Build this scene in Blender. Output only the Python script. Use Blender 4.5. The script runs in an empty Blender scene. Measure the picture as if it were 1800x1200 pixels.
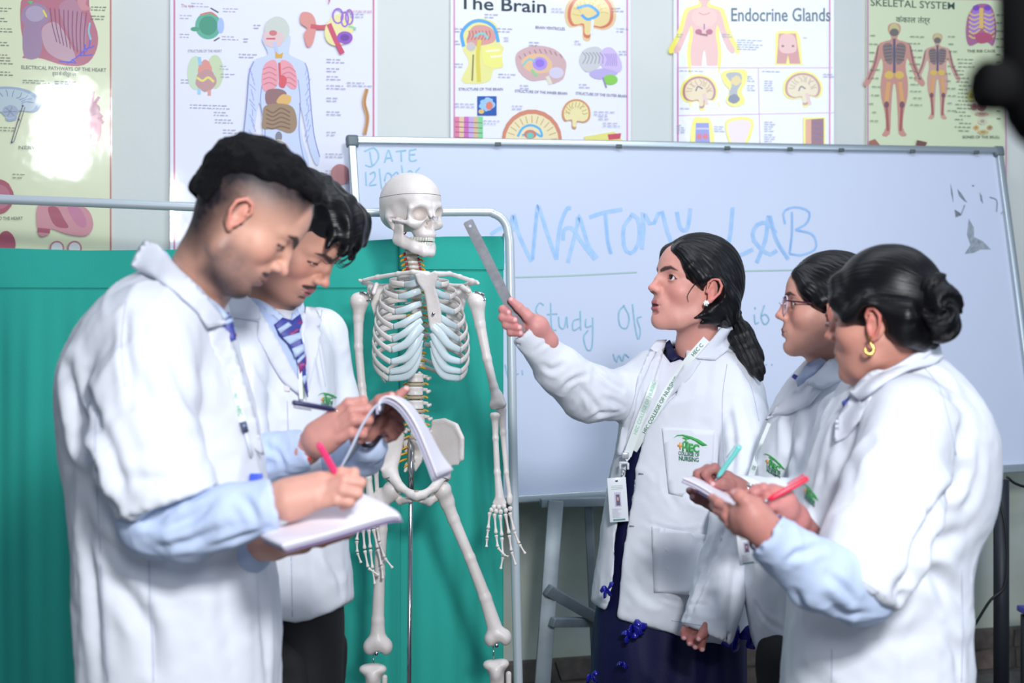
import bpy, bmesh, math, random
import numpy as np
from mathutils import Vector, Matrix
from mathutils.bvhtree import BVHTree
from mathutils.geometry import delaunay_2d_cdt

S = bpy.context.scene
COL = S.collection
random.seed(7)
# ------------------------------------------------------------------ camera, world, lights, exposure
F = 2500.0
CAMZ = 1.3
cam_data = bpy.data.cameras.new('camera')
cam_data.sensor_width = 36.0
cam_data.lens = 50.0
cam_data.dof.use_dof = True
cam_data.dof.focus_distance = 3.72
cam_data.dof.aperture_fstop = 3.4
cam_data.clip_start = 0.05
cam = bpy.data.objects.new('camera', cam_data)
COL.objects.link(cam)
cam.location = (0, 0, CAMZ)
cam.rotation_euler = (math.pi / 2, 0, 0)
S.camera = cam
S.view_settings.view_transform = 'Standard'
S.view_settings.look = 'None'
S.view_settings.gamma = 1.0
S.view_settings.use_curve_mapping = False
S.view_settings.exposure = 0.0
S.cycles.use_denoising = True
S.cycles.max_bounces = 6

wld = bpy.data.worlds.new('world')
S.world = wld
wld.use_nodes = True
wbg = wld.node_tree.nodes['Background']
wbg.inputs[0].default_value = (0.62, 0.76, 1.0, 1)
wbg.inputs[1].default_value = 0.25


def area_light(name, loc, target, sx, sy, power, color):
    ld = bpy.data.lights.new(name, 'AREA')
    ld.shape = 'RECTANGLE'
    ld.size, ld.size_y = sx, sy
    ld.energy = power
    ld.color = color
    lo = bpy.data.objects.new(name, ld)
    COL.objects.link(lo)
    lo.location = loc
    lo.rotation_euler = (Vector(target) - Vector(loc)).to_track_quat('-Z', 'Y').to_euler()
    return lo


area_light('softbox_light', (0.50, -1.80, 2.38), (0.0, 4.2, 1.1), 0.40, 0.7, 36, (0.94, 0.965, 1.0))
area_light('flash_light', (0.55, -0.20, 2.30), (0.0, 4.2, 1.1), 0.36, 0.36, 92, (0.96, 0.97, 1.0))
area_light('window_light', (4.4, 1.8, 2.9), (0.6, 4.6, 1.3), 1.1, 2.0, 42, (0.72, 0.84, 1.0))
area_light('wall_fill_light', (0.6, 3.1, 3.4), (0.5, 5.0, 1.3), 3.0, 0.6, 44, (0.85, 0.92, 1.0))  # added fill from overhead, brightens the wall and whiteboard


# ------------------------------------------------------------------ pixels <-> places (photo taken as 1800 x 1200)
def W(px, py, d):
    return np.array([(px - 900.0) / F * d, d, CAMZ - (py - 600.0) / F * d])


def ray(px, py):
    return Vector(((px - 900.0) / F, 1.0, -(py - 600.0) / F))


class Plane:
    def __init__(self, p, u, v):
        self.p = Vector(p)
        self.u = Vector(u).normalized()
        self.n = self.u.cross(Vector(v)).normalized()
        if self.n.y > 0:
            self.n = -self.n                      # faces the camera
        self.v = self.n.cross(self.u)

    def at(self, px, py, off=0.0):
        r = ray(px, py)
        o = Vector((0, 0, CAMZ))
        q = self.p + self.n * off
        t = (q - o).dot(self.n) / r.dot(self.n)
        return o + r * t


# ------------------------------------------------------------------ materials
MATS = {}


def lin(c):
    return tuple((x / 255.0 / 12.92) if x / 255.0 <= 0.04045 else ((x / 255.0 + 0.055) / 1.055) ** 2.4 for x in c)


def mat(name, rgb, rough=0.5, metal=0.0, bump=0.0, bscale=200.0, coat=0.0, spec=0.5, var=0.0, vscale=6.0, rgb2=None,
        trans=0.0, alpha=1.0, sss=0.0, attr=None, wave=None, sheen=0.0, aniso=None):
    if name in MATS:
        return MATS[name]
    m = bpy.data.materials.new(name)
    m.use_nodes = True
    nt = m.node_tree
    b = nt.nodes['Principled BSDF']
    c = lin(rgb) + (1,)
    b.inputs['Base Color'].default_value = c
    b.inputs['Roughness'].default_value = rough
    b.inputs['Metallic'].default_value = metal
    b.inputs['Specular IOR Level'].default_value = spec
    b.inputs['Coat Weight'].default_value = coat
    b.inputs['Coat Roughness'].default_value = 0.06
    b.inputs['Transmission Weight'].default_value = trans
    b.inputs['Alpha'].default_value = alpha
    if sheen:
        b.inputs['Sheen Weight'].default_value = sheen
    if sss:
        b.inputs['Subsurface Weight'].default_value = sss
        b.inputs['Subsurface Radius'].default_value = (0.01, 0.004, 0.002)
        b.inputs['Subsurface Scale'].default_value = 1.0
    geo = nt.nodes.new('ShaderNodeNewGeometry')
    if attr:
        at = nt.nodes.new('ShaderNodeAttribute')
        at.attribute_name = attr
        nt.links.new(at.outputs['Color'], b.inputs['Base Color'])
    if var or rgb2:
        nz = nt.nodes.new('ShaderNodeTexNoise')
        nz.inputs['Scale'].default_value = vscale
        nz.inputs['Detail'].default_value = 6
        nt.links.new(geo.outputs['Position'], nz.inputs['Vector'])
        mx = nt.nodes.new('ShaderNodeMix')
        mx.data_type = 'RGBA'
        mx.inputs['A'].default_value = c
        c2 = lin(rgb2) if rgb2 else tuple(x * (1 - var) for x in c[:3])
        mx.inputs['B'].default_value = c2 + (1,)
        mr = nt.nodes.new('ShaderNodeMapRange')
        mr.inputs['From Min'].default_value = 0.25
        mr.inputs['From Max'].default_value = 0.62
        nt.links.new(nz.outputs['Fac'], mr.inputs['Value'])
        nt.links.new(mr.outputs['Result'], mx.inputs['Factor'])
        nt.links.new(mx.outputs['Result'], b.inputs['Base Color'])
    if bump:
        nb = nt.nodes.new('ShaderNodeTexNoise')
        nb.inputs['Scale'].default_value = bscale
        nb.inputs['Detail'].default_value = 4
        if aniso:
            a2 = nt.nodes.new('ShaderNodeAttribute')
            a2.attribute_name = aniso
            nt.links.new(a2.outputs['Vector'], nb.inputs['Vector'])
        else:
            nt.links.new(geo.outputs['Position'], nb.inputs['Vector'])
        bp = nt.nodes.new('ShaderNodeBump')
        bp.inputs['Strength'].default_value = 1.0
        bp.inputs['Distance'].default_value = bump
        nt.links.new(nb.outputs['Fac'], bp.inputs['Height'])
        nt.links.new(bp.outputs['Normal'], b.inputs['Normal'])
        if coat:
            nt.links.new(bp.outputs['Normal'], b.inputs['Coat Normal'])
    MATS[name] = m
    return m


# ------------------------------------------------------------------ objects
def empty(name, loc, label=None, cat=None, group=None):
    o = bpy.data.objects.new(name, None)
    COL.objects.link(o)
    o.location = Vector(loc)
    o.empty_display_size = 0.05
    tag(o, label, cat, group)
    return o


def tag(o, label=None, cat=None, group=None, kind=None):
    if label:
        o['label'] = label
    if cat:
        o['category'] = cat
    if group:
        o['group'] = group
    if kind:
        o['kind'] = kind
    return o


def wloc(o):
    v = Vector((0, 0, 0))
    while o is not None:
        v += o.location
        o = o.parent
    return v


def mesh_obj(name, verts, faces, mats, parent=None, smooth=True, fmat=None, col=None, loc_attr=None, loc=None):
    """verts in world coordinates; the object's origin is LOC or the middle of its box's base"""
    V = np.asarray(verts, dtype=np.float32).reshape(-1, 3)
    if loc is None:
        loc = (V.min(0) + V.max(0)) / 2
        if parent is None:
            loc[2] = V[:, 2].min()
    loc = Vector([float(x) for x in loc])
    me = bpy.data.meshes.new(name)
    L = V - np.array(loc, dtype=np.float32)
    if isinstance(faces, np.ndarray):
        n, k = faces.shape
        me.vertices.add(len(L))
        me.vertices.foreach_set('co', L.ravel())
        me.loops.add(n * k)
        me.loops.foreach_set('vertex_index', faces.astype(np.int32).ravel())
        me.polygons.add(n)
        me.polygons.foreach_set('loop_start', np.arange(0, n * k, k, dtype=np.int32))
        me.update(calc_edges=True)
        me.validate()
    else:
        me.from_pydata(L.tolist(), [], [list(map(int, f)) for f in faces])
        me.update()
    if not isinstance(mats, (list, tuple)):
        mats = [mats]
    for m in mats:
        me.materials.append(m)
    if fmat is not None and len(fmat) == len(me.polygons):
        me.polygons.foreach_set('material_index', np.asarray(fmat, dtype=np.int32))
    if smooth:
        me.polygons.foreach_set('use_smooth', [True] * len(me.polygons))
    if col is not None:
        a = me.attributes.new('Col', 'FLOAT_COLOR', 'POINT')
        a.data.foreach_set('color', np.concatenate([col, np.ones((len(col), 1))], 1).astype(np.float32).ravel())
    if loc_attr is not None:
        a = me.attributes.new('strand', 'FLOAT_VECTOR', 'POINT')
        a.data.foreach_set('vector', np.asarray(loc_attr, dtype=np.float32).ravel())
    o = bpy.data.objects.new(name, me)
    COL.objects.link(o)
    if parent is not None:
        o.parent = parent
        o.location = loc - wloc(parent)
    else:
        o.location = loc
    return o


class MB:
    """collects simple solids; build() links them as ONE mesh object"""

    def __init__(self):
        self.v, self.f, self.m, self.mats = [], [], [], []

    def mi(self, m):
        if m is None:
            return 0
        if m not in self.mats:
            self.mats.append(m)
        return self.mats.index(m)

    def add(self, verts, faces, m=None):
        n = len(self.v)
        self.v += [tuple(map(float, p)) for p in verts]
        self.f += [[int(i) + n for i in f] for f in faces]
        k = self.mi(m)
        self.m += [k] * len(faces)
        return self

    def box(self, c, s, m=None, rot=None, bev=0.0):
        c = Vector(c)
        hx, hy, hz = s[0] / 2, s[1] / 2, s[2] / 2
        R = rot if rot is not None else Matrix.Identity(3)
        if bev > 0:
            bm = bmesh.new()
            bmesh.ops.create_cube(bm, size=1)
            for v in bm.verts:
                v.co = Vector((v.co.x * s[0], v.co.y * s[1], v.co.z * s[2]))
            bmesh.ops.bevel(bm, geom=bm.edges[:], offset=bev, segments=2, affect='EDGES', profile=0.6)
            bm.verts.index_update()
            vs = [c + R @ v.co for v in bm.verts]
            fs = [[v.index for v in f.verts] for f in bm.faces]
            bm.free()
            return self.add(vs, fs, m)
        P = [(-1, -1, -1), (1, -1, -1), (1, 1, -1), (-1, 1, -1), (-1, -1, 1), (1, -1, 1), (1, 1, 1), (-1, 1, 1)]
        vs = [c + R @ Vector((a * hx, b * hy, d * hz)) for a, b, d in P]
        return self.add(vs, [(0, 3, 2, 1), (4, 5, 6, 7), (0, 1, 5, 4), (1, 2, 6, 5), (2, 3, 7, 6), (3, 0, 4, 7)], m)

    def tube(self, pts, r, n=10, m=None, flat=1.0, up=None, smooth_pts=0):
        v, f = sweep(pts, r, n, flat, up, smooth_pts)
        return self.add(v, f, m)

    def build(self, name, m=None, parent=None, smooth=True, loc=None):
        mats = self.mats or [m]
        return mesh_obj(name, self.v, self.f, mats, parent, smooth, fmat=self.m, loc=loc)


def catmull(pts, n, closed=False):
    P = np.asarray(pts, dtype=float)
    k = len(P)
    if k < 3:
        t = np.linspace(0, 1, n)[:, None]
        return P[0] * (1 - t) + P[-1] * t
    out = []
    segs = k if closed else k - 1
    tt = np.linspace(0, segs, n, endpoint=not closed)
    for t in tt:
        i = min(int(t), segs - 1)
        u = t - i
        if closed:
            a, b, c, d = P[(i - 1) % k], P[i % k], P[(i + 1) % k], P[(i + 2) % k]
        else:
            b, c = P[i], P[i + 1]
            a = P[i - 1] if i > 0 else 2 * b - c
            d = P[i + 2] if i + 2 < k else 2 * c - b
        out.append(0.5 * ((2 * b) + (-a + c) * u + (2 * a - 5 * b + 4 * c - d) * u * u + (-a + 3 * b - 3 * c + d) * u ** 3))
    return np.array(out)


def sweep(pts, r, n=10, flat=1.0, up=None, smooth_pts=0):
    P = np.asarray(pts, dtype=float)
    R = np.asarray(r if np.ndim(r) else [r] * len(P), dtype=float)
    if smooth_pts:
        PR = catmull(np.concatenate([P, R[:, None]], 1), smooth_pts)
        P, R = PR[:, :3], np.maximum(PR[:, 3], 1e-4)
    T = np.gradient(P, axis=0)
    T /= np.linalg.norm(T, axis=1)[:, None] + 1e-12
    ref = np.array(up if up is not None else ([0, 0, 1.0] if abs(T[0][2]) < 0.9 else [1.0, 0, 0]), dtype=float)
    vs = []
    for i in range(len(P)):
        if up is None and i > 0:
            ref = b_
        a = np.cross(T[i], ref)
        a /= np.linalg.norm(a) + 1e-12
        b_ = np.cross(a, T[i])
        for k in range(n):
            t = 2 * math.pi * k / n
            vs.append(P[i] + a * math.cos(t) * R[i] * flat + b_ * math.sin(t) * R[i])
    fs = []
    for i in range(len(P) - 1):
        for k in range(n):
            k2 = (k + 1) % n
            fs.append((i * n + k, i * n + k2, (i + 1) * n + k2, (i + 1) * n + k))
    fs.append(tuple(range(n))[::-1])
    fs.append(tuple((len(P) - 1) * n + k for k in range(n)))
    return vs, fs


# ------------------------------------------------------------------ signed distance modelling (numpy) and surface nets
def ell(P, c, r):
    q = P - np.asarray(c, dtype=np.float32)
    r = np.asarray(r, dtype=np.float32)
    k0 = np.sqrt((((q / r) ** 2)).sum(1))
    k1 = np.sqrt((((q / (r * r)) ** 2)).sum(1)) + 1e-9
    return k0 * (k0 - 1) / k1


def rell(P, c, r, R):
    """ellipsoid turned by the 3x3 matrix R"""
    q = (P - np.asarray(c, dtype=np.float32)) @ np.asarray(R, dtype=np.float32)
    return ell(q, (0, 0, 0), r)


def cone(P, a, b, r1, r2):
    a = np.asarray(a, dtype=np.float32)
    ba = np.asarray(b, dtype=np.float32) - a
    q = P - a
    h = np.clip(q @ ba / (ba @ ba + 1e-12), 0, 1)
    return np.sqrt(((q - h[:, None] * ba) ** 2).sum(1)) - (r1 + (r2 - r1) * h)


def chain(P, pts, rs, k=0.0):
    d = None
    for i in range(len(pts) - 1):
        e = cone(P, pts[i], pts[i + 1], rs[i], rs[i + 1])
        d = e if d is None else (smin(d, e, k) if k else np.minimum(d, e))
    return d


def smin(a, b, k):
    h = np.maximum(k - np.abs(a - b), 0) / k
    return np.minimum(a, b) - h * h * k * 0.25


def smax(a, b, k):
    return -smin(-a, -b, k)


def rot(rx=0, ry=0, rz=0):
    return np.array(Matrix.Rotation(math.radians(rz), 3, 'Z') @ Matrix.Rotation(math.radians(ry), 3, 'Y') @ Matrix.Rotation(math.radians(rx), 3, 'X'))


def nets(fn, lo, hi, h, B=8, slack=1.25):
    """surface nets of fn = 0 in the box lo..hi; only blocks near the surface are sampled"""
    lo = np.asarray(lo, dtype=np.float32)
    hi = np.asarray(hi, dtype=np.float32)
    nb = np.ceil((hi - lo) / (h * B)).astype(int)
    N = nb * B + 1
    g = [np.arange(n) for n in nb]
    bi = np.stack(np.meshgrid(*g, indexing='ij'), -1).reshape(-1, 3)
    cen = lo + (bi + 0.5) * B * h
    fc = fn(cen.astype(np.float32))
    act = np.abs(fc) < (B * h * 0.87 * slack + h)
    vol = np.repeat(np.repeat(np.repeat(fc.reshape(nb), B, 0), B, 1), B, 2)
    vol = np.pad(vol, ((0, 1),) * 3, mode='edge').astype(np.float32)
    ab = bi[act]
    if len(ab) == 0:
        return np.zeros((0, 3)), np.zeros((0, 4), int)
    o = np.stack(np.meshgrid(*[np.arange(B + 1)] * 3, indexing='ij'), -1).reshape(-1, 3)
    CH = 400
    for s in range(0, len(ab), CH):
        idx = (ab[s:s + CH, None, :] * B + o[None]).reshape(-1, 3)
        val = fn((lo + idx * h).astype(np.float32))
        vol[idx[:, 0], idx[:, 1], idx[:, 2]] = val
    sg = vol < 0
    c = np.zeros(N - 1, dtype=np.int8)
    for dx in (0, 1):
        for dy in (0, 1):
            for dz in (0, 1):
                c += sg[dx:N[0] - 1 + dx, dy:N[1] - 1 + dy, dz:N[2] - 1 + dz]
    mixed = (c > 0) & (c < 8)
    cell = np.argwhere(mixed)
    cid = -np.ones(N - 1, dtype=np.int64)
    cid[mixed] = np.arange(len(cell))
    acc = np.zeros((len(cell), 3))
    cnt = np.zeros(len(cell))
    for ax in range(3):
        o1, o2 = [a for a in range(3) if a != ax]
        for i in (0, 1):
            for j in (0, 1):
                p = cell.copy()
                p[:, o1] += i
                p[:, o2] += j
                q = p.copy()
                q[:, ax] += 1
                a = vol[p[:, 0], p[:, 1], p[:, 2]]
                b = vol[q[:, 0], q[:, 1], q[:, 2]]
                m = (a < 0) != (b < 0)
                t = np.where(m, a / np.where(m, a - b, 1), 0)
                t = np.clip(t, 0, 1)
                pt = p.astype(float)
                pt[:, ax] += t
                acc[m] += pt[m]
                cnt[m] += 1
    V = lo + acc / np.maximum(cnt, 1)[:, None] * h
    quads = []
    for ax in range(3):
        o1, o2 = (ax + 1) % 3, (ax + 2) % 3
        sl = [slice(None)] * 3
        sl2 = [slice(None)] * 3
        sl[ax] = slice(0, N[ax] - 1)
        sl2[ax] = slice(1, N[ax])
        d = sg[tuple(sl)] != sg[tuple(sl2)]
        e = np.argwhere(d)
        ok = (e[:, o1] > 0) & (e[:, o2] > 0) & (e[:, o1] < N[o1] - 1) & (e[:, o2] < N[o2] - 1)
        e = e[ok]
        if not len(e):
            continue

        def cc(a, b):
            p = e.copy()
            p[:, o1] -= a
            p[:, o2] -= b
            return cid[p[:, 0], p[:, 1], p[:, 2]]
        q = np.stack([cc(1, 1), cc(0, 1), cc(0, 0), cc(1, 0)], 1)
        inside = sg[e[:, 0], e[:, 1], e[:, 2]]
        q[~inside] = q[~inside][:, ::-1]
        q = q[(q >= 0).all(1)]
        quads.append(q)
    Q = np.concatenate(quads)
    return V, Q


def vnormals(V, Q):
    a = np.cross(V[Q[:, 2]] - V[Q[:, 0]], V[Q[:, 3 if Q.shape[1] > 3 else 2]] - V[Q[:, 1]])
    n = np.zeros_like(V)
    for k in range(Q.shape[1]):
        np.add.at(n, Q[:, k], a)
    return n / (np.linalg.norm(n, axis=1)[:, None] + 1e-12)


_lat = np.random.RandomState(3).rand(64, 64, 64).astype(np.float32) * 2 - 1


def vnoise(P, scale=1.0, seed=0):
    q = np.asarray(P) * scale + seed * 7.31 + 100
    i = np.floor(q).astype(int)
    f = q - i
    f = f * f * (3 - 2 * f)
    out = 0
    for dx in (0, 1):
        for dy in (0, 1):
            for dz in (0, 1):
                w = (f[:, 0] if dx else 1 - f[:, 0]) * (f[:, 1] if dy else 1 - f[:, 1]) * (f[:, 2] if dz else 1 - f[:, 2])
                out = out + w * _lat[(i[:, 0] + dx) % 64, (i[:, 1] + dy) % 64, (i[:, 2] + dz) % 64]
    return out


def bvh_of(*vq):
    vs, fs, n = [], [], 0
    for V, Q in vq:
        vs += np.asarray(V).tolist()
        fs += (np.asarray(Q) + n).tolist()
        n += len(V)
    return BVHTree.FromPolygons(vs, fs)


def hit(bvh, px, py, fallback=None):
    o = Vector((0, 0, CAMZ))
    r = ray(px, py)
    loc, nor, i, d = bvh.ray_cast(o, r.normalized(), 20)
    if loc is None:
        return None, None
    return loc, nor


def tri_fill(poly, step):
    """triangles filling the closed 2D polygon, with inner points every STEP"""
    P = np.asarray(poly, dtype=float)
    out = []
    n = len(P)
    for i in range(n):
        a, b = P[i], P[(i + 1) % n]
        k = max(1, int(np.linalg.norm(b - a) / step))
        for j in range(k):
            out.append(a + (b - a) * j / k)
    E = [(i, (i + 1) % len(out)) for i in range(len(out))]
    lo, hi = P.min(0), P.max(0)
    bd = np.array(out)
    xs = np.arange(lo[0] + step * .5, hi[0], step)
    ys = np.arange(lo[1] + step * .5, hi[1], step)
    inner = []
    for x in xs:
        for y in ys:
            if np.min((bd[:, 0] - x) ** 2 + (bd[:, 1] - y) ** 2) > (step * .45) ** 2 and inside(x, y, P):
                inner.append((x, y))
    vs = [Vector((float(a), float(b))) for a, b in out] + [Vector((float(a), float(b))) for a, b in inner]
    v, e, f, *_ = delaunay_2d_cdt(vs, E, [list(range(len(out)))], 1, 1e-6)
    return np.array([(p.x, p.y) for p in v]), [tuple(t) for t in f]


def inside(x, y, P):
    c = False
    n = len(P)
    j = n - 1
    for i in range(n):
        if (P[i][1] > y) != (P[j][1] > y) and x < (P[j][0] - P[i][0]) * (y - P[i][1]) / (P[j][1] - P[i][1]) + P[i][0]:
            c = not c
        j = i
    return c


def in_poly(X, Y, P):
    c = np.zeros(len(X), dtype=bool)
    n = len(P)
    j = n - 1
    for i in range(n):
        xi, yi = P[i]
        xj, yj = P[j]
        if yi != yj:
            c ^= ((yi > Y) != (yj > Y)) & (X < (xj - xi) * (Y - yi) / (yj - yi) + xi)
        j = i
    return c


def poly_sd(P3, poly):
    """distance (m, approx., negative inside) of points to the cone through the outline POLY as seen in the photograph"""
    d = np.maximum(P3[:, 1], 0.2)
    X = P3[:, 0] / d * F + 900
    Y = 600 - (P3[:, 2] - CAMZ) / d * F
    P = np.asarray(poly, dtype=float)
    best = np.full(len(X), 1e9)
    n = len(P)
    for i in range(n):
        a, b = P[i], P[(i + 1) % n]
        ab = b - a
        t = np.clip(((X - a[0]) * ab[0] + (Y - a[1]) * ab[1]) / (ab @ ab + 1e-9), 0, 1)
        best = np.minimum(best, (X - a[0] - t * ab[0]) ** 2 + (Y - a[1] - t * ab[1]) ** 2)
    s = np.sqrt(best) / F * d
    return np.where(in_poly(X, Y, P), -s, s).astype(np.float32)


def patch(name, bvh, poly, m, parent, off=0.003, thick=0.003, step=9.0, smooth_poly=0, bulge=0.0):
    """cloth patch (lapel, collar, pocket) lying on a surface: solid, THICK thick"""
    if smooth_poly:
        poly = catmull(poly, smooth_poly, closed=True)
    v2, f = tri_fill(poly, step)
    return lay(name, bvh, v2, f, m, parent, off, thick, 4)


def lay(name, bvh, v2, f, m, parent, off, thick, relax=0):
    front = []
    for x, y in v2:
        loc, nor = hit(bvh, x, y)
        front.append((loc, nor))
    good = [i for i, (l, n_) in enumerate(front) if l is not None]
    if not good:
        return None
    G = np.array([v2[i] for i in good])
    GD = np.array([front[i][0].y for i in good])
    md = np.median(GD)
    okd = np.abs(GD - md) <= .25
    dep, nr = np.zeros(len(front)), np.zeros((len(front), 3))
    for i, (l, n_) in enumerate(front):
        if l is None or abs(l.y - md) > 0.25:
            k = int(np.argmin(((G - v2[i]) ** 2).sum(1) + 1e6 * (~okd)))
            l, n_ = front[good[k]]
        if n_.dot(ray(*v2[i])) > 0:
            n_ = -n_
        dep[i] = l.y
        nr[i] = n_
    if relax:
        cnt_ = np.zeros(len(front))
        E_ = np.array([(t[i], t[(i + 1) % 3]) for t in f for i in range(3)])
        for _ in range(relax):
            sd, sn, cn = dep.copy(), nr.copy(), np.ones(len(front))
            for u_i, v_i in ((0, 1), (1, 0)):
                np.add.at(sd, E_[:, u_i], dep[E_[:, v_i]])
                np.add.at(sn, E_[:, u_i], nr[E_[:, v_i]])
                np.add.at(cn, E_[:, u_i], 1)
            dep, nr = sd / cn, sn / cn[:, None]
        nr /= np.linalg.norm(nr, axis=1)[:, None] + 1e-9
    pts = [Vector(W(v2[i][0], v2[i][1], float(dep[i]))) for i in range(len(front))]
    nrm = [Vector(q) for q in nr]
    A = [p + n_ * (off + thick) for p, n_ in zip(pts, nrm)]
    Bk = [p + n_ * off for p, n_ in zip(pts, nrm)]
    n = len(A)
    vs = A + Bk
    f2 = []
    for t in f:
        a, b, c = [A[i] for i in t]
        if (b - a).cross(c - a).dot(ray(*v2[t[0]])) > 0:
            t = t[::-1]
        f2.append(tuple(t))
    fs = f2 + [tuple(i + n for i in t[::-1]) for t in f2]
    cnt = {}
    for t in f2:
        for i in range(3):
            e = (t[i], t[(i + 1) % 3])
            cnt[e] = 1
    for (a, b) in list(cnt):
        if (b, a) not in cnt:
            fs.append((a, a + n, b + n, b))
    return mesh_obj(name, [tuple(p) for p in vs], fs, m, parent)


def text_mesh(s, size=1.0, bold=0.0):
    """flat triangulated lettering: 2D vertices (x right, y up) and triangles"""
    cu = bpy.data.curves.new('t', 'FONT')
    cu.body = s
    cu.size = size
    cu.resolution_u = 3
    cu.offset = bold
    o = bpy.data.objects.new('t', cu)
    COL.objects.link(o)
    dg = bpy.context.evaluated_depsgraph_get()
    dg.update()
    me = bpy.data.meshes.new_from_object(o.evaluated_get(dg))
    me.calc_loop_triangles()
    V = np.array([v.co[:2] for v in me.vertices]) if len(me.vertices) else np.zeros((0, 2))
    T = [tuple(t.vertices) for t in me.loop_triangles]
    bpy.data.objects.remove(o)
    bpy.data.curves.remove(cu)
    bpy.data.meshes.remove(me)
    return V, T


def slab(name, P4, thick, m, parent=None, kind=None):
    """a flat solid from its front corners (any polygon), THICK deep away from the camera"""
    P = [Vector(p) for p in P4]
    n = (P[1] - P[0]).cross(P[2] - P[0]).normalized()
    if n.y > 0:
        n = -n
    k = len(P)
    vs = P + [p - n * thick for p in P]
    fs = [list(range(k)), list(range(k, 2 * k))[::-1]] + [(i, i + k, (i + 1) % k + k, (i + 1) % k) for i in range(k)]
    bm = bmesh.new()
    bv = [bm.verts.new(v) for v in vs]
    for f in fs:
        bm.faces.new([bv[i] for i in f])
    bmesh.ops.recalc_face_normals(bm, faces=bm.faces[:])
    bm.verts.index_update()
    fs = [[v.index for v in f.verts] for f in bm.faces]
    bm.free()
    o = mesh_obj(name, [tuple(v) for v in vs], fs, m, parent, smooth=False)
    if kind:
        o['kind'] = kind
    return o
# ================================================================== the room
WALL = Plane((0, 5.04, 0), (1, 0.31, 0), (0, 0, 1))
m_wall = mat('wall_paint', (222, 224, 220), 0.7, bump=0.0006, bscale=60, rgb2=(212, 216, 212), vscale=1.2)
m_wall_low = mat('wall_paint_low', (196, 204, 200), 0.75, bump=0.0015, bscale=30, rgb2=(172, 178, 158), vscale=3.0)
wu = Vector((1, 0.31, 0)).normalized()
wn = WALL.n


def wall_box(s0, s1, z0, z1, out, thick):
    a = Vector((0, 5.04, 0)) + wn * out
    P = [a + wu * s0 + Vector((0, 0, z0)), a + wu * s1 + Vector((0, 0, z0)), a + wu * s1 + Vector((0, 0, z1)), a + wu * s0 + Vector((0, 0, z1))]
    return P


slab('wall_back', wall_box(-4.6, 5.0, 0, 3.3, 0, 0), 0.15, m_wall, kind='structure')
slab('trim_1', wall_box(-4.6, 5.0, 0.17, 0.86, 0.004, 0), 0.012, m_wall_low, kind='structure')
m_skirt = mat('skirting_stone', (112, 104, 92), 0.6, bump=0.002, bscale=40, rgb2=(78, 74, 70), vscale=14)
base = slab('baseboard_back', wall_box(-4.6, 5.0, 0, 0.17, 0.016, 0), 0.024, m_skirt, kind='structure')
m_flag = [mat('flagstone_a', (128, 112, 98), 0.55, rgb2=(96, 84, 78), vscale=20), mat('flagstone_b', (104, 96, 88), 0.55, rgb2=(80, 70, 66), vscale=20)]
rs = random.Random(4)
s = -1.4
while s < 3.4:
    w = rs.uniform(0.10, 0.2)
    for z0, z1 in ((0.012, 0.082), (0.092, 0.16)):
        j = [rs.uniform(-.012, .012) for _ in range(8)]
        a = Vector((0, 5.04, 0)) + wn * 0.022
        poly = [(s + .012 + j[0], z0), (s + w + j[1], z0 + abs(j[2]) * .3), (s + w + j[3], z1), (s + w * .5, z1 + j[4] * .3), (s + .006 + j[5], z1 - abs(j[6]) * .5)]
        slab('stone', [a + wu * p + Vector((0, 0, q)) for p, q in poly], 0.008, m_flag[rs.randrange(2)], base)
    s += w + .008
m_floor = mat('floor_terrazzo', (104, 104, 100), 0.35, bump=0.0004, bscale=80, rgb2=(84, 86, 86), vscale=40)
fl = MB()
fl.box((0.5, 3.2, -0.05), (11, 8.0, 0.1), m_floor)
fo = fl.build('floor', smooth=False)
fo['kind'] = 'structure'
# floor tiles where they can be seen
m_tile = mat('floor_tile', (112, 112, 108), 0.3, rgb2=(90, 92, 92), vscale=30)
tile_me = None
for i in range(8):
    for j in range(3):
        c = Vector((0, 5.04, 0)) + wu * (-0.6 + i * 0.41) + wn * (0.27 + j * 0.41)
        R = Matrix.Rotation(math.atan2(wu.y, wu.x), 3, 'Z')
        if tile_me is None:
            tb = MB().box(c + Vector((0, 0, .003)), (0.404, 0.404, 0.006), m_tile, rot=R, bev=0.002)
            to = tb.build('tile', parent=fo, smooth=False, loc=c)
            tile_me = to.data
        else:
            to = bpy.data.objects.new('tile', tile_me)
            COL.objects.link(to)
            to.parent = fo
            to.location = c - wloc(fo)

# ------------------------------------------------------------------ posters
GLOSS = dict(rough=0.42, coat=1.0, bump=0.0016, bscale=3.2, spec=0.3)


def pm(rgb):
    return mat('print_%02x%02x%02x' % tuple(rgb), rgb, **GLOSS)


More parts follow.
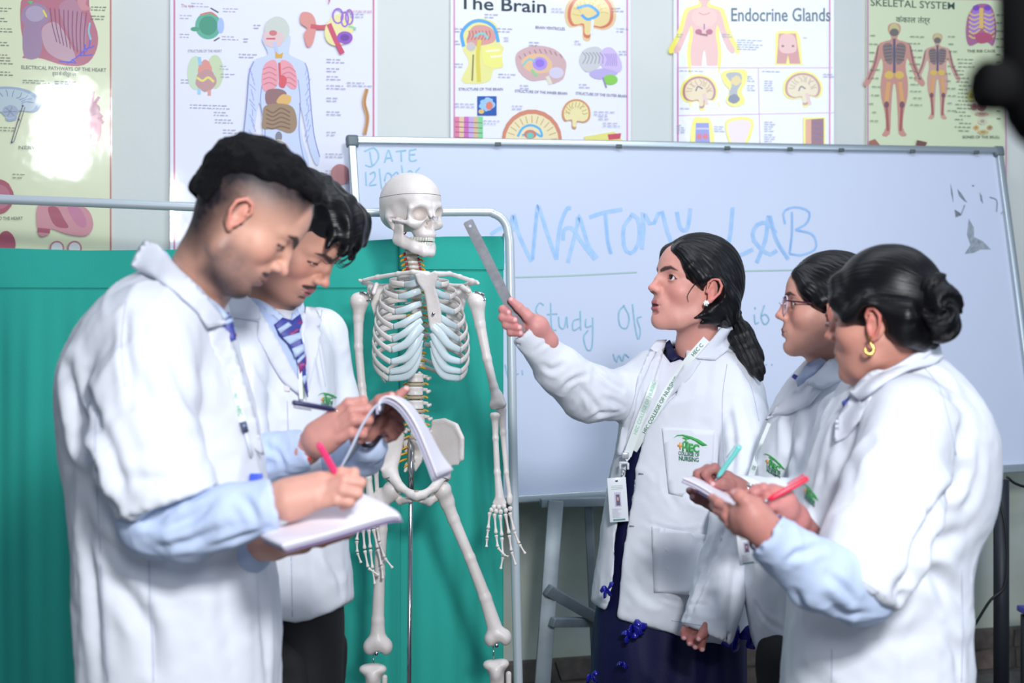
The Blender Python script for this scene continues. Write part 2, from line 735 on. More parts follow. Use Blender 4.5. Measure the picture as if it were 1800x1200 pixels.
class Poster:
    def __init__(self, x0, x1, ytop, ybot, rgb, border, label, tilt=0.0, inset=6, out=.004):
        self.pl = Plane(WALL.p, WALL.u, WALL.v)
        if tilt:
            piv = WALL.at((x0 + x1) / 2, ytop)
            v = (Matrix.Rotation(-tilt * .4, 3, wu) @ Vector((0, 0, 1)))
            self.pl = Plane(piv + wn * out, wu, v)
        self.n = 0
        at = self.pl.at
        c = [at(x0, ytop, .004), at(x1, ytop, .004), at(x1, ybot, .004), at(x0, ybot, .004)]
        self.root = empty('anatomy_poster', (c[3] + c[2]) / 2, label, 'poster', 'anatomy posters on the back wall')
        slab('sheet', c, 0.0035, pm(rgb), self.root)
        self.mb = MB()
        if border:
            w = 3
            i = inset
            for q in ([(x0 + i, ytop), (x0 + i + w, ytop), (x0 + i + w, ybot), (x0 + i, ybot)], [(x1 - i - w, ytop), (x1 - i, ytop), (x1 - i, ybot), (x1 - i - w, ybot)]):
                self.poly(q, border, sm=0)

    def lay(self):
        self.n += 1
        return 0.0046 + self.n * 0.00003

    def pts(self, P):
        o = self.lay()
        return [self.pl.at(x, y, o) for x, y in P]

    def poly(self, P, rgb, sm=24):
        if sm:
            P = catmull(P, sm, closed=True)
        v2 = [Vector((float(x), float(y))) for x, y in P]
        v, e, f, *_ = delaunay_2d_cdt(v2, [], [list(range(len(v2)))], 1, 1e-6)
        o = self.lay()
        q = [self.pl.at(p.x, p.y, o) for p in v]
        ff = []
        for t in f:
            a, b, c = [q[i] for i in t[:3]]
            ff.append(tuple(t) if (b - a).cross(c - a).dot(self.pl.n) > 0 else tuple(t)[::-1])
        self.mb.add(q, ff, pm(rgb))

    def ell(self, cx, cy, rx, ry, rgb, a=0, n=22, wob=0, seed=0):
        r = random.Random(seed)
        P = []
        for k in range(n):
            t = 2 * math.pi * k / n
            w = 1 + wob * r.uniform(-1, 1)
            x, y = rx * math.cos(t) * w, ry * math.sin(t) * w
            c, s_ = math.cos(math.radians(a)), math.sin(math.radians(a))
            P.append((cx + x * c - y * s_, cy + x * s_ + y * c))
        self.poly(P, rgb, sm=0)

    def line(self, P, w, rgb, sm=0):
        if sm:
            P = catmull(P, sm)
        P = np.asarray(P, dtype=float)
        T = np.gradient(P, axis=0)
        T /= np.linalg.norm(T, axis=1)[:, None] + 1e-9
        N = np.stack([-T[:, 1], T[:, 0]], 1) * w / 2
        o = self.lay()
        A = [self.pl.at(x, y, o) for x, y in P + N]
        B = [self.pl.at(x, y, o) for x, y in P - N]
        k = len(A)
        self.mb.add(A + B, [(i, i + 1, k + i + 1, k + i) for i in range(k - 1)], pm(rgb))

    def text(self, s, x, y, h, rgb, sx=1.0, slope=0.0, bold=0.0, name='lettering', width=None):
        V, T = text_mesh(s, 1.0, bold)
        if not len(V):
            return
        wd = V[:, 0].max()
        k = h / 0.72
        kx = (width / wd) if width else k * sx
        o = self.lay() + .0002
        q = [self.pl.at(x + a * kx, y - b * k + a * kx * slope, o) for a, b in V]
        mesh_obj(name, [tuple(p) for p in q], T, pm(rgb), self.root, smooth=False)

    def notes(self, x, y, w, n, dy=6, rgb=(150, 152, 165), seed=1, slope=.03):
        r = random.Random(seed)
        for i in range(n):
            ww = w * r.uniform(.55, 1)
            xx, yy = x, y + i * dy
            while xx < x + ww:
                l = r.uniform(3, 9)
                self.line([(xx, yy + (xx - x) * slope), (xx + l, yy + (xx + l - x) * slope)], 1.5, rgb)
                xx += l + 2.2

    def lead(self, a, b, rgb=(170, 172, 185)):
        self.line([a, b], 0.9, rgb)

    def brain(self, cx, cy, rx, ry, outer, fill, gyri, flip=1, halo=None, seed=0):
        """side section of a brain with rim, folds and stem"""
        sh = [(-1, .1), (-.92, -.45), (-.5, -.88), (.05, -1), (.6, -.82), (.95, -.35), (1, .15), (.8, .5), (.35, .45), (.3, .95), (.02, 1.0), (-.05, .55), (-.5, .6), (-.85, .45)]
        f = lambda k: [(cx + flip * x * rx * k, cy + y * ry * k) for x, y in sh]
        if halo:
            self.poly(f(1.13), halo, 40)
        self.poly(f(1), outer, 40)
        self.poly(f(.86), fill, 40)
        r = random.Random(seed)
        for i in range(11):
            t = math.pi * (1.02 + .96 * i / 10)
            a = (cx + flip * math.cos(t) * rx * .8, cy + math.sin(t) * ry * .8)
            b = (cx + flip * math.cos(t + .12) * rx * .45, cy + math.sin(t + .12) * ry * .42)
            mm = ((a[0] + b[0]) / 2 + r.uniform(-4, 4), (a[1] + b[1]) / 2 + r.uniform(-3, 3))
            self.line([a, mm, b], 1.6, gyri, 6)

    def done(self):
        self.mb.build('print', parent=self.root, smooth=False)


# poster of the heart (far left)
p = Poster(-70, 197, -60, 560, (222, 226, 190), (196, 112, 124), 'pale yellow heart chart hanging at the far left above the green screen', tilt=-0.105, inset=1, out=.055)
RED1, RED2, RED3, PUR = (186, 110, 128), (206, 140, 150), (170, 80, 100), (160, 130, 160)
p.poly([(42, -10), (36, 40), (44, 90), (40, 102), (70, 102), (110, 114), (148, 114), (168, 92), (172, 60), (158, 20), (150, -20), (90, -40)], RED1, 40)
p.ell(62, 28, 25, 22, PUR, wob=.05)
p.ell(62, 24, 17, 14, (176, 160, 184))
p.poly([(44, 40), (72, 50), (70, 98), (42, 98)], PUR, 16)
p.poly([(74, 50), (100, 40), (124, 78), (132, 106), (104, 104), (80, 86)], (196, 160, 172), 24)
p.poly([(104, 10), (132, 0), (150, 40), (150, 86), (134, 84), (116, 50)], (182, 130, 150), 24)
for k in range(9):
    p.line([(88 + k * 8, 14 + k), (92 + k * 7, 44 + k * 2), (100 + k * 6, 74 + k * 3)], 1.6, (120, 66, 110), 8)
for a, b in (((118, 112), (150, 86)), ((140, 98), (162, 96)), ((140, 98), (150, 78)), ((150, 86), (166, 80)), ((104, 108), (130, 110)), ((126, 104), (132, 112)), ((150, 92), (158, 70))):
    p.line([a, ((a[0] + b[0]) / 2 + 3, (a[1] + b[1]) / 2), b], 2, (84, 92, 220), 6)
p.line([(158, 40), (156, 56), (160, 70)], 3, (120, 200, 220), 6)
p.poly([(48, 2), (54, 8), (58, 2)], (70, 200, 120), 0)
p.line([(76, 18), (82, 30)], 3, (240, 220, 60))
p.poly([(136, -6), (160, -12), (150, 6), (160, 16), (142, 18)], RED2, 14)
p.text('ELECTRICAL PATHWAYS OF THE HEART', 37, 121, 6.5, (110, 120, 110), slope=.035, bold=.012, width=150)
p.text('हृदय के विद्युत पथ', 92, 132, 6, (110, 120, 110), slope=.035, bold=.01, width=42)
for i, yy in enumerate((14, 32, 50, 74, 96, 106, 126, 12, 28)):
    p.notes(-10 if i < 7 else 160, yy, 32, 2, 5, (120, 124, 110), i)
p.brain(10, 182, 62, 30, (150, 170, 196), (184, 200, 206), (120, 146, 184), seed=2)
p.ell(18, 196, 14, 11, (160, 172, 190), wob=.08)
for k in range(6):
    p.line([(18, 196), (18 + 12 * math.cos(k), 196 + 9 * math.sin(k))], 1.2, (110, 124, 160))
p.line([(40, 186), (32, 210), (20, 250)], 2, (90, 96, 100), 6)
p.line([(44, 188), (36, 214), (24, 250)], 1.4, (90, 96, 100), 6)
for a in (186, 210, 250):
    p.ell(40 - (a - 186) * .3, a, 2, 2, (50, 60, 110), n=8)
p.notes(40, 141, 46, 2, 4, (110, 140, 120), 5)
p.notes(96, 143, 42, 2, 4, (110, 120, 150), 6)
p.notes(0, 224, 30, 2, 5, (130, 134, 120), 7)
p.text('NERVOUS SYSTEM', 32, 262, 6, (110, 118, 100), width=100, bold=.01)
p.poly([(142, 186), (150, 176), (168, 180), (176, 200), (178, 232), (172, 252), (158, 256), (146, 240), (140, 214)], RED2, 30)
p.poly([(142, 178), (152, 174), (174, 186), (172, 200), (148, 204)], (176, 110, 130), 20)
for a in (((150, 180), (138, 162)), ((156, 178), (150, 158)), ((162, 178), (164, 160)), ((166, 182), (174, 170)), ((172, 198), (180, 206)), ((172, 206), (182, 216)), ((142, 190), (130, 186))):
    p.line(a, 5, (184, 110, 132))
p.ell(-2, 346, 26, 30, RED3, wob=.04)
p.ell(-2, 346, 20, 22, RED1)
p.notes(22, 306, 26, 2, 6, (130, 134, 120), 9)
p.text('TO THE HEART', -6, 386, 5.5, (120, 124, 110), width=46, bold=.01)
p.poly([(66, 362), (96, 360), (130, 356), (156, 370), (164, 396), (152, 414), (120, 412), (90, 402), (86, 412), (68, 412)], RED2, 36)
p.poly([(84, 366), (100, 364), (112, 384), (120, 400), (96, 396)], RED3, 18)
p.poly([(118, 362), (140, 366), (152, 388), (148, 400), (132, 392)], (196, 120, 150), 18)
p.line([(66, 404), (88, 406)], 8, RED3)
p.poly([(0, 412), (14, 406), (26, 420), (24, 440), (-6, 442)], RED3, 16)
for cx in (100, 131):
    p.ell(cx, 436, 13, 13, (190, 120, 134))
    p.ell(cx, 436, 10, 10, (222, 224, 224))
p.done()

# poster of the body's organs
p = Poster(299, 664, -60, 560, (232, 232, 246), (208, 120, 150), 'white chart with an open human torso above the two young men', tilt=0.03)
p.ell(366, 45, 23, 24, (96, 176, 150))
p.ell(366, 45, 16, 17, (70, 150, 124))
p.ell(388, 45, 6, 14, (170, 190, 236))
p.ell(343, 51, 8, 4, (80, 160, 130))
p.line([(352, 26), (370, 22), (380, 28)], 3, (214, 120, 110), 8)
p.line([(370, 14), (384, 22)], 2.5, (90, 100, 100))
p.line([(376, 72), (386, 66)], 2.5, (90, 100, 100))
p.ell(344, 128, 15, 30, (200, 220, 190))
p.ell(378, 126, 15, 30, (202, 216, 176))
p.ell(360, 122, 12, 16, (224, 150, 140), wob=.1)
p.ell(362, 142, 18, 19, (196, 150, 150), wob=.08)
p.line([(346, 136), (356, 142), (366, 136), (376, 144)], 4, (232, 220, 120), 10)
p.line([(350, 100), (352, 114)], 6, (150, 200, 232))
p.line([(350, 156), (350, 166)], 6, (160, 210, 236))
p.line([(368, 158), (368, 168)], 6, (222, 160, 150))
p.text("The eye", 318, 13, 6, (190, 110, 120), width=22)
p.text('STRUCTURE OF THE HEART', 330, 92, 5, (130, 132, 140), width=60)
for i, (x, y, w) in enumerate([(336, 6, 30), (316, 27, 22), (392, 15, 26), (390, 64, 34), (316, 60, 20), (386, 116, 20), (388, 130, 22), (318, 140, 20), (334, 184, 72), (376, 197, 30), (378, 210, 30), (392, 228, 30), (420, 95, 30), (428, 68, 12), (446, 44, 10), (574, 104, 30), (574, 120, 20), (574, 134, 26), (574, 150, 34), (574, 172, 22), (574, 196, 26), (574, 232, 22), (572, 270, 30), (572, 300, 22), (610, 145, 40), (608, 24, 40)]):
    p.notes(x, y, w, 2, 5, (176, 176, 192), i + 40)
# torso figure
TB = [(462, 64), (470, 90), (468, 98), (446, 106), (438, 130), (434, 180), (428, 236), (424, 262), (436, 262), (448, 220), (456, 180), (462, 236), (450, 300), (540, 300), (530, 236), (526, 180), (536, 220), (544, 262), (556, 290), (562, 276), (552, 236), (546, 180), (542, 130), (536, 110), (512, 98), (508, 90), (508, 60)]
p.poly(TB, (204, 214, 244), 90)
p.line([(446, 108), (438, 130), (434, 180), (428, 236), (424, 262)], 1.8, (130, 140, 190), 20)
p.line([(536, 110), (542, 130), (546, 180), (552, 236), (562, 276)], 1.8, (130, 140, 190), 20)
p.line([(462, 140), (458, 180), (466, 236), (452, 298)], 1.6, (140, 150, 200), 14)
p.line([(524, 140), (528, 180), (526, 236), (538, 298)], 1.6, (140, 150, 200), 14)
for k in range(14):
    p.line([(438 + k % 3 * 3, 120 + k * 9), (444 + k % 4 * 2, 132 + k * 9)], 1, (150, 150, 214))
    p.line([(540 + k % 3 * 3, 120 + k * 9), (536 + k % 4 * 2, 132 + k * 9)], 1, (150, 150, 214))
p.ell(487, 53, 22, 24, (206, 210, 200), wob=.02)
p.poly([(466, 56), (464, 72), (472, 82), (494, 80), (496, 58)], (228, 196, 196), 16)
p.ell(480, 58, 7, 5, (210, 120, 120))
p.line([(468, 68), (484, 68)], 3, (206, 90, 90))
p.line([(482, 74), (488, 96)], 6, (190, 200, 236))
p.poly([(484, 90), (490, 96), (498, 92), (496, 102), (484, 102)], (222, 170, 60), 0)
p.poly([(466, 112), (484, 106), (489, 130), (486, 152), (464, 160), (460, 136)], (236, 160, 170), 26)
p.poly([(494, 106), (512, 112), (522, 136), (520, 156), (506, 152), (494, 130)], (236, 160, 170), 26)
for k in range(4):
    p.line([(462, 122 + k * 9), (474, 118 + k * 9), (486, 124 + k * 9)], 1.4, (206, 110, 130), 8)
    p.line([(496, 122 + k * 9), (508, 118 + k * 9), (520, 126 + k * 9)], 1.4, (206, 110, 130), 8)
p.line([(491, 110), (493, 150)], 4, (214, 90, 90))
p.poly([(494, 132), (504, 138), (500, 154), (490, 150)], (222, 90, 100), 12)
p.poly([(468, 160), (490, 156), (504, 164), (496, 180), (470, 184)], (150, 110, 110), 18)
p.poly([(496, 166), (512, 170), (506, 184), (486, 180)], (226, 180, 110), 16)
p.poly([(466, 186), (494, 182), (516, 190), (522, 220), (510, 234), (484, 226), (462, 226), (462, 204)], (160, 132, 104), 30)
for k in range(5):
    p.line([(468, 192 + k * 8), (480, 198 + k * 7), (494, 190 + k * 8), (510, 198 + k * 7)], 2.6, (128, 98, 78), 14)
p.ell(490, 240, 6, 9, (130, 130, 140))
p.line([(474, 258), (490, 246), (506, 258)], 2.5, (214, 190, 150), 10)
p.line([(490, 252), (490, 276)], 2, (190, 90, 80))
# ear drawing
p.poly([(530, 22), (548, 24), (556, 44), (550, 76), (540, 82), (534, 60), (540, 50), (528, 40)], (222, 150, 140), 26)
p.line([(546, 46), (566, 48), (584, 44)], 8, (206, 90, 100), 8)
p.ell(596, 52, 24, 30, (236, 226, 160), 30)
p.line([(578, 42), (590, 70), (602, 94)], 9, (206, 80, 110), 10)
p.ell(606, 66, 14, 11, (150, 90, 190))
p.ell(606, 66, 8, 6, (112, 70, 160))
for cx, cy, a in ((594, 28, 30), (606, 34, 80), (614, 30, 130)):
    p.line([(cx + 9 * math.cos(t) * (1 if a < 60 else .7), cy + 13 * math.sin(t)) for t in np.linspace(0, 6.28, 14)], 3, (158, 110, 206))
p.line([(612, 46), (626, 50)], 4, (160, 210, 170))
p.text('STRUCTURE OF EAR', 610, 22, 4, (206, 110, 130), width=44)
p.text('y', 576, 4, 10, (200, 70, 90))
p.line([(645, 156), (640, 180), (646, 206), (641, 236)], 7, (206, 160, 110), 16)
p.line([(645, 156), (641, 180), (646, 206), (642, 236)], 3, (182, 130, 84), 16)
p.poly([(582, 300), (596, 288), (612, 296), (614, 318), (588, 326)], (190, 130, 130), 18)
p.done()

# brain poster
p = Poster(792, 1109, -60, 520, (238, 238, 250), (222, 150, 190), 'white brain chart above the middle of the whiteboard', tilt=0.02, inset=5)
p.text('The Brain', 806, 15, 23, (30, 52, 56), slope=.05, bold=.014, width=154)
p.brain(1038, 26, 40, 40, (214, 120, 90), (236, 214, 150), (220, 190, 110), flip=-1, halo=(232, 200, 150), seed=4)
p.line([(1014, 14), (1036, 10), (1052, 24), (1034, 34), (1022, 26)], 5, (90, 170, 232), 18)
p.line([(1042, 34), (1040, 60)], 5, (236, 236, 240))
p.poly([(812, 62), (820, 40), (845, 32), (872, 42), (880, 76), (886, 84), (882, 96), (884, 118), (868, 122), (858, 144), (812, 144), (824, 110), (814, 88)], (236, 230, 150), 50)
p.line([(815, 82), (812, 58), (828, 40), (848, 37), (868, 48), (876, 74)], 6, (92, 168, 226), 26)
p.poly([(820, 70), (830, 48), (848, 44), (866, 52), (870, 72), (846, 80), (826, 80)], (220, 160, 150), 30)
for k in range(7):
    p.line([(824 + k * 6, 54), (826 + k * 6, 62), (822 + k * 6, 70)], 1.5, (184, 100, 100), 6)
p.line([(834, 64), (848, 58), (858, 68)], 4, (140, 206, 206), 8)
p.ell(828, 82, 8, 8, (206, 196, 190))
p.line([(843, 70), (840, 100), (842, 144)], 7, (224, 208, 84), 10)
p.line([(832, 96), (830, 142)], 3, (150, 140, 90))
p.poly([(850, 84), (880, 86), (880, 118), (852, 114)], (242, 236, 132), 14)
p.line([(854, 90), (878, 88)], 3, (250, 250, 220))
p.line([(862, 100), (882, 98)], 3, (250, 250, 220))
p.text('STRUCTURE OF THE BRAIN', 806, 159, 5, (120, 122, 140), width=78, bold=.01)
p.poly([(906, 106), (912, 90), (940, 80), (974, 86), (994, 106), (994, 126), (988, 140), (968, 148), (960, 140), (934, 142), (914, 128)], (212, 176, 176), 40)
for k in range(9):
    p.line([(912 + k * 9, 98 - 12 * math.sin(k * .36)), (916 + k * 9, 104 - 10 * math.sin(k * .36))], 2, (180, 130, 140))
p.poly([(916, 112), (930, 96), (956, 96), (970, 110), (966, 126), (936, 128)], (232, 192, 150), 26)
p.ell(949, 112, 13, 12, (176, 150, 232))
p.ell(949, 111, 8, 7, (150, 120, 220))
p.line([(918, 116), (930, 104), (940, 108)], 3, (130, 200, 210), 8)
p.ell(978, 128, 13, 10, (214, 206, 226))
p.line([(934, 122), (944, 134)], 5, (150, 206, 150))
p.line([(962, 134), (968, 148)], 7, (228, 220, 200))
p.text('STRUCTURE OF THE INNER BRAIN', 905, 162, 5, (120, 122, 140), slope=.05, width=92, bold=.01)
p.poly([(1018, 108), (1026, 88), (1050, 82), (1062, 98), (1050, 120), (1030, 126)], (206, 206, 208), 26)
p.poly([(1058, 88), (1076, 84), (1092, 108), (1090, 126), (1066, 124), (1054, 108)], (210, 190, 232), 24)
p.poly([(1036, 128), (1060, 120), (1086, 128), (1066, 138), (1046, 138)], (190, 176, 224), 18)
for k in range(6):
    p.line([(1024 + k * 6, 92), (1030 + k * 6, 100), (1024 + k * 7, 112)], 1.4, (150, 150, 160), 8)
    p.line([(1062 + k * 4, 94), (1068 + k * 3, 104), (1064 + k * 4, 116)], 1.3, (166, 140, 206), 8)
p.ell(1073, 140, 13, 9, (140, 206, 84))
p.line([(1060, 136), (1066, 154)], 3, (150, 150, 170))
p.text('STRUCTURE OF THE OUTER BRAIN', 1012, 166, 5, (120, 122, 140), slope=.06, width=90, bold=.01)
p.text('BRAIN VENTRICLES', 941, 50, 5, (120, 122, 140), slope=.06, width=52, bold=.01)
p.poly([(839, 169), (873, 169), (873, 203), (839, 203)], (40, 90, 170), 0)
p.ell(856, 184, 13, 11, (160, 200, 236), wob=.2)
p.ell(860, 186, 6, 7, (226, 130, 110), wob=.1)
p.ell(846, 196, 5, 4, (236, 190, 110))
for i, c in enumerate(((226, 130, 160), (232, 200, 160), (206, 110, 190), (200, 170, 222), (214, 190, 150), (130, 214, 150))):
    p.poly([(799 + i * 8.3, 205), (807.5 + i * 8.3, 205), (807.5 + i * 8.3, 260), (799 + i * 8.3, 260)], c, 0)
for k in range(4):
    p.line([(800, 214 + k * 9), (848, 216 + k * 9)], 1.4, (150, 90, 120))
p.ell(935, 246, 53, 54, (212, 140, 112))
p.ell(935, 248, 47, 48, (238, 224, 180))
for k in range(13):
    t = math.pi * (1.03 + k * .94 / 12)
    p.line([(935 + 45 * math.cos(t), 248 + 45 * math.sin(t)), (935 + 32 * math.cos(t), 248 + 32 * math.sin(t))], 1.6, (206, 170, 110))
p.line([(910, 240), (918, 226), (932, 220), (948, 226), (952, 240), (936, 232), (918, 238)], 4, (96, 180, 226), 24)
p.ell(932, 236, 11, 8, (206, 130, 120))
p.ell(932, 238, 6, 5, (110, 200, 180))
p.brain(1013, 200, 25, 26, (214, 150, 100), (238, 226, 170), (206, 180, 120), flip=-1, seed=8)
p.poly([(1026, 240), (1080, 231), (1098, 250), (1090, 262), (1032, 262)], (232, 224, 130), 0)
p.poly([(1068, 236), (1092, 234), (1090, 244), (1070, 246)], (206, 80, 100), 0)
for i, (x, y, w) in enumerate([(874, 50, 30), (800, 50, 12), (800, 72, 10), (800, 112, 14), (876, 130, 26), (852, 25, 26), (1084, 50, 22), (1076, 14, 26), (914, 150, 20), (930, 74, 24), (1088, 90, 14), (1018, 148, 20), (800, 182, 36), (850, 212, 30), (900, 186, 18), (1044, 196, 38), (1052, 204, 18), (886, 66, 14), (1010, 72, 14), (970, 15, 20), (1060, 216, 30)]):
    p.notes(x, y, w, 2, 5, (180, 182, 200), i + 80)
p.done()

# endocrine poster
p = Poster(1184, 1466, -60, 520, (236, 236, 246), (206, 130, 170), 'white chart of glands with yellow-haloed figures', tilt=0.02)
HALO = (242, 232, 90)
SK, SK2 = (232, 180, 170), (206, 130, 120)


def body_fig(P, cx, y0, h, rgb, halo=None, cut=1.0, back=False):
    """front-standing figure: outline by hand, height H"""
    o = [(0, 0), (.05, .02), (.055, .07), (.03, .12), (.035, .15), (.13, .18), (.16, .25), (.19, .36), (.24, .47), (.27, .53), (.25, .56), (.21, .53), (.16, .42), (.115, .31), (.1, .4), (.12, .52), (.115, .66), (.085, .78), (.075, .92), (.11, .99), (.04, .98), (.03, .8), (.012, .56)]
    full = [(cx + x * h, y0 + y * h) for x, y in o] + [(cx - x * h, y0 + y * h) for x, y in o[::-1][:-1]]
    if halo:
        hl = [(cx + (x * 1.1 + .02) * h, y0 + (y - .5) * 1.06 * h + .5 * h) for x, y in o[1:]] + [(cx - (x * 1.1 + .02) * h, y0 + (y - .5) * 1.06 * h + .5 * h) for x, y in o[1:][::-1]]
        P.poly(hl, halo, 90)
    P.poly(full, rgb, 110)


body_fig(p, 1238, -18, 200, SK, HALO)
p.ell(1238, 30, 22, 18, (238, 190, 176))
p.line([(1228, 22), (1238, 26), (1248, 22)], 1.5, SK2, 6)
for x in (1228, 1247):
    p.ell(x, 56, 6, 5, (170, 60, 90))
p.line([(1230, 60), (1244, 62)], 4, (150, 50, 70))
p.line([(1238, 42), (1238, 52)], 2, (90, 60, 140))
p.poly([(1215, 116), (1262, 116), (1262, 190), (1215, 190)], (236, 236, 246), 0)
p.text('Endocrine Glands', 1284, 37, 24, (30, 70, 70), bold=.012, width=176)
p.poly([(1363, 58), (1370, 54), (1400, 54), (1406, 62), (1411, 114), (1362, 114)], HALO, 0)
p.poly([(1369, 59), (1399, 59), (1407, 112), (1388, 112), (1385, 96), (1382, 112), (1365, 112)], SK2, 0)
p.poly([(1373, 62), (1395, 62), (1400, 88), (1385, 94), (1370, 88)], SK, 16)
for x in (1376, 1394):
    p.ell(x, 81, 2.5, 2, (120, 60, 70))
p.line([(1190, 119), (1464, 119)], 1.2, (214, 150, 190))
p.line([(1333, 119), (1336, 260)], 1.2, (214, 150, 190))
p.line([(1190, 203), (1466, 198)], 1.2, (214, 150, 190))
p.brain(1229, 162, 29, 28, (176, 110, 110), (228, 206, 160), (196, 150, 120), flip=1, halo=HALO, seed=3)
p.brain(1411, 156, 31, 28, (190, 130, 120), (230, 212, 170), (196, 160, 130), flip=1, halo=HALO, seed=5)
for bx in (1229, 1410):
    p.line([(bx - 6, 160), (bx - 2, 152), (bx + 6, 156)], 2.5, (110, 90, 110), 8)
    p.line([(bx + 8, 164), (bx + 14, 184)], 6, (226, 190, 180))
p.poly([(1270, 126), (1310, 122), (1312, 144), (1304, 160), (1310, 180), (1290, 188), (1276, 178), (1282, 158), (1272, 146)], HALO, 30)
p.poly([(1276, 130), (1300, 128), (1304, 144), (1296, 160), (1298, 178), (1284, 180), (1282, 162), (1286, 148)], (166, 166, 170), 26)
p.ell(1294, 142, 9, 8, (226, 200, 120), wob=.2)
p.ell(1290, 174, 10, 8, (110, 110, 130), wob=.1)
p.poly([(1218, 210), (1234, 206), (1250, 212), (1254, 260), (1216, 260)], HALO, 14)
p.poly([(1223, 216), (1246, 216), (1248, 250), (1222, 250)], (130, 130, 200), 0)
p.line([(1224, 226), (1246, 226)], 3, (190, 190, 236))
for x in (1229, 1240):
    p.ell(x, 240, 5, 5, (206, 80, 100))
p.poly([(1276, 212), (1322, 208), (1320, 240), (1306, 262), (1286, 260)], HALO, 18)
p.poly([(1280, 216), (1318, 213), (1314, 238), (1304, 256), (1288, 254)], (236, 214, 216), 16)
p.poly([(1412, 206), (1451, 206), (1451, 262), (1412, 262)], HALO, 0)
p.poly([(1416, 210), (1448, 208), (1448, 262), (1416, 262)], (130, 40, 60), 0)
p.poly([(1416, 210), (1426, 210), (1426, 262), (1416, 262)], (222, 150, 100), 0)
for k in range(4):
    p.line([(1430, 216 + k * 9), (1444, 219 + k * 9)], 2, (80, 40, 120))
for i, (x, y, w, n) in enumerate([(1296, 70, 46, 5), (1412, 66, 12, 1), (1270, 60, 14, 2), (1190, 60, 14, 2), (1195, 124, 36, 1), (1340, 125, 30, 1), (1344, 142, 16, 5), (1314, 134, 12, 3), (1314, 150, 12, 3), (1344, 214, 18, 5), (1344, 236, 16, 4), (1190, 220, 14, 4), (1196, 190, 20, 1), (1256, 222, 14, 3), (1448, 130, 12, 2)]):
    p.notes(x, y, w, n, 4, (176, 178, 196), i + 120)
p.done()

# skeletal system poster
p = Poster(1523, 1771, -6, 520, (218, 228, 190), (202, 150, 184), 'yellow-green chart of the bones at the far right above the whiteboard', tilt=0.02, inset=1)
p.line([(1523, -4), (1770, 0)], 2, (214, 130, 160))
p.text('SKELETAL SYSTEM', 1530, 10, 13, (66, 92, 80), slope=.045, bold=.006, width=148)
p.text('कंकाल तंत्र', 1575, 39, 10, (66, 92, 80), slope=.03, bold=.008, width=60)
body_fig(p, 1572, 40, 200, (206, 150, 136))
body_fig(p, 1648, 58, 152, (210, 166, 150))
for cx, y0, h in ((1572, 40, 200), (1648, 58, 152)):
    p.ell(cx, y0 + h * .065, h * .045, h * .06, (206, 196, 140))
    p.ell(cx, y0 + h * .085, h * .04, h * .035, (120, 112, 110))
    p.line([(cx, y0 + h * .14), (cx, y0 + h * .44)], h * .022, (96, 96, 120))
    for s_ in (-1, 1):
        p.poly([(cx + s_ * h * .02, y0 + h * .19), (cx + s_ * h * .1, y0 + h * .2), (cx + s_ * h * .08, y0 + h * .33), (cx + s_ * h * .02, y0 + h * .36)], (144, 124, 120), 14)
        for k in range(5):
            p.line([(cx + s_ * h * .02, y0 + h * (.2 + k * .03)), (cx + s_ * h * .09, y0 + h * (.21 + k * .03))], 1.2, (86, 86, 104))
        p.ell(cx + s_ * h * .045, y0 + h * .46, h * .04, h * .035, (226, 190, 100))
        p.line([(cx + s_ * h * .05, y0 + h * .52), (cx + s_ * h * .07, y0 + h * .7)], h * .035, (226, 170, 110))
        p.ell(cx + s_ * h * .068, y0 + h * .72, h * .022, h * .03, (130, 90, 100))
        p.line([(cx + s_ * h * .066, y0 + h * .75), (cx + s_ * h * .055, y0 + h * .95)], h * .022, (170, 100, 96))
        p.line([(cx + s_ * h * .14, y0 + h * .2), (cx + s_ * h * .17, y0 + h * .36), (cx + s_ * h * .23, y0 + h * .5)], h * .012, (140, 100, 110), 8)
p.poly([(1706, 20), (1716, 8), (1738, 8), (1748, 24), (1752, 56), (1746, 80), (1736, 74), (1722, 74), (1704, 80), (1698, 60), (1700, 34)], (176, 110, 150), 40)
for s_ in (-1, 1):
    p.poly([(1726 + s_ * 4, 16), (1726 + s_ * 16, 18), (1726 + s_ * 22, 40), (1726 + s_ * 20, 56), (1726 + s_ * 6, 56)], (170, 130, 214), 22)
    p.ell(1726 + s_ * 10, 14, 6, 5, (130, 80, 190))
    for k in range(6):
        p.line([(1726 + s_ * 3, 24 + k * 7), (1726 + s_ * 14, 27 + k * 8), (1726 + s_ * 23, 22 + k * 8)], 2.6, (232, 200, 120), 8)
p.line([(1725, 14), (1725, 50)], 7, (232, 196, 110))
p.poly([(1714, 60), (1738, 58), (1744, 70), (1722, 76)], (190, 90, 120), 14)
p.text('THE RIB CAGE', 1700, 92, 5, (100, 110, 90), width=50, bold=.01)
for x, y, rx, ry, c in ((1709, 168, 8, 9, (222, 214, 120)), (1724, 170, 7, 9, (150, 120, 120)), (1713, 187, 6, 6, (170, 110, 110)), (1726, 186, 8, 8, (160, 110, 110)), (1726, 200, 12, 4, (206, 170, 150)), (1727, 213, 8, 6, (216, 210, 180)), (1716, 224, 5, 4, (226, 180, 110)), (1740, 224, 5, 4, (190, 160, 110)), (1728, 232, 10, 4, (214, 190, 130)), (1720, 138, 6, 8, (140, 150, 120))):
    p.ell(x, y, rx, ry, c, wob=.06)
    p.ell(x, y, rx * .5, ry * .5, tuple(int(v * .8) for v in c))
p.text('BONES OF THE SKULL', 1692, 243, 5, (100, 110, 90), width=66, bold=.01)
r = random.Random(12)
for i in range(20):
    p.notes(1682 + r.uniform(-4, 6), 104 + i * 6.6, 28, 1, 4, (130, 140, 120), i + 300)
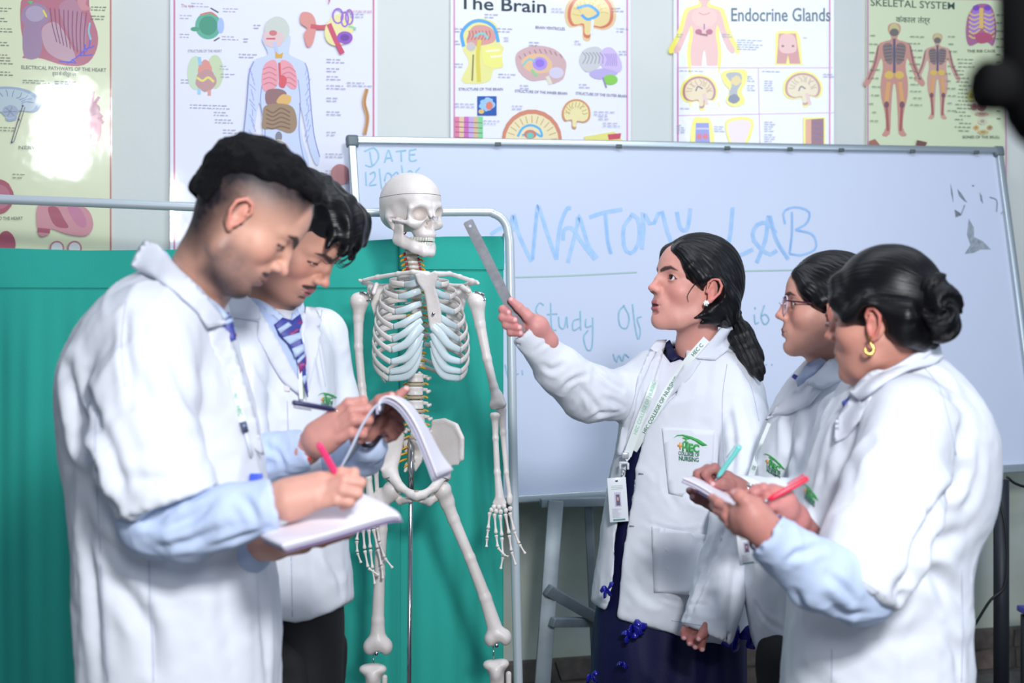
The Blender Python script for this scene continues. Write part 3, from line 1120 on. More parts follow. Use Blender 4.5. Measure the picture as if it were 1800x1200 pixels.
for i in range(14):
    p.notes(1752, 26 + i * 14, 14, 1, 4, (110, 120, 110), i + 330)
for i in range(11):
    p.notes(1600 + r.uniform(-3, 6), 64 + i * 12, 20, 1, 4, (140, 150, 130), i + 350)
    p.notes(1530 + r.uniform(-2, 4), 62 + i * 15, 14, 1, 4, (140, 150, 130), i + 370)
    p.notes(1664 + r.uniform(-2, 4), 64 + i * 13, 14, 1, 4, (140, 150, 130), i + 390)
p.poly([(1528, 248), (1538, 244), (1548, 256), (1528, 260)], (170, 110, 90), 0)
p.poly([(1612, 246), (1630, 250), (1626, 258), (1610, 256)], (120, 80, 70), 0)
p.done()

# ------------------------------------------------------------------ whiteboard
BU = Vector((7910, 2500, 221)).normalized()
BV = Vector((-1832, 2500, 17450)).normalized()
TL = Vector(W(612, 243, 4.72))
BRD = Plane(TL, BU, BV)
b_at = BRD.at
cTL, cTR = b_at(612, 243), b_at(1757, 262)
bw = (cTR - cTL).dot(BRD.u)
bh = 1.235
u_, v_ = BRD.u, -BRD.v if BRD.v.z < 0 else BRD.v
n_ = BRD.n
if v_.z < 0:
    v_ = -v_
o_ = cTL


def bp_(a, b, off=0.0):
    """board point: A along the width, B down from the top"""
    return o_ + u_ * a - v_ * b + n_ * off


broot = empty('whiteboard', bp_(bw / 2, bh), 'large aluminium-framed whiteboard leaning by the back wall', 'whiteboard')
m_board = mat('whiteboard_face', (204, 212, 232), 0.3, spec=0.3, bump=0.0003, bscale=2.0)
m_alu = mat('aluminium', (186, 196, 200), 0.35, metal=0.7)
m_corner = mat('corner_plastic', (104, 116, 122), 0.45)
slab('panel', [bp_(0.01, 0.01), bp_(bw - .01, .01), bp_(bw - .01, bh - .01), bp_(.01, bh - .01)], 0.012, m_board, broot)
RB = Matrix((u_, v_, n_)).transposed()
for nm, (a, b), (sa, sb) in (('frame_rail', (bw / 2, .008), (bw - .04, .024)), ('frame_rail', (bw / 2, bh - .01), (bw - .04, .026)), ('frame_rail', (.010, bh / 2), (.026, bh - .04)), ('frame_rail', (bw - .010, bh / 2), (.026, bh - .04))):
    MB().box(bp_(a, b, .004), (sa, sb, .026), m_alu, rot=RB, bev=.004).build(nm, parent=broot)
for a, b in ((.012, .012), (bw - .012, .012), (.012, bh - .014), (bw - .012, bh - .014)):
    MB().box(bp_(a, b, .004), (.042, .042, .031), m_corner, rot=RB, bev=.01).build('frame_corner', parent=broot)
MB().box(bp_(bw * .78, bh + .002, .03), (bw * .42, .012, .05), m_alu, rot=RB, bev=.003).build('pen_tray', parent=broot)
m_clip = mat('dark_clip', (86, 96, 92), 0.5)
for x in (873, 1085, 1275, 1385, 1475, 1600, 1712):
    q = b_at(x, 255 + (x - 900) * .0166 + 1)
    MB().box(q + n_ * .017, (.022, .012, .006), m_clip, rot=RB, bev=.002).build('frame_clip', parent=broot)


# handwriting: strokes read off the board, drawn as flat ink on it
INK = [0]


def ink(name, strokes, w, m, sm=14):
    mb = MB()
    for st in strokes:
        INK[0] += 1
        io = .0005 + INK[0] * .00004
        P = catmull(st, sm) if len(st) > 2 else catmull(st, 2)
        T = np.gradient(P, axis=0)
        T /= np.linalg.norm(T, axis=1)[:, None] + 1e-9
        N = np.stack([-T[:, 1], T[:, 0]], 1) * w / 2
        A = [b_at(x, y, io) for x, y in P + N]
        B = [b_at(x, y, io) for x, y in P - N]
        k = len(A)
        mb.add(A + B, [(i, i + 1, k + i + 1, k + i) for i in range(k - 1)], m)
    mb.build(name, m, broot, smooth=False)


m_blue = mat('blue_marker', (146, 188, 232), 0.5, rgb2=(172, 202, 236), vscale=30)
m_blue2 = mat('blue_marker_dark', (126, 174, 226), 0.5, rgb2=(158, 194, 234), vscale=30)
m_teal = mat('teal_marker', (122, 180, 200), 0.5, rgb2=(150, 194, 216), vscale=60)
m_green = mat('green_marker', (182, 206, 214), 0.5)
ink('heading', [
    [(862, 412), (884, 400), (910, 404)],
    [(886, 462), (896, 420), (902, 376), (912, 412), (934, 460)],
    [(936, 456), (944, 372), (948, 366), (962, 410), (978, 456)], [(978, 456), (984, 400), (996, 368), (1004, 366)],
    [(998, 462), (1014, 400), (1018, 380), (1034, 430), (1050, 454)], [(990, 422), (992, 404), (1006, 402), (1024, 428), (1046, 456)],
    [(1036, 382), (1060, 374), (1094, 368)], [(1064, 374), (1068, 420), (1074, 446)],
    [(1110, 380), (1096, 400), (1098, 436), (1112, 444), (1124, 420), (1122, 386), (1108, 376)],
    [(1128, 438), (1132, 400), (1130, 372), (1146, 396), (1162, 370), (1172, 404), (1184, 436)],
    [(1190, 372), (1196, 400), (1208, 402), (1214, 366)],
    [(1288, 364), (1284, 410), (1278, 446), (1296, 450), (1324, 438)],
    [(1330, 462), (1346, 420), (1352, 378), (1364, 420), (1386, 456)], [(1366, 440), (1350, 446), (1324, 420), (1330, 396), (1350, 392), (1364, 410)],
], 7, m_blue)
ink('heading', [
    [(1392, 372), (1392, 410), (1388, 446)], [(1380, 394), (1378, 372), (1398, 364), (1422, 372), (1418, 392), (1398, 404)], [(1398, 404), (1428, 412), (1434, 436), (1410, 448), (1388, 446)],
    [(944, 372), (939, 420), (936, 456)], [(1064, 374), (1068, 420), (1074, 446)], [(1352, 380), (1366, 424), (1384, 454)],
], 4, m_blue2)
ink('date_note', [
    [(650, 266), (654, 290)], [(640, 266), (658, 260), (666, 276), (654, 292), (642, 290)],
    [(676, 286), (683, 264), (690, 284)], [(678, 278), (688, 277)], [(696, 266), (714, 264)], [(705, 265), (706, 284)],
    [(720, 264), (721, 282), (733, 281)], [(720, 264), (732, 262)], [(720, 272), (730, 271)],
], 2.6, m_teal)
ink('date_note', [
    [(643, 302), (644, 326)], [(650, 306), (658, 302), (659, 312), (649, 325), (662, 324)], [(667, 296), (671, 332)],
    [(676, 318), (680, 304), (688, 308), (686, 322), (677, 322)], [(690, 308), (698, 302), (700, 312), (692, 322), (702, 322)], [(706, 290), (711, 326)],
    [(714, 310), (719, 300), (726, 304), (724, 314)], [(738, 294), (730, 304), (734, 318)],
], 2.4, m_teal)
ink('underline', [[(903, 487), (1000, 484), (1120, 478)], [(1300, 476), (1420, 474), (1500, 474)]], 2.4, mat('green_marker_line', (170, 200, 190), 0.5))
ink('study_note', [
    [(956, 536), (948, 532), (942, 546), (952, 560), (960, 572), (956, 584)],
    [(968, 532), (970, 576), (978, 580)], [(962, 552), (980, 551)], [(982, 556), (984, 574), (992, 576), (996, 556), (998, 576)],
    [(1018, 560), (1008, 564), (1008, 580), (1020, 574)], [(1020, 546), (1021, 580)],
    [(1030, 560), (1030, 574), (1040, 572)], [(1042, 558), (1042, 590), (1040, 612), (1032, 614), (1026, 592), (1034, 580)],
    [(1098, 536), (1088, 548), (1090, 572), (1102, 576), (1106, 556), (1096, 536)],
    [(1112, 534), (1116, 570), (1122, 596), (1126, 580), (1120, 560), (1128, 556)],
    [(1326, 552), (1328, 568), (1334, 566)], [(1327, 540), (1328, 543)], [(1344, 536), (1338, 556), (1344, 570), (1352, 562), (1346, 552), (1338, 556)],
    [(888, 640), (894, 662), (902, 640)], [(908, 652), (904, 648), (904, 658), (912, 656)], [(918, 650), (919, 658)],
    [(1004, 646), (1006, 626), (1009, 646)], [(1018, 644), (1020, 626), (1022, 646)],
    [(1078, 622), (1082, 634)], [(1084, 636), (1088, 624), (1094, 634), (1098, 622), (1106, 628)],
    [(1346, 640), (1348, 641)], [(1356, 640), (1358, 641)],
], 2.3, m_teal)
# peeled surface
m_peel = mat('peeled_backing', (120, 130, 142), 0.8, bump=0.001, bscale=120, rgb2=(160, 168, 180), vscale=60)
m_peel2 = mat('peeled_dark', (90, 98, 108), 0.8, rgb2=(140, 148, 160), vscale=80)
for P, m_ in (([(1703, 384), (1712, 400), (1712, 416), (1728, 424), (1742, 438), (1724, 438), (1712, 444), (1696, 446), (1706, 430), (1700, 412)], m_peel),
              ([(1683, 332), (1690, 340), (1700, 356), (1694, 352), (1686, 344)], m_peel2), ([(1678, 368), (1688, 374), (1690, 378), (1680, 382)], m_peel2),
              ([(1671, 322), (1675, 340), (1676, 356), (1672, 340)], m_peel2), ([(1722, 338), (1726, 344), (1728, 358), (1724, 352)], m_peel2),
              ([(1708, 325), (1714, 326), (1710, 328)], m_peel2)):
    slab('peeled_patch', [b_at(x, y, .0012) for x, y in P], .0014, m_, broot)
ink('scratch', [[(1740, 346), (1752, 352), (1752, 372)], [(1696, 360), (1690, 376)], [(1762, 372), (1760, 376)]], 1.4, m_peel2)

# stand of the whiteboard
m_leg = mat('grey_metal_leg', (150, 160, 166), 0.45, metal=0.3, rgb2=(120, 130, 136), vscale=8)
st = empty('board_stand', (0.18, 4.62, 0), 'grey metal A-shaped stand under the whiteboard beside the green screen', 'stand')


def bar(name, a, b, w, t, m, parent):
    a, b = Vector(a), Vector(b)
    z = (b - a).normalized()
    x = z.cross(Vector((0, 1, 0))).normalized()
    y = z.cross(x)
    return MB().box((a + b) / 2, (w, t, (b - a).length), m, rot=Matrix((x, y, z)).transposed(), bev=.003).build(name, parent=parent)


def fl_(px, d):
    return Vector(((px - 900) / F * d, d, 0.0))


bar('leg', W(977, 880, 4.60), fl_(944, 4.45), .05, .03, m_leg, st)
bar('leg', W(1034, 880, 4.66), fl_(1052, 4.80), .028, .02, m_leg, st)
bar('crossbar', W(962, 1036, 4.50), W(1062, 1094, 4.70), .036, .02, m_leg, st)
bar('crossbar', W(970, 1093, 4.48), W(1056, 1093, 4.76), .03, .02, m_leg, st)  # solid bar standing in for a shadow low behind the stand
bar('head_bar', W(950, 884, 4.60), W(1120, 880, 4.66), .03, .03, m_leg, st)

# dark pedestal at the right
m_black = mat('black_metal', (38, 42, 50), 0.5, metal=0.2)
m_blackb = mat('black_base', (52, 58, 66), 0.35, rgb2=(44, 50, 56), vscale=12)
d0 = 4.85
ps = empty('pedestal_stand', fl_(1760, d0), 'black pedestal pole on a round base under the right end of the whiteboard', 'stand')
c = fl_(1760, d0)
mb = MB()
mb.tube([c + Vector((0, 0, .03)), Vector(W(1760, 842, d0))], .026, 20, m_black)
mb.build('pole', parent=ps)
mb = MB()
prof = [(0.20, 0.0), (0.205, 0.012), (0.19, 0.03), (0.10, 0.05), (0.04, 0.062), (0.03, 0.07)]
vs, fs = [], []
for i, (r_, z) in enumerate(prof):
    for k in range(40):
        vs.append((c.x + r_ * math.cos(k * math.pi / 20), c.y + r_ * math.sin(k * math.pi / 20), z))
for i in range(len(prof) - 1):
    for k in range(40):
        fs.append((i * 40 + k, i * 40 + (k + 1) % 40, (i + 1) * 40 + (k + 1) % 40, (i + 1) * 40 + k))
fs.append(list(range(40))[::-1])
fs.append([200 + k for k in range(40)])
mb.add(vs, fs, m_blackb)
mb.build('round_base', parent=ps)
# cable hanging by the pole
mb = MB()
mb.tube([W(1757, 880, 4.80), W(1766, 920, 4.79), W(1770, 980, 4.79), W(1766, 1030, 4.79), W(1740, 1056, 4.80), W(1712, 1100, 4.83), W(1690, 1128, 4.86), W(1660, 1160, 4.9)], .005, 8, mat('black_cable', (24, 26, 30), 0.5), smooth_pts=40)
tag(mb.build('cable'), 'thin black cable curling down beside the pedestal pole', 'cable')
mb = MB()
mb.tube([W(1770, 838, 4.9), W(1786, 850, 4.92), W(1812, 856, 4.95), W(1850, 850, 5.0)], .005, 8, mat('black_cable', (24, 26, 30), 0.5), smooth_pts=24)
tag(mb.build('cable'), 'short black cable looping under the lower right edge of the whiteboard', 'cable')
# corner of a blue stool at the right edge
m_bluep = mat('blue_plastic', (58, 60, 190), 0.4)
sb = empty('blue_stool', fl_(1840, 5.2), 'low dark blue stool cut by the right edge of the photo', 'stool')
MB().box(Vector(W(1842, 1075, 5.2)), (.175, .16, .022), m_bluep, bev=.006).build('seat', parent=sb)
zt = float(W(0, 1075, 5.2)[2]) - .02
for dx in (-.065, .065):
    for dy in (-.06, .06):
        q = Vector(W(1842, 1075, 5.2)) + Vector((dx, dy, 0))
        MB().box((q.x, q.y, zt / 2), (.022, .022, zt), m_black, bev=.003).build('leg', parent=sb)

# ------------------------------------------------------------------ green ward screen
m_tube = mat('screen_tube', (206, 216, 222), 0.3, metal=0.25)
m_cloth = mat('green_cloth', (38, 172, 156), 0.85, bump=0.0006, bscale=500, rgb2=(36, 168, 152), vscale=3, sheen=.1)


def cd(px):
    return 4.00 + 0.16 * px / 900.0


sc_ = empty('ward_screen', (-0.6, 4.1, 0), 'folding ward screen of white tube with green cloth behind the skeleton', 'screen')
mb = MB()
P = [W(-60, 347, cd(-60)), W(0, 350, cd(0)), W(160, 356, cd(160)), W(333, 363, cd(333)), W(500, 369, cd(500)), W(650, 373, cd(650)), W(840, 372, cd(840)), W(868, 375, cd(868)), W(886, 388, cd(888)), W(894, 412, cd(893)), W(897, 470, cd(896)), W(902, 800, cd(901)), W(911, 1200, cd(908))]
e = P[-1] + (P[-1] - P[-2]) * ((P[-1][2] - 0.06) / (P[-2][2] - P[-1][2]))
P.append(e)
mb.tube(P, .0135, 14, m_tube, smooth_pts=120)
mb.build('tube_frame', parent=sc_)
mb = MB()
mb.tube([e, e + np.array([0, 0, -.02])], .018, 14, mat('rubber_grey', (90, 94, 98), .6))
mb.tube([e + np.array([0, -.2, .02]), e + np.array([0, .2, .02])], .0135, 12, m_tube)
for q in (-.2, .2):
    mb.tube([e + np.array([-.012, q, -.035]), e + np.array([.012, q, -.035])], .022, 16, m_black)
mb.build('foot', parent=sc_)


def cloth(name, x0, x1, ytop, thick=.003, seed=0, extra=0.0, zb=0.12, ybot=None):
    nx, nz = int((x1 - x0) / 4), 70
    vs = []
    for j in range(nz + 1):
        for i in range(nx + 1):
            px = x0 + (x1 - x0) * i / nx
            d = cd(px) + .045
            top = W(px, np.interp(px, *zip(*ytop)), d)
            zz = top[2] + ((zb if ybot is None else W(px, ybot, d)[2]) - top[2]) * j / nz
            down = top[2] - zz
            am = min(1, max(0, (down - .08) * 4))
            fold = .006 * am * math.sin(px * .055 + 1.2 * math.sin(px * .013 + seed) + .8 * math.sin(zz * 1.3)) + .002 * am * math.sin(px * .17 + seed + math.sin(zz * 2)) + .006 * math.sin(px * .021 + zz * 2.2 + seed)
            vs.append((top[0], d + fold - extra, zz))
    fs = [(j * (nx + 1) + i, (j + 1) * (nx + 1) + i, (j + 1) * (nx + 1) + i + 1, j * (nx + 1) + i + 1) for j in range(nz) for i in range(nx)]
    n = len(vs)
    vb = [(x, y + thick, z) for x, y, z in vs]
    fb = [tuple(k + n for k in f[::-1]) for f in fs]
    rim = []
    B = [j * (nx + 1) for j in range(nz + 1)] + [nz * (nx + 1) + i for i in range(1, nx + 1)] + [j * (nx + 1) + nx for j in range(nz - 1, -1, -1)] + [i for i in range(nx - 1, 0, -1)]
    for k in range(len(B)):
        a, b = B[k], B[(k + 1) % len(B)]
        rim.append((b, a, a + n, b + n))
    return mesh_obj(name, vs + vb, fs + fb + rim, m_cloth, sc_)


yt = [(-100, 436), (0, 437), (150, 441), (300, 440), (480, 434), (620, 426), (703, 420), (790, 417), (884, 416)]
cloth('curtain_panel', -90, 703, yt, seed=1)
cloth('curtain_panel', 701, 885, yt, seed=4, extra=.004)
cloth('hem_band', -90, 702, [(a, b - 1) for a, b in yt], seed=1, extra=.0035, ybot=506)
cloth('hem_band', 702, 886, [(a, b - 1) for a, b in yt], seed=4, extra=.0078, ybot=474)
mb = MB()
mb.tube([W(883, 417, 4.19), W(888, 408, 4.17), W(895, 406, 4.16)], .003, 6, mat('white_string', (220, 224, 230), .8), smooth_pts=8)
mb.build('tie_string', parent=sc_)

# ------------------------------------------------------------------ unidentified dark shape close to the lens, built as a lamp head, out of focus
d1 = 1.0
m_dark = mat('standin_black', (5, 5, 6), 0.9, spec=.1)
lamp = empty('lamp_standin', (W(1905, 600, d1)[0], d1, 0), 'unidentified black blurred shape at the upper right edge close to the lens, built as a lamp head', 'lamp')
mb = MB()
mb.tube([W(1836, -190, d1), W(1836, -180, d1), W(1838, 150, d1), W(1842, 196, d1), W(1850, 214, d1), W(1862, 240, d1)], [.022, .032, .032, .030, .027, .022], 28, m_dark)
mb.tube([W(1862, 240, d1), W(1905, 300, d1)], [.022, .020], 20, m_dark)
mb.build('housing', parent=lamp)
mb = MB()
mb.tube([W(1722, 148, d1 - .01), W(1732, 150, d1 - .01), W(1770, 152, d1), W(1840, 150, d1)], [.0155, .0185, .0185, .016], 24, m_dark)
mb.build('locking_knob', parent=lamp)
mb = MB()
mb.tube([W(1836, -192, d1), W(1836, -240, d1), W(1836, -262, d1)], [.03, .055, .062], 28, m_dark)
mb.build('reflector', parent=lamp)
q = W(1905, 300, d1)
mb = MB()
mb.tube([(q[0], q[1], q[2] + .02), (q[0], q[1], .12)], .011, 12, m_dark)
mb.build('pole', parent=lamp)
for k in range(3):
    a = k * 2 * math.pi / 3 + .6
    mb = MB()
    mb.tube([(q[0], q[1], .45), (q[0] + .3 * math.cos(a), q[1] + .3 * math.sin(a), .012)], .009, 8, m_dark)
    mb.build('leg', parent=lamp)
# ================================================================== anatomical skeleton on its pole
SD = 3.80
m_bone = mat('bone_plastic', (238, 230, 226), 0.38, bump=0.0005, bscale=120, rgb2=(228, 219, 213), vscale=18)
m_cart = mat('cartilage_plastic', (212, 226, 230), 0.3, spec=.4)
m_disc = mat('disc_plastic', (186, 168, 140), 0.5)
m_nerve = mat('nerve_yellow', (226, 168, 40), 0.45)
m_art = mat('artery_red', (190, 36, 60), 0.45)
m_tooth = mat('tooth_plastic', (226, 226, 214), 0.25)
m_steel = mat('steel', (190, 192, 196), 0.18, metal=1.0)
m_seam = mat('bone_seam', (90, 84, 84), 0.7)
SK_ = empty('anatomical_skeleton', (W(720, 600, SD)[0], SD + .03, 0), 'life-size white plastic human skeleton model hanging on a steel pole', 'skeleton')


def B(px, py, dz=0.0):
    return W(px, py, SD + dz)


def bone(name, fn, pts, pad, h, parent=SK_, m=None):
    P = np.array(pts)
    V, Q = nets(fn, P.min(0) - pad, P.max(0) + pad, h)
    return mesh_obj(name, V, Q, m or m_bone, parent)


def longbone(name, pts, rs, extra=(), h=.003, k=.012, parent=SK_):
    """PTS: (px, py, dz); EXTRA: knobs (px, py, dz, rx, ry, rz)"""
    W_ = [B(*p) for p in pts]

    def fn(P):
        d = chain(P, W_, rs, 0.006)
        for e in extra:
            d = smin(d, ell(P, B(e[0], e[1], e[2]), e[3:6]), k)
        return d
    allp = W_ + [B(e[0], e[1], e[2]) for e in extra]
    return bone(name, fn, allp, .045, h, parent)


# --- skull, modelled about the ear line, then turned
SK_YAW = math.radians(-48)            # looks towards the right of the photo
SKC = Vector(B(722, 386, 0.0))
MS = Matrix.Translation(SKC) @ Matrix.Rotation(SK_YAW, 4, 'Z') @ Matrix.Rotation(math.radians(3), 4, 'Y')
MSn = np.array(MS)


def to_world(V, M=MSn):
    return V @ M[:3, :3].T + M[:3, 3]


def skull_fn(P):
    d = ell(P, (-.014, 0, .046), (.090, .069, .080))
    d = smin(d, ell(P, (.030, 0, .052), (.056, .056, .056)), .03)
    d = smin(d, ell(P, (-.05, 0, .008), (.045, .05, .034)), .02)
    d = smin(d, ell(P, (.05, 0, -.012), (.030, .032, .044)), .02)
    A = P.copy()
    A[:, 1] = np.abs(A[:, 1])
    # temple hollow
    d = smax(d, -ell(A, (.042, .074, .018), (.028, .020, .030)), .012)
    d = smin(d, chain(A, [(.084, .008, .034), (.078, .032, .038), (.064, .050, .026)], [.008, .0075, .006]), .009)
    d = smin(d, chain(A, [(.064, .050, .026), (.058, .051, .008), (.062, .048, -.010)], [.006, .0052, .0075]), .006)
    d = smin(d, chain(A, [(.084, .012, .028), (.084, .016, .004), (.078, .028, -.010), (.062, .048, -.012)], [.006, .005, .005, .008]), .007)
    d = smin(d, chain(A, [(.062, .050, -.012), (.036, .064, -.008), (.008, .066, -.004), (-.008, .060, .0)], [.0075, .0045, .004, .006]), .005)
    d = smin(d, ell(P, (.066, 0, -.040), (.026, .029, .018)), .012)
    d = smin(d, ell(A, (.064, .034, -.014), (.016, .017, .013)), .008)
    # eye sockets
    d = smax(d, -rell(A, (.084, .0315, .012), (.040, .0205, .0176), rot(0, 0, 22)), .005)
    # nose
    d = smin(d, chain(A, [(.085, .003, .030), (.089, .004, .018), (.094, .005, .006)], [.0055, .0055, .0045]), .007)
    d = smax(d, -chain(A, [(.093, .001, .002), (.086, .0055, -.011), (.085, .0050, -.020)], [.0050, .0098, .0085]), .0035)
    d = smax(d, -ell(A, (.084, .0060, -.0125), (.026, .0080, .0120)), .003)
    d = smin(d, cone(P, (.072, 0, -.004), (.080, 0, -.022), .0014, .0014), .001)
    # mastoid, base
    d = smin(d, chain(A, [(-.014, .056, .004), (-.006, .052, -.026)], [.015, .006]), .014)
    d = smax(d, -ell(A, (.002, .064, -.002), (.006, .012, .005)), .004)
    d = smax(d, -ell(A, (.030, .048, -.030), (.026, .018, .022)), .01)
    d = smax(d, -cone(P, (-.02, 0, -.06), (-.02, 0, -.01), .016, .016), .006)
    return d


V, Q = nets(skull_fn, (-.12, -.09, -.08), (.12, .09, .14), .0024)
skull = mesh_obj('skull', to_world(V), Q, m_bone, SK_)


def line_on(fn_pts, r, m, name, par):
    mb_ = MB()
    mb_.tube([to_world(np.array([p]))[0] for p in fn_pts], r, 5, m, smooth_pts=40)
    return mb_.build(name, parent=par)


# the saw line round the skull cap
bvs = bvh_of((V, Q))
pts = []
for a in np.linspace(-100, 160, 60):
    dr = Vector((math.cos(math.radians(a)), -math.sin(math.radians(a)), 0))
    zc = .066 - .012 * (1 - math.cos(math.radians(a))) * .5
    o = Vector((0, 0, zc))
    loc, *_ = bvs.ray_cast(o + dr * .3, -dr, 1)
    if loc:
        pts.append(tuple(loc))
mb = MB()
mb.tube([to_world(np.array([p]))[0] for p in pts], .0007, 5, m_seam)
mb.build('cap_seam', parent=skull)


def jaw_fn(P):
    A = P.copy()
    A[:, 1] = np.abs(A[:, 1])
    d = cone(A, (.012, .052, -.002), (.010, .051, -.010), .006, .006)
    d = smin(d, ell(A, (.014, .0505, -.032), (.021, .0058, .037)), .006)
    d = smin(d, cone(A, (.030, .050, -.006), (.024, .050, -.020), .004, .005), .008)
    d = smin(d, chain(A, [(.006, .050, -.056), (.030, .042, -.066), (.056, .028, -.078), (.074, .012, -.086)], [.010, .0115, .012, .012], .006), .012)
    d = smin(d, chain(A, [(.022, .045, -.052), (.052, .029, -.064), (.073, .011, -.071), (.077, 0, -.072)], [.008, .010, .010, .010], .004), .012)
    d = smin(d, ell(P, (.078, 0, -.089), (.011, .018, .008)), .01)
    return d


V, Q = nets(jaw_fn, (-.03, -.08, -.12), (.11, .08, .02), .0022)
jaw = mesh_obj('jaw', to_world(V), Q, m_bone, SK_)
for nm, zc, dz, par in (('upper_teeth', -.0545, 1, skull), ('lower_teeth', -.0625, -1, jaw)):
    mb = MB()
    for i in range(-7, 8):
        t = (i + (.5 if i == 0 else 0)) * .20
        t = i * .205
        x = .040 + .047 * math.cos(t)
        y = .0275 * math.sin(t) * 1.05
        if dz < 0:
            x -= .003
        a = math.atan2(math.sin(t) / .0275, math.cos(t) / .047)
        R = Matrix.Rotation(a, 3, 'Z')
        s = .0062 if abs(i) < 4 else .0078
        b = MB().box((0, 0, 0), (.0055 if abs(i) < 4 else .008, s, .0105), None, bev=.0016)
        vs = [MS @ (Vector((x, y, zc + dz * .002)) + R @ Vector(v)) for v in b.v]
        mb.add(vs, b.f, m_tooth)
    mb.build(nm, parent=par)['kind'] = 'stuff'
mb = MB()
mb.tube([B(709, 396), B(707, 405), B(710, 412), B(714, 408)], .0022, 6, m_art, smooth_pts=10)
mb.tube([B(722, 390, -.05), B(728, 394, -.055), B(733, 397, -.06)], .003, 8, mat('spring_dark', (70, 66, 70), .4, metal=.6))
mb.build('jaw_spring', parent=skull)

# --- spine
NS = [0]


def vert_fn(hw, hh, hd, sp, tp):
    def fn(P):
        q = P.copy()
        rr = np.sqrt((q[:, 0] / hw) ** 2 + (q[:, 1] / hd) ** 2)
        waist = 1 - .14 * (1 - (q[:, 2] / hh) ** 2)
        body = smax((rr - waist) * min(hw, hd), np.abs(q[:, 2]) - hh, hh * .5)
        A = P.copy()
        A[:, 0] = np.abs(A[:, 0])
        d = smin(body, cone(A, (hw * .6, hd * .9, hh * .3), (tp, hd * 1.4, hh * .2), hh * .55, hh * .38), .004)
        d = smin(d, cone(P, (0, hd * 1.2, 0), (0, hd * 1.5 + sp, -hh * 1.2), hh * .6, hh * .35), .004)
        d = smin(d, cone(A, (hw * .55, hd * 1.35, hh * .9), (hw * .6, hd * 1.3, -hh * 1.2), hh * .5, hh * .42), .004)
        return d
    return fn


def vertebra(px, py, dz, hw, hh, hd, sp, tp, yaw=0.2):
    fn = vert_fn(hw, hh, hd, sp, tp)
    key = (round(hw, 4), round(hh, 4))
    if key not in VC:
        e = max(tp + hh, hw) + .004
        VC[key] = nets(fn, (-e, -hd - .01, -hh * 3.2), (e, hd * 1.5 + sp + .01, hh * 2.6), .0024 if hh < .008 else .003)
    V_, Q_ = VC[key]
    c, s = math.cos(yaw), math.sin(yaw)
    R_ = np.array([[c, -s, 0], [s, c, 0], [0, 0, 1]])
    o = B(px, py, dz)
    ob = mesh_obj('vertebra', V_ @ R_.T + o, Q_, m_bone, SK_, loc=o)
    return ob


VC = {}


def nerves(px, py, dz, w, red=False, drop=4, sides=(-1, 1)):
    for s_ in sides:
        mb_ = MB()
        r = .0026
        mb_.tube([B(px + s_ * w * .45, py, dz + .012), B(px + s_ * w * .8, py + 1, dz + .006), B(px + s_ * w, py + drop, dz)], [r, r * 1.2, r * .9], 7, m_nerve, smooth_pts=6)
        if red:
            mb_.tube([B(px + s_ * w * .55, py - 3, dz + .002), B(px + s_ * w * .62, py + 3, dz + .002)], .0028, 6, m_art)
        mb_.build('nerve', parent=SK_)


def disc(px, py, dz, hw, hd, hh, yaw=.2):
    vs, fs = [], []
    o = B(px, py, dz)
    prof = [(.9, -hh), (1.0, -hh * .5), (1.0, hh * .5), (.9, hh)]
    for r, z in prof:
        for k in range(20):
            t = k * math.pi / 10
            vs.append((o[0] + r * hw * math.cos(t), o[1] + r * hd * math.sin(t), o[2] + z))
    for i in range(3):
        for k in range(20):
            fs.append((i * 20 + k, i * 20 + (k + 1) % 20, (i + 1) * 20 + (k + 1) % 20, (i + 1) * 20 + k))
    fs += [list(range(20))[::-1], [60 + k for k in range(20)]]
    mesh_obj('spinal_disc', vs, fs, m_disc, SK_)


# cervical
for i in range(7):
    y = 436 + i * 8.2
    x = 721 + i * 1.6
    vertebra(x, y, -.004 + .003 * i, .0165, .0046, .010, .012, .020)
    if i > 0:
        nerves(x, y + 3, .002, 20, True)
    disc(x + .8, y + 4.1, -.004 + .003 * i, .0155, .0095, .0018)
# thoracic
for i in range(12):
    y = 494 + i * 13.2
    dz = .035 + .045 * math.sin(math.pi * i / 12.5)
    x = 731 + 2 * math.sin(i * .4)
    vertebra(x, y, dz, .0165, .0076, .0135, .022, .028)
    if i not in (2, 8):
        nerves(x, y + 6, dz - .004, 19, False, 3)
    disc(x, y + 6.6, dz, .0155, .0125, .0018)
# lumbar
LUM = [(731, 664), (730, 687), (731, 711), (733, 735), (735, 757)]
for i, (x, y) in enumerate(LUM):
    dz = .018 - .012 * math.sin(i * .7)
    vertebra(x, y, dz, .0235, .0125, .018, .022, .034)
    nerves(x, y + 9, dz, 22, False, 3)
    disc(x, y + 11.5, dz, .025, .0195, .0038)
    mb = MB()
    mb.tube([B(x - 20, y + 2, dz), B(x - 26, y, dz + .010)], [.005, .0045], 8, m_bone)
    mb.tube([B(x + 20, y + 2, dz), B(x + 26, y, dz + .010)], [.005, .0045], 8, m_bone)
    mb.build('transverse_process', parent=SK_)

# --- rib cage, in its own frame: origin on the spine, yawed to the right of the photo
TY = math.radians(14)
FW = np.array([math.sin(TY), -math.cos(TY), 0])
LT = np.array([math.cos(TY), math.sin(TY), 0])
SP0 = B(731, 0, .06)
SP0[2] = 0


def TH(lat, fwd, z):
    return SP0 + LT * lat + FW * fwd + np.array([0, 0, z])


def zpx(py):
    return CAMZ - (py - 600) / F * SD


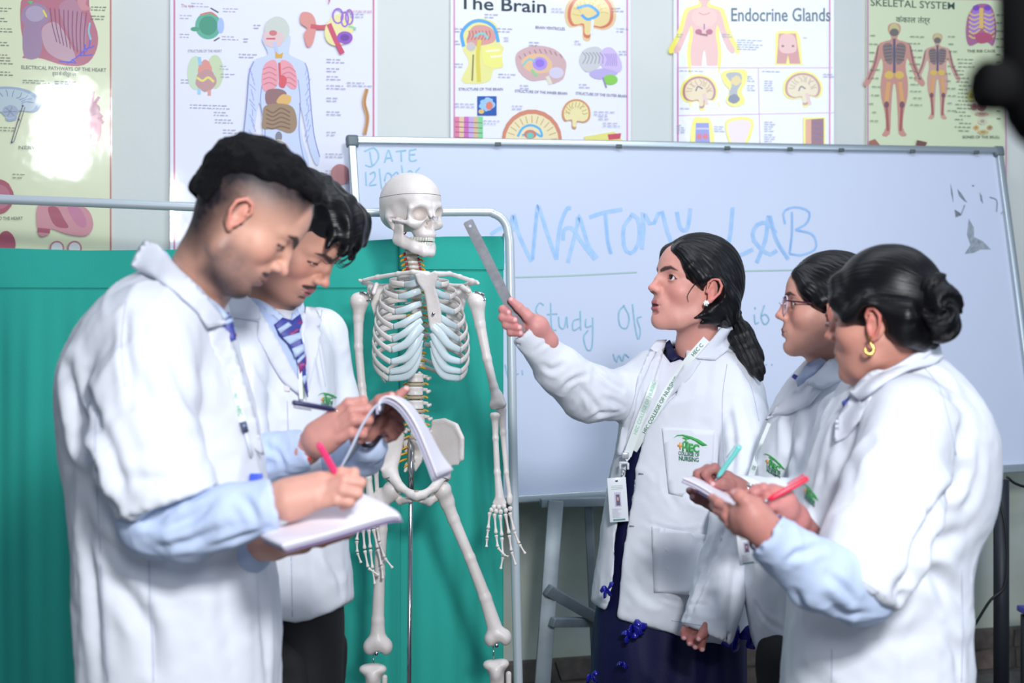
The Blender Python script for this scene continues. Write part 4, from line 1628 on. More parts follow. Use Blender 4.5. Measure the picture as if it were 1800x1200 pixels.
# index: y back, half width, depth, y at bone end (front), x,y where the cartilage meets the sternum
RB_ = [
    (482, .052, .100, 490, 150, 486),
    (489, .078, .128, 501, 146, 498),
    (499, .096, .148, 523, 140, 513),
    (511, .108, .162, 549, 138, 535),
    (525, .116, .174, 575, 138, 552),
    (539, .122, .182, 597, 138, 564),
    (555, .126, .186, 615, 138, 586),
    (571, .128, .182, 635, 138, 610),
    (588, .128, .174, 652, 136, 632),
    (605, .125, .162, 664, 134, 646),
]
CY = ((604, 586, 574), (627, 606, 585), (645, 623, 597), (658, 638, 610))
m_rib = m_bone
for i, (yb, a, dpt, yf, phe, ys) in enumerate(RB_):
    for s_ in (-1, 1):
        pts, rs_ = [], []
        zb, zf, zs = zpx(yb), zpx(yf), zpx(ys)
        c0 = dpt / 2 - .005
        for t in np.linspace(0, 1, 17):
            ph = math.radians(8 + (phe - 8) * t)
            lat = s_ * (a * math.sin(ph) ** .82 if ph < math.pi else 0)
            fwd = c0 - math.cos(ph) * dpt / 2 - .006
            u = (1 - math.cos(ph)) / 2
            u1 = (1 - math.cos(math.radians(phe))) / 2
            z = zb + (zf - zb) * (u / u1) ** 1.1
            pts.append(TH(lat, fwd, z))
            rs_.append(.0072 if .1 < t else .0066)
        mb = MB()
        mb.tube(pts, rs_, 10, m_rib, flat=.42, up=[0, 0, 1], smooth_pts=34)
        mb.build('rib', parent=SK_)
        # cartilage
        e = pts[-1]
        if i < 6:
            tgt = TH(s_ * .014, .135 + .006 * i, zs)
            m1 = e * .66 + tgt * .34 + np.array([0, 0, -.002]) + FW * .012
            m2 = e * .3 + tgt * .7 + FW * .010
            cp = [e, m1, m2, tgt]
            rr = [.0078, .0092, .0092, .0080]
        else:
            k = i - 6
            cp = [e, TH(s_ * (.056 - .002 * k), .166 - .007 * k, zpx(CY[k][0])), TH(s_ * (.032 - .001 * k), .170 - .006 * k, zpx(CY[k][1])), TH(s_ * (.013 + .002 * k), .168 - .005 * k, zpx(CY[k][2]))]
            rr = [.0080, .0112, .0125, .0100]
        mb = MB()
        mb.tube(cp, rr, 10, m_cart, flat=.42, up=[0, 0, 1], smooth_pts=22)
        mb.build('costal_cartilage', parent=SK_)
# floating ribs
for i, (yb, xe, ye) in enumerate(((628, 1, 672), (641, .78, 668))):
    for s_ in (-1, 1):
        a = .10 * xe
        pts = [TH(s_ * .012, -.005, zpx(yb)), TH(s_ * a * .6, -.02, zpx(yb + (ye - yb) * .35)), TH(s_ * a * .97, .03, zpx(yb + (ye - yb) * .75)), TH(s_ * a * .95, .075, zpx(ye))]
        mb = MB()
        mb.tube(pts, [.0055, .0055, .005, .002], 10, m_rib, flat=.45, up=[0, 0, 1], smooth_pts=24)
        mb.build('floating_rib', parent=SK_)
# sternum
SZ = -.112
STO = [(729, 482), (742, 477), (754, 480), (765, 475), (771, 480), (768, 494), (765, 504), (770, 520), (775, 540), (777, 560), (774, 578), (768, 594), (764, 597), (760, 588), (755, 576), (752, 556), (749, 530), (745, 512), (734, 497)]
STO = [(x, y) for x, y in STO]


def st_fn(P):
    s_ = poly_sd(P, STO)
    yc = SD + SZ - (P[:, 2] - zpx(480)) * .12
    return smax(s_, np.abs(P[:, 1] - yc) - .0045, .005)


stp = [B(x, y, SZ) for x, y in STO]
bone('sternum', st_fn, stp, .03, .0024)
mb = MB()
q = B(762, 551, SZ + .008 - .013)
mb.tube([q, q + np.array([0, -.006, 0])], .004, 12, m_steel)
mb.build('screw', parent=SK_)

# --- collar bones, shoulder blades
longbone('clavicle', [(752, 482, -.10), (726, 478, -.095), (700, 481, -.07), (664, 487, -.03), (640, 492, -.01)], [.0085, .006, .0055, .006, .005], h=.0026)
longbone('clavicle', [(766, 482, -.10), (790, 481, -.06), (808, 486, -.03), (830, 494, .0), (838, 496, .015)], [.0085, .006, .0055, .0065, .006], h=.0026)


def scap(poly, dz, extra, name='scapula'):
    sl = 0.35

    def fn(P):
        s_ = poly_sd(P, poly)
        cx = np.mean([p[0] for p in poly])
        yc = SD + dz + 0 * P[:, 0]
        d = smax(s_, np.abs(P[:, 1] - yc) - .0024, .004)
        for e_ in extra:
            d = smin(d, chain(P, [B(*q_) for q_ in e_[0]], e_[1]), .007)
        return d
    pts_ = [B(x, y, dz) for x, y in poly] + [B(*q_) for e_ in extra for q_ in e_[0]]
    return bone(name, fn, pts_, .02, .0028)


scap([(646, 504), (662, 500), (690, 496), (696, 530), (686, 570), (672, 604), (664, 596), (658, 560), (650, 530)], .055,
     [([(690, 506, .06), (662, 502, .055), (640, 496, .03), (632, 492, .01)], [.003, .005, .0075, .004]), ([(652, 506, .04), (656, 512, .0), (662, 500, -.03), (657, 515, -.05)], [.009, .008, .0065, .006]), ([(652, 510, .04), (650, 524, .02)], [.01, .009])])
scap([(824, 502), (806, 498), (782, 496), (778, 530), (786, 566), (800, 598), (808, 590), (812, 560), (822, 524)], .085,
     [([(786, 506, .09), (814, 502, .08), (832, 496, .04), (841, 498, .01)], [.003, .005, .0075, .004]), ([(820, 508, .05), (816, 510, .01), (812, 504, -.02), (824, 512, -.05)], [.009, .008, .0075, .0065]), ([(822, 512, .05), (828, 520, .03)], [.01, .009])])
for x, y, dz in ((641, 516, -.015), (843, 516, -.01)):
    mb = MB()
    q = B(x, y, dz)
    mb.tube([q + np.array([-.012, 0, .004]), q + np.array([.012, -.004, -.002])], .0045, 10, m_steel)
    mb.tube([q + np.array([.010, -.004, -.006]), q + np.array([.016, -.006, -.016]), q + np.array([.006, -.006, -.018])], .0018, 6, m_steel, smooth_pts=8)
    mb.build('shoulder_bolt', parent=SK_)

# --- arms
longbone('humerus', [(632, 534, .0), (630, 560, .0), (630, 610, .0), (636, 680, .0), (640, 716, -.004)], [.021, .014, .0118, .0112, .013],
         [(633, 527, 0, .023, .022, .021), (625, 530, -.004, .012, .014, .018), (634, 722, -.004, .015, .012, .012), (646, 722, -.004, .014, .012, .012)])
longbone('humerus', [(838, 534, .0), (844, 570, .0), (856, 630, -.005), (868, 680, -.01), (873, 704, -.012)], [.020, .014, .0118, .0112, .013],
         [(836, 526, 0, .022, .021, .020), (844, 532, -.004, .012, .014, .018), (868, 712, -.012, .012, .012, .012), (882, 710, -.012, .013, .012, .012), (876, 698, -.012, .014, .009, .016)])
longbone('ulna', [(652, 735, .0), (656, 770, .0), (661, 830, .0), (664, 880, -.0)], [.011, .008, .0065, .006], [(652, 730, .008, .012, .012, .014), (664, 888, 0, .008, .008, .01)])
longbone('radius', [(643, 738, -.012), (645, 780, -.012), (648, 840, -.01), (651, 882, -.01)], [.010, .0078, .0085, .012], [(643, 733, -.012, .011, .011, .007), (651, 892, -.01, .016, .010, .012)])
longbone('radius', [(870, 734, -.015), (871, 770, -.015), (874, 830, -.012), (878, 872, -.012)], [.010, .0078, .0085, .012], [(870, 729, -.015, .013, .012, .007), (878, 884, -.012, .019, .011, .013)])
longbone('ulna', [(882, 722, .0), (884, 760, .0), (890, 830, .0), (896, 872, .0)], [.012, .008, .0065, .006], [(880, 714, .008, .013, .012, .014), (896, 880, 0, .008, .008, .012)])


def hand_bones(fingers, carp, dz0):
    for (x, y) in carp:
        o = B(x, y, dz0)
        vs, fs = sweep([o + np.array([0, 0, -.006]), o + np.array([0, 0, .006])], [.006, .006], 8)
        mb_ = MB()
        mb_.tube([o + np.array([0, 0, -.0065]), o + np.array([0, 0, -.004]), o + np.array([0, 0, .004]), o + np.array([0, 0, .0065])], [.003, .0062, .0062, .003], 10, m_bone)
        mb_.build('carpal_bone', parent=SK_)
    for f_ in fingers:
        names = ['metacarpal', 'finger_bone', 'finger_bone', 'finger_bone']
        for j in range(len(f_) - 1):
            a, b = B(f_[j][0], f_[j][1], dz0 - .006 * j), B(f_[j + 1][0], f_[j + 1][1], dz0 - .006 * (j + 1))
            v = b - a
            r = .0044 - .0005 * j
            mb_ = MB()
            mb_.tube([a + v * .03, a + v * .09, a + v * .3, a + v * .7, a + v * .9, a + v * .97], [r * .8, r * 1.35, r * .8, r * .75, r * 1.25, r * .7], 9, m_bone, smooth_pts=14)
            mb_.build(names[j], parent=SK_)


hand_bones([[(861, 899), (858, 930), (856, 946), (855, 962)], [(869, 901), (872, 939), (875, 962), (886, 975), (894, 978)], [(879, 903), (882, 943), (884, 978), (880, 1001)],
            [(888, 901), (895, 939), (899, 969), (907, 994)], [(896, 899), (904, 934), (913, 956), (924, 974)]],
           [(864, 896), (872, 898), (880, 899), (889, 897), (897, 894), (868, 891), (877, 891), (886, 890)], -.02)
hand_bones([[(630, 927), (627, 950), (628, 971), (635, 990)], [(638, 928), (641, 966), (647, 998), (667, 1012)], [(648, 929), (651, 964), (655, 1000), (659, 1028)],
            [(656, 928), (664, 964), (671, 994), (673, 1018)], [(663, 926), (667, 952), (676, 980), (691, 999)]],
           [(633, 922), (641, 924), (649, 925), (657, 924), (664, 921), (638, 915), (647, 915), (656, 914)], -.03)

# --- pelvis
IL = [(-1, [(700, 742), (672, 752), (660, 772), (660, 806), (668, 826), (684, 830), (700, 812), (708, 786), (712, 764)]),
      (1, [(762, 738), (780, 736), (800, 744), (812, 766), (813, 800), (806, 818), (796, 818), (788, 826), (776, 838), (766, 832), (760, 806), (752, 790), (750, 766)])]


def pelvis_fn(P):
    d = None
    for s_, po in IL:
        s = poly_sd(P, po)
        cx = np.mean([q_[0] for q_ in po])
        X = P[:, 0] / P[:, 1] * F + 900
        yc = SD + .0 + .05 - np.abs(X - 733) * .0011 + .0006 * (CAMZ - (P[:, 2])) * 0
        e = smax(s, np.abs(P[:, 1] - yc) - .005, .006)
        d = e if d is None else np.minimum(d, e)
    for s_, K in ((-1, [(703, 765, .055), (694, 800, .02), (686, 832, -.01), (704, 856, -.045), (722, 868, -.062), (731, 871, -.066)]),
                  (1, [(765, 765, .055), (780, 800, .02), (778, 836, -.01), (764, 856, -.045), (744, 869, -.062), (734, 871, -.066)])):
        d = smin(d, chain(P, [B(*q_) for q_ in K], [.012, .011, .020, .0105, .0095, .011], .01), .012)
    for K in ([(686, 838, .0), (692, 868, .0), (704, 880, -.01), (722, 878, -.045)], [(780, 840, .0), (766, 872, .0), (754, 882, -.01), (740, 879, -.045)]):
        d = smin(d, chain(P, [B(*q_) for q_ in K], [.014, .012, .010, .008], .008), .01)
    # crest rims
    d = smin(d, chain(P, [B(x, y, z) for x, y, z in ((762, 742, .02), (782, 739, .0), (802, 748, -.022), (812, 770, -.036), (812, 806, -.034))], [.006, .0065, .007, .007, .006]), .006)
    d = smin(d, chain(P, [B(x, y, z) for x, y, z in ((700, 745, .02), (676, 752, -.01), (662, 776, -.025), (662, 806, -.02))], [.006, .0065, .007, .006]), .006)
    for x in (684, 779):
        d = smax(d, -ell(P, B(x, 850, -.012), (.019, .02, .019)), .004)
    return d


bone('pelvis', pelvis_fn, [B(655, 730, -.08), B(818, 892, .08), B(818, 892, -.08)], .02, .003)
mb = MB()
mb.tube([B(732, 862, -.07), B(732, 880, -.066)], .0065, 10, m_disc)
mb.build('pubic_disc', parent=SK_)


def sac_fn(P):
    d = smax(poly_sd(P, [(706, 768), (735, 764), (764, 768), (756, 792), (742, 812), (730, 830), (722, 812), (710, 792)]), np.abs(P[:, 1] - SD - .05) - .010, .008)
    d = smin(d, chain(P, [B(735, 768, .02), B(734, 785, .05)], [.022, .016]), .012)
    d = smin(d, chain(P, [B(728, 806, .05), B(716, 818, .04), B(712, 828, .025)], [.010, .008, .004]), .008)
    for k in range(4):
        for s_ in (-1, 1):
            d = smax(d, -ell(P, B(735 + s_ * (13 - k * 1.6), 778 + k * 11, .038), (.004, .012, .004)), .003)
    return d


bone('sacrum', sac_fn, [B(706, 762, .02), B(766, 832, .06)], .02, .0028)
for x0, y0, x1, y1 in ((722, 783, 706, 790), (718, 795, 700, 802), (716, 806, 698, 814), (746, 782, 762, 788), (748, 793, 764, 806), (744, 803, 752, 815), (724, 812, 710, 822)):
    mb = MB()
    mb.tube([B(x0, y0, .034), B((x0 + x1) / 2, (y0 + y1) / 2 - 1, .022), B(x1, y1, .02)], [.0028, .003, .0018], 7, m_nerve, smooth_pts=8)
    mb.build('nerve', parent=SK_)

# --- legs
longbone('femur', [(690, 868, -.012), (668, 884, -.004), (670, 930, .0), (667, 1010, .0), (664, 1090, .0), (664, 1122, .0)], [.015, .022, .0165, .0145, .017, .022],
         [(689, 860, -.012, .024, .024, .024), (668, 870, .004, .017, .018, .020), (650, 1136, .004, .018, .026, .022), (679, 1136, .004, .017, .026, .022), (664, 1130, -.006, .022, .016, .018)], h=.0034, k=.016)
longbone('femur', [(779, 868, -.012), (786, 884, -.004), (797, 912, .0), (826, 980, .0), (853, 1050, .0), (868, 1098, .0)], [.014, .018, .0155, .0145, .0165, .020],
         [(778, 860, -.012, .0235, .024, .0235), (786, 876, .004, .015, .018, .016), (862, 1122, .004, .017, .026, .021), (889, 1120, .004, .016, .026, .021), (876, 1114, -.006, .022, .016, .017)], h=.0034, k=.016)
longbone('tibia', [(656, 1180, .0), (655, 1240, .0), (657, 1340, .0), (659, 1430, .0)], [.022, .0165, .013, .014], [(643, 1176, .0, .018, .022, .013), (668, 1176, .0, .018, .022, .013), (655, 1192, -.018, .01, .01, .016)], h=.0036, k=.014)
longbone('tibia', [(872, 1174, .0), (876, 1230, .0), (880, 1320, .0), (884, 1400, .0)], [.021, .016, .013, .014], [(860, 1168, .0, .017, .022, .013), (884, 1166, .0, .017, .022, .013), (872, 1184, -.018, .01, .01, .016)], h=.0036, k=.014)
longbone('fibula', [(676, 1190, .02), (674, 1300, .015), (672, 1424, .01)], [.008, .005, .007], h=.003)
longbone('fibula', [(894, 1184, .02), (895, 1290, .015), (894, 1396, .01)], [.008, .005, .007], h=.003)
longbone('foot_bones', [(660, 1446, .02), (659, 1456, -.05), (657, 1466, -.13)], [.022, .018, .010], [(660, 1458, .05, .02, .03, .018)], h=.004)
longbone('foot_bones', [(886, 1420, .02), (890, 1430, -.05), (896, 1438, -.13)], [.022, .018, .010], [(885, 1432, .05, .02, .03, .018)], h=.004)
for x, y, dz in ((662, 1147, -.022), (873, 1133, -.022)):
    mb = MB()
    q = B(x, y, dz)
    mb.tube([q, q + np.array([0, -.012, 0])], .0052, 12, m_steel)
    mb.tube([B(x - 6, y + 2, 0), B(x - 5, y + 30, 0)], .002, 6, m_steel)
    mb.build('knee_screw', parent=SK_)
for x, y in ((690, 838), (776, 838)):
    mb = MB()
    mb.tube([B(x - 14, y + 4, -.03), B(x, y, -.035), B(x + 12, y + 5, -.03)], .0018, 6, m_steel, smooth_pts=8)
    mb.build('hip_spring', parent=SK_)

# --- pole and base
mb = MB()
mb.tube([B(723, 775, .02), B(722, 880, .02)], .0088, 16, m_steel)
mb.tube([B(722, 876, .02), B(719, 1200, .02), B(718, 1420, .02)], .0062, 16, m_steel)
mb.build('pole', parent=SK_)
q = B(718, 0, .02)
mb = MB()
for k in range(5):
    a = k * 2 * math.pi / 5 + .3
    mb.tube([(q[0], q[1], .085), (q[0] + .26 * math.cos(a), q[1] + .26 * math.sin(a), .055)], [.014, .011], 10, m_steel)
    e_ = (q[0] + .26 * math.cos(a), q[1] + .26 * math.sin(a))
    mb.tube([(e_[0] - .012, e_[1], .026), (e_[0] + .012, e_[1], .026)], .026, 16, m_black)
mb.build('star_base', parent=SK_)
# ================================================================== people: shared tools
m_skin = mat('skin', (200, 150, 130), 0.45, attr='Col', bump=0.0004, bscale=600, spec=.4, sss=.12)
m_hair = mat('black_hair', (9, 8, 12), 0.38, spec=.3, bump=0.0014, bscale=1.0, aniso='strand')
m_hair_s = mat('short_black_hair', (12, 11, 15), 0.6, spec=.2, bump=0.006, bscale=320)
m_coat = mat('lab_coat_cotton', (226, 230, 238), 0.8, bump=0.00035, bscale=420, spec=.25)
m_shirt = mat('pale_blue_shirt', (196, 212, 240), 0.75, bump=0.0003, bscale=500, spec=.25)
m_coat_s = mat('coat_collar_cotton', (222, 226, 236), 0.8, bump=0.00035, bscale=420, spec=.25)
m_navy = mat('navy_cloth', (14, 16, 66), 0.6, bump=0.0004, bscale=300, spec=.4)
m_satin = mat('blue_satin', (28, 30, 150), 0.25, spec=.7)
m_trouser = mat('black_trousers', (14, 15, 20), 0.75, bump=0.0004, bscale=400)
m_shoe = mat('black_shoe', (18, 17, 18), 0.35)
m_white = mat('eye_white', (226, 222, 220), 0.2)
m_iris = mat('dark_iris', (52, 34, 26), 0.15)
m_pupil = mat('pupil', (6, 5, 5), 0.1)
m_lg = mat('logo_green', (60, 168, 84), 0.6)
m_lgd = mat('logo_dark_green', (58, 120, 96), 0.6)
m_lo = mat('logo_orange', (226, 160, 60), 0.6)
m_gold = mat('gold', (214, 176, 90), 0.25, metal=1.0)
m_gem = mat('gem', (232, 236, 240), 0.08, metal=.6)


def head_matrix(px, py, d, yaw, pitch, roll=0.0, s=1.0):
    return (Matrix.Translation(Vector(W(px, py, d))) @ Matrix.Rotation(math.radians(yaw), 4, 'Z') @ Matrix.Rotation(math.radians(pitch), 4, 'Y')
            @ Matrix.Rotation(math.radians(roll), 4, 'X') @ Matrix.Scale(s, 4))


def xf(V, M):
    M = np.array(M)
    return np.asarray(V) @ M[:3, :3].T + M[:3, 3]


def inv_pt(M, p):
    return np.array(M.inverted() @ Vector([float(x) for x in p]))


def lips(A, mouth):
    u = chain(A, [(.0985, 0, -.0432), (.0965, .009, -.0416), (.0845, .0245, -.0474)], [.0046, .0046, .0012])
    l = chain(A, [(.0958, 0, -.0532 - mouth), (.0935, .011, -.0527 - mouth), (.0835, .0240, -.0484 - mouth * .5)], [.0056, .0050, .0012])
    return np.minimum(u, l)


def absy(P):
    A = P.copy()
    A[:, 1] = np.abs(A[:, 1])
    return A


LIPU = ((.0945, 0, -.0430), (.0088, .0220, .0046))
LIPL = ((.0920, 0, -.0530), (.0094, .0190, .0054))


def head_fn(neck, male, eye=.0042, mouth=0.0, lidz=0.0, neck_r=(.052, .056), fat=0.0, nose=1.0):
    """neck: points in head space, going down"""
    def fn(P):
        A = absy(P)
        d = ell(P, (-.006, 0, .043), (.094, .073, .086))
        d = smin(d, ell(P, (.032, 0, .048), (.060, .059, .060)), .03)
        d = smin(d, ell(P, (.034, 0, -.022), (.056, .054 + fat, .072)), .025)
        d = smin(d, ell(A, (.052, .041 + fat, -.012), (.026, .021, .022)), .02)
        jw = .048 if male else .043
        d = smin(d, chain(A, [(.002, jw + fat, -.030), (.010, jw + fat, -.056), (.045, .030, -.076), (.072, .008, -.085)], [.016, .017, .017, .017] if male else [.015, .015, .0155, .015], .01), .024)
        d = smin(d, ell(P, (.078, 0, -.084), (.0165, .018, .013)), .014)
        d = smin(d, ell(P, (.055, 0, -.060), (.038, .034, .030)), .02)
        # brow, sockets, lids
        d = smin(d, chain(A, [(.086, .010, .036), (.080, .030, .040), (.064, .048, .032)], [.0085, .008, .007] if male else [.006, .006, .006]), .014)
        d = smax(d, -ell(A, (.094, .033, .016), (.018, .017, .012)), .012)
        d = smin(d, ell(A, (.0715, .0315, .0175), (.0150, .0165, .0140)), .004)
        if eye > 0:
            d = smax(d, -rell(A, (.0850, .0335, .0165 + lidz), (.0120, .0130, eye), rot(0, 0, 16)), .0012)
        d = smax(d, -chain(A, [(.0895, .0215, .0255 + lidz), (.0885, .033, .0285 + lidz), (.080, .044, .0245 + lidz)], [.0007, .0012, .0007]), .002)
        # nose
        d = smin(d, chain(P, [(.089, 0, .030), (.098, 0, .012), (.089 + .0205 * nose, 0, -.008)], [.0065, .0070, .0076], .006), .011)
        d = smin(d, ell(P, (.098, 0, -.013), (.012, .0125, .0085)), .006)
        d = smin(d, ell(P, (.089 + .0235 * nose, 0, -.0115), (.0085, .0082, .0070)), .006)
        d = smin(d, ell(A, (.0985, .0115, -.0155), (.0105, .0066, .0066)), .007)
        d = smax(d, -ell(A, (.1045, .0062, -.0225), (.0060, .0028, .0034)), .0015)
        # mouth
        d = smin(d, ell(P, (.0815, 0, -.041), (.0180, .028, .022)), .012)
        d = smin(d, lips(A, mouth), .0030)
        zc = -.0478 - mouth * .5
        d = smax(d, -chain(A, [(.1060, 0, zc), (.1000, .013, zc), (.0885, .0245, zc + .0004)], [.0009 + mouth * .62, .0009 + mouth * .5, .0007]), .0012)
        d = smax(d, -cone(P, (.1005, 0, -.028), (.1035, 0, -.036), .0014, .0016), .003)
        d = smax(d, -ell(P, (.094, 0, -.066), (.006, .016, .004)), .006)
        # ears
        R = rot(0, -12, 24)
        e = rell(A, (-.008, .0765, .001), (.0165, .0040, .0290), R)
        rim = [(.008, .076, .006), (.009, .079, .018), (.001, .084, .0285), (-.012, .089, .0280), (-.0205, .091, .015), (-.0185, .088, -.002), (-.0095, .082, -.016), (.001, .0755, -.0255)]
        e = smin(e, chain(A, rim, [.0022, .0030, .0034, .0034, .0034, .0032, .0034, .0052]), .004)
        e = smax(e, -ell(A, (-.003, .0855, -.001), (.0085, .0062, .0110)), .003)
        e = smin(e, ell(A, (.0075, .0765, -.002), (.0035, .0040, .0060)), .003)
        d = smin(d, e, .005)
        # neck
        d = smin(d, chain(P, [(-.012, 0, -.020)] + neck, [neck_r[0]] + [neck_r[1]] * len(neck), .01), .028)
        return d
    return fn


def mixc(c, t, mask):
    return c * (1 - mask[:, None]) + np.array(t) * mask[:, None]


def sst(x, a, b):
    t = np.clip((x - a) / (b - a + 1e-12), 0, 1)
    return t * t * (3 - 2 * t)


def flat_d(A, K, r):
    """distance seen from the front and a little from the side: forward depth counts for little"""
    sc = np.array([.25, 1, 1], dtype=np.float32)
    return chain((A * sc).astype(np.float32), [np.array(q) * sc for q in K], r)


def paint_head(V, skin, male=False, stubble=0.0, moust=0.0, fade=0.0, brow=.0042, lidz=0.0, eye=.004, lip=(176, 96, 100), mouth=0.0, beard_full=0.0):
    A = absy(V)
    c = np.tile(np.array(lin(skin)), (len(V), 1))
    n = vnoise(V, 60) * .5 + vnoise(V, 160) * .5
    c *= (1 + .05 * n)[:, None]
    red = np.array(lin((min(255, skin[0] + 6), skin[1] - 24, skin[2] - 18)))
    c = mixc(c, red, .5 * np.exp(-(((A - [.07, .042, -.018]) ** 2).sum(1)) / .022 ** 2))
    c = mixc(c, red, .6 * np.exp(-(((V - [.115, 0, -.012]) ** 2).sum(1)) / .012 ** 2))
    c = mixc(c, red, .8 * sst(A[:, 1], .076, .084) * (np.abs(V[:, 2]) < .04))
    dark = np.array(lin((44, 32, 34)))
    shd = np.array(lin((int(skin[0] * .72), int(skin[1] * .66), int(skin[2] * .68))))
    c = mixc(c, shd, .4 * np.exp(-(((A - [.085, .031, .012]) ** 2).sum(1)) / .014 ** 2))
    if stubble or beard_full:
        z = V[:, 2]
        reg = sst(-z, .020, .05) * sst(V[:, 0], -.005, .02) * (1 - sst(-z, .10, .125))
        reg *= 1 - np.exp(-(((A - [.075, .035, -.022]) ** 2).sum(1)) / .022 ** 2)
        c = mixc(c, lin((86, 74, 78)), np.clip(stubble * reg * (1 + .25 * n), 0, 1))
        ch = np.exp(-(((V - [.085, 0, -.088]) ** 2).sum(1)) / .020 ** 2) + .8 * np.exp(-((V[:, 2] + .095) / .014) ** 2) * sst(V[:, 0], .0, .04) * (V[:, 2] < -.07)
        c = mixc(c, lin((40, 34, 38)), np.clip(beard_full * ch, 0, 1))
    if moust:
        m_ = sst(-rell(A, (.097, .014, -.0362), (.014, .0180, .0042), rot(-10, 0, 0)), -.0018, .0008)
        c = mixc(c, lin((46, 38, 42)), moust * m_)
    if fade:
        # short clipped hair on the sides and nape
        cc = smin(-(V[:, 2] - (.060 + .45 * (V[:, 0] + .037))), np.maximum(V[:, 0] + .050, -.052 - V[:, 2]), .02)
        reg = (1 - sst(cc, -.006, .078)) ** .85 * (1 - sst(V[:, 0], .066, .078))
        reg *= 1 - sst(A[:, 1], .078, .081) * (V[:, 2] < .036)
        c = mixc(c, lin((30, 27, 34)), np.clip(fade * reg * (1 + .10 * n), 0, 1))
    # lips
    l = lips(A, mouth)
    c = mixc(c, lin(lip), .85 * (1 - sst(l, .0002, .0016)) * (V[:, 0] > .080))
    ins = ell(V, (.100, 0, -.0478 - mouth * .5), (.012, .020, .0016 + mouth * .6))
    c = mixc(c, lin((70, 26, 30)), (1 - sst(ins, -.0004, .0008)))
    # brows: distance in side/front to a line over the eye
    K = [(.093, .009, .0320), (.0925, .020, .0365), (.085, .036, .0395), (.072, .050, .0340)]
    d = flat_d(A, K, [brow * .9, brow, brow * .85, brow * .3])
    c = mixc(c, dark, .92 * (1 - sst(d, -.0010, .0012)) * (V[:, 0] > .055))
    # lash line
    K = [(.0865, .0205, .0150 + lidz), (.0885, .027, .0166 + lidz + eye), (.0870, .038, .0166 + lidz + eye), (.0790, .0475, .0150 + lidz)]
    d = flat_d(A, K, [.0008, .0016, .0020, .0014] if not male else [.0010, .0018, .0022, .0016])
    c = mixc(c, dark, .95 * (1 - sst(d, .0000, .0012)) * (V[:, 0] > .06))
    c = mixc(c, lin((80, 34, 34)), 1 - sst(ell(A, (.1055, .0062, -.0215), (.0060, .0034, .0044)), -.0005, .0008))
    return np.clip(c, 0, 1)


def strand_attr(V, pole, axis=(0, 0, 1), ka=26, kr=8):
    """coordinates that run along hair strands: angle about the pole direction (scaled), distance (slow)"""
    v = V - np.array(pole)
    ax = np.array(axis, dtype=float)
    ax /= np.linalg.norm(ax)
    e1 = np.cross(ax, [0.31, .87, .21])
    e1 /= np.linalg.norm(e1)
    e2 = np.cross(ax, e1)
    a = np.arctan2(v @ e2, v @ e1)
    r = np.linalg.norm(v, axis=1)
    return np.stack([np.cos(a) * ka, np.sin(a) * ka, r * kr * 3], 1)


def eyes(M, parent, look=(1, 0, 0), which=(1, -1)):
    look = Vector(look).normalized()
    for s_ in which:
        c = Vector((.0712, .0315 * s_, .0170))
        vs, fs, fm = [], [], []
        nu, nv = 24, 24
        q = look.to_track_quat('Z', 'Y')
        for j in range(nv + 1):
            t = math.pi * j / nv
            for i in range(nu):
                p = 2 * math.pi * i / nu
                vs.append(M @ (c + (q @ Vector((math.sin(t) * math.cos(p), math.sin(t) * math.sin(p), math.cos(t)))) * .0128))
        for j in range(nv):
            for i in range(nu):
                fs.append((j * nu + i, (j + 1) * nu + i, (j + 1) * nu + (i + 1) % nu, j * nu + (i + 1) % nu))
                fm.append(2 if j < 2 else (1 if j < 4 else 0))
        mesh_obj('eye', [tuple(v) for v in vs], fs, [m_white, m_iris, m_pupil], parent, fmat=fm)


def hand_mesh(fingers, palm, rs=None, h=.0021, skin=(200, 150, 134), k=.0035, nails=True, wrist=None):
    """fingers: lists of (px, py, depth[, radius]); palm: list of cone pairs ((px,py,d,r),(px,py,d,r))"""
    FP = []
    for f in fingers:
        n = len(f)
        FP.append(([W(*q[:3]) for q in f], [(q[3] if len(q) > 3 else .0098 - .0026 * i / (n - 1)) for i, q in enumerate(f)]))
    PP = [((W(*a[:3]), a[3]), (W(*b[:3]), b[3])) for a, b in palm]
    allp = np.array([p for f, _ in FP for p in f] + [q[0] for pr in PP for q in pr])

    def fn(P):
        d = None
        for (a, ra), (b, rb) in PP:
            e = cone(P, a, b, ra, rb)
            d = e if d is None else smin(d, e, .012)
        for pts_, r_ in FP:
            e = chain(P, pts_, r_, .002)
            # knuckle swell
            for q_, rr in zip(pts_[1:-1], r_[1:-1]):
                e = smin(e, ell(P, q_, (rr * 1.06,) * 3), .003)
            d = smin(d, e, k)
        return d
    V, Q = nets(fn, allp.min(0) - .035, allp.max(0) + .035, h)
    c = np.tile(np.array(lin(skin)), (len(V), 1))
    n = vnoise(V, 80) * .6 + vnoise(V, 220) * .4
    c *= (1 + .07 * n)[:, None]
    red = np.array(lin((min(255, skin[0] + 8), skin[1] - 22, skin[2] - 14)))
    for pts_, r_ in FP:
        t = pts_[-1]
        c = mixc(c, red, .6 * np.exp(-((V - t) ** 2).sum(1) / .012 ** 2))
        for q_ in pts_[1:-1]:
            c = mixc(c, red, .35 * np.exp(-((V - q_) ** 2).sum(1) / .008 ** 2))
        if nails:
            v = pts_[-1] - pts_[-2]
            v = v / np.linalg.norm(v)
            tip = pts_[-1] + v * r_[-1] * .35 + np.array([0, -1, .25]) * r_[-1] * .9
            c = mixc(c, lin((236, 196, 196)), .75 * (1 - sst(np.sqrt(((V - tip) ** 2).sum(1)), .0042, .0058)))
    return V, Q, c


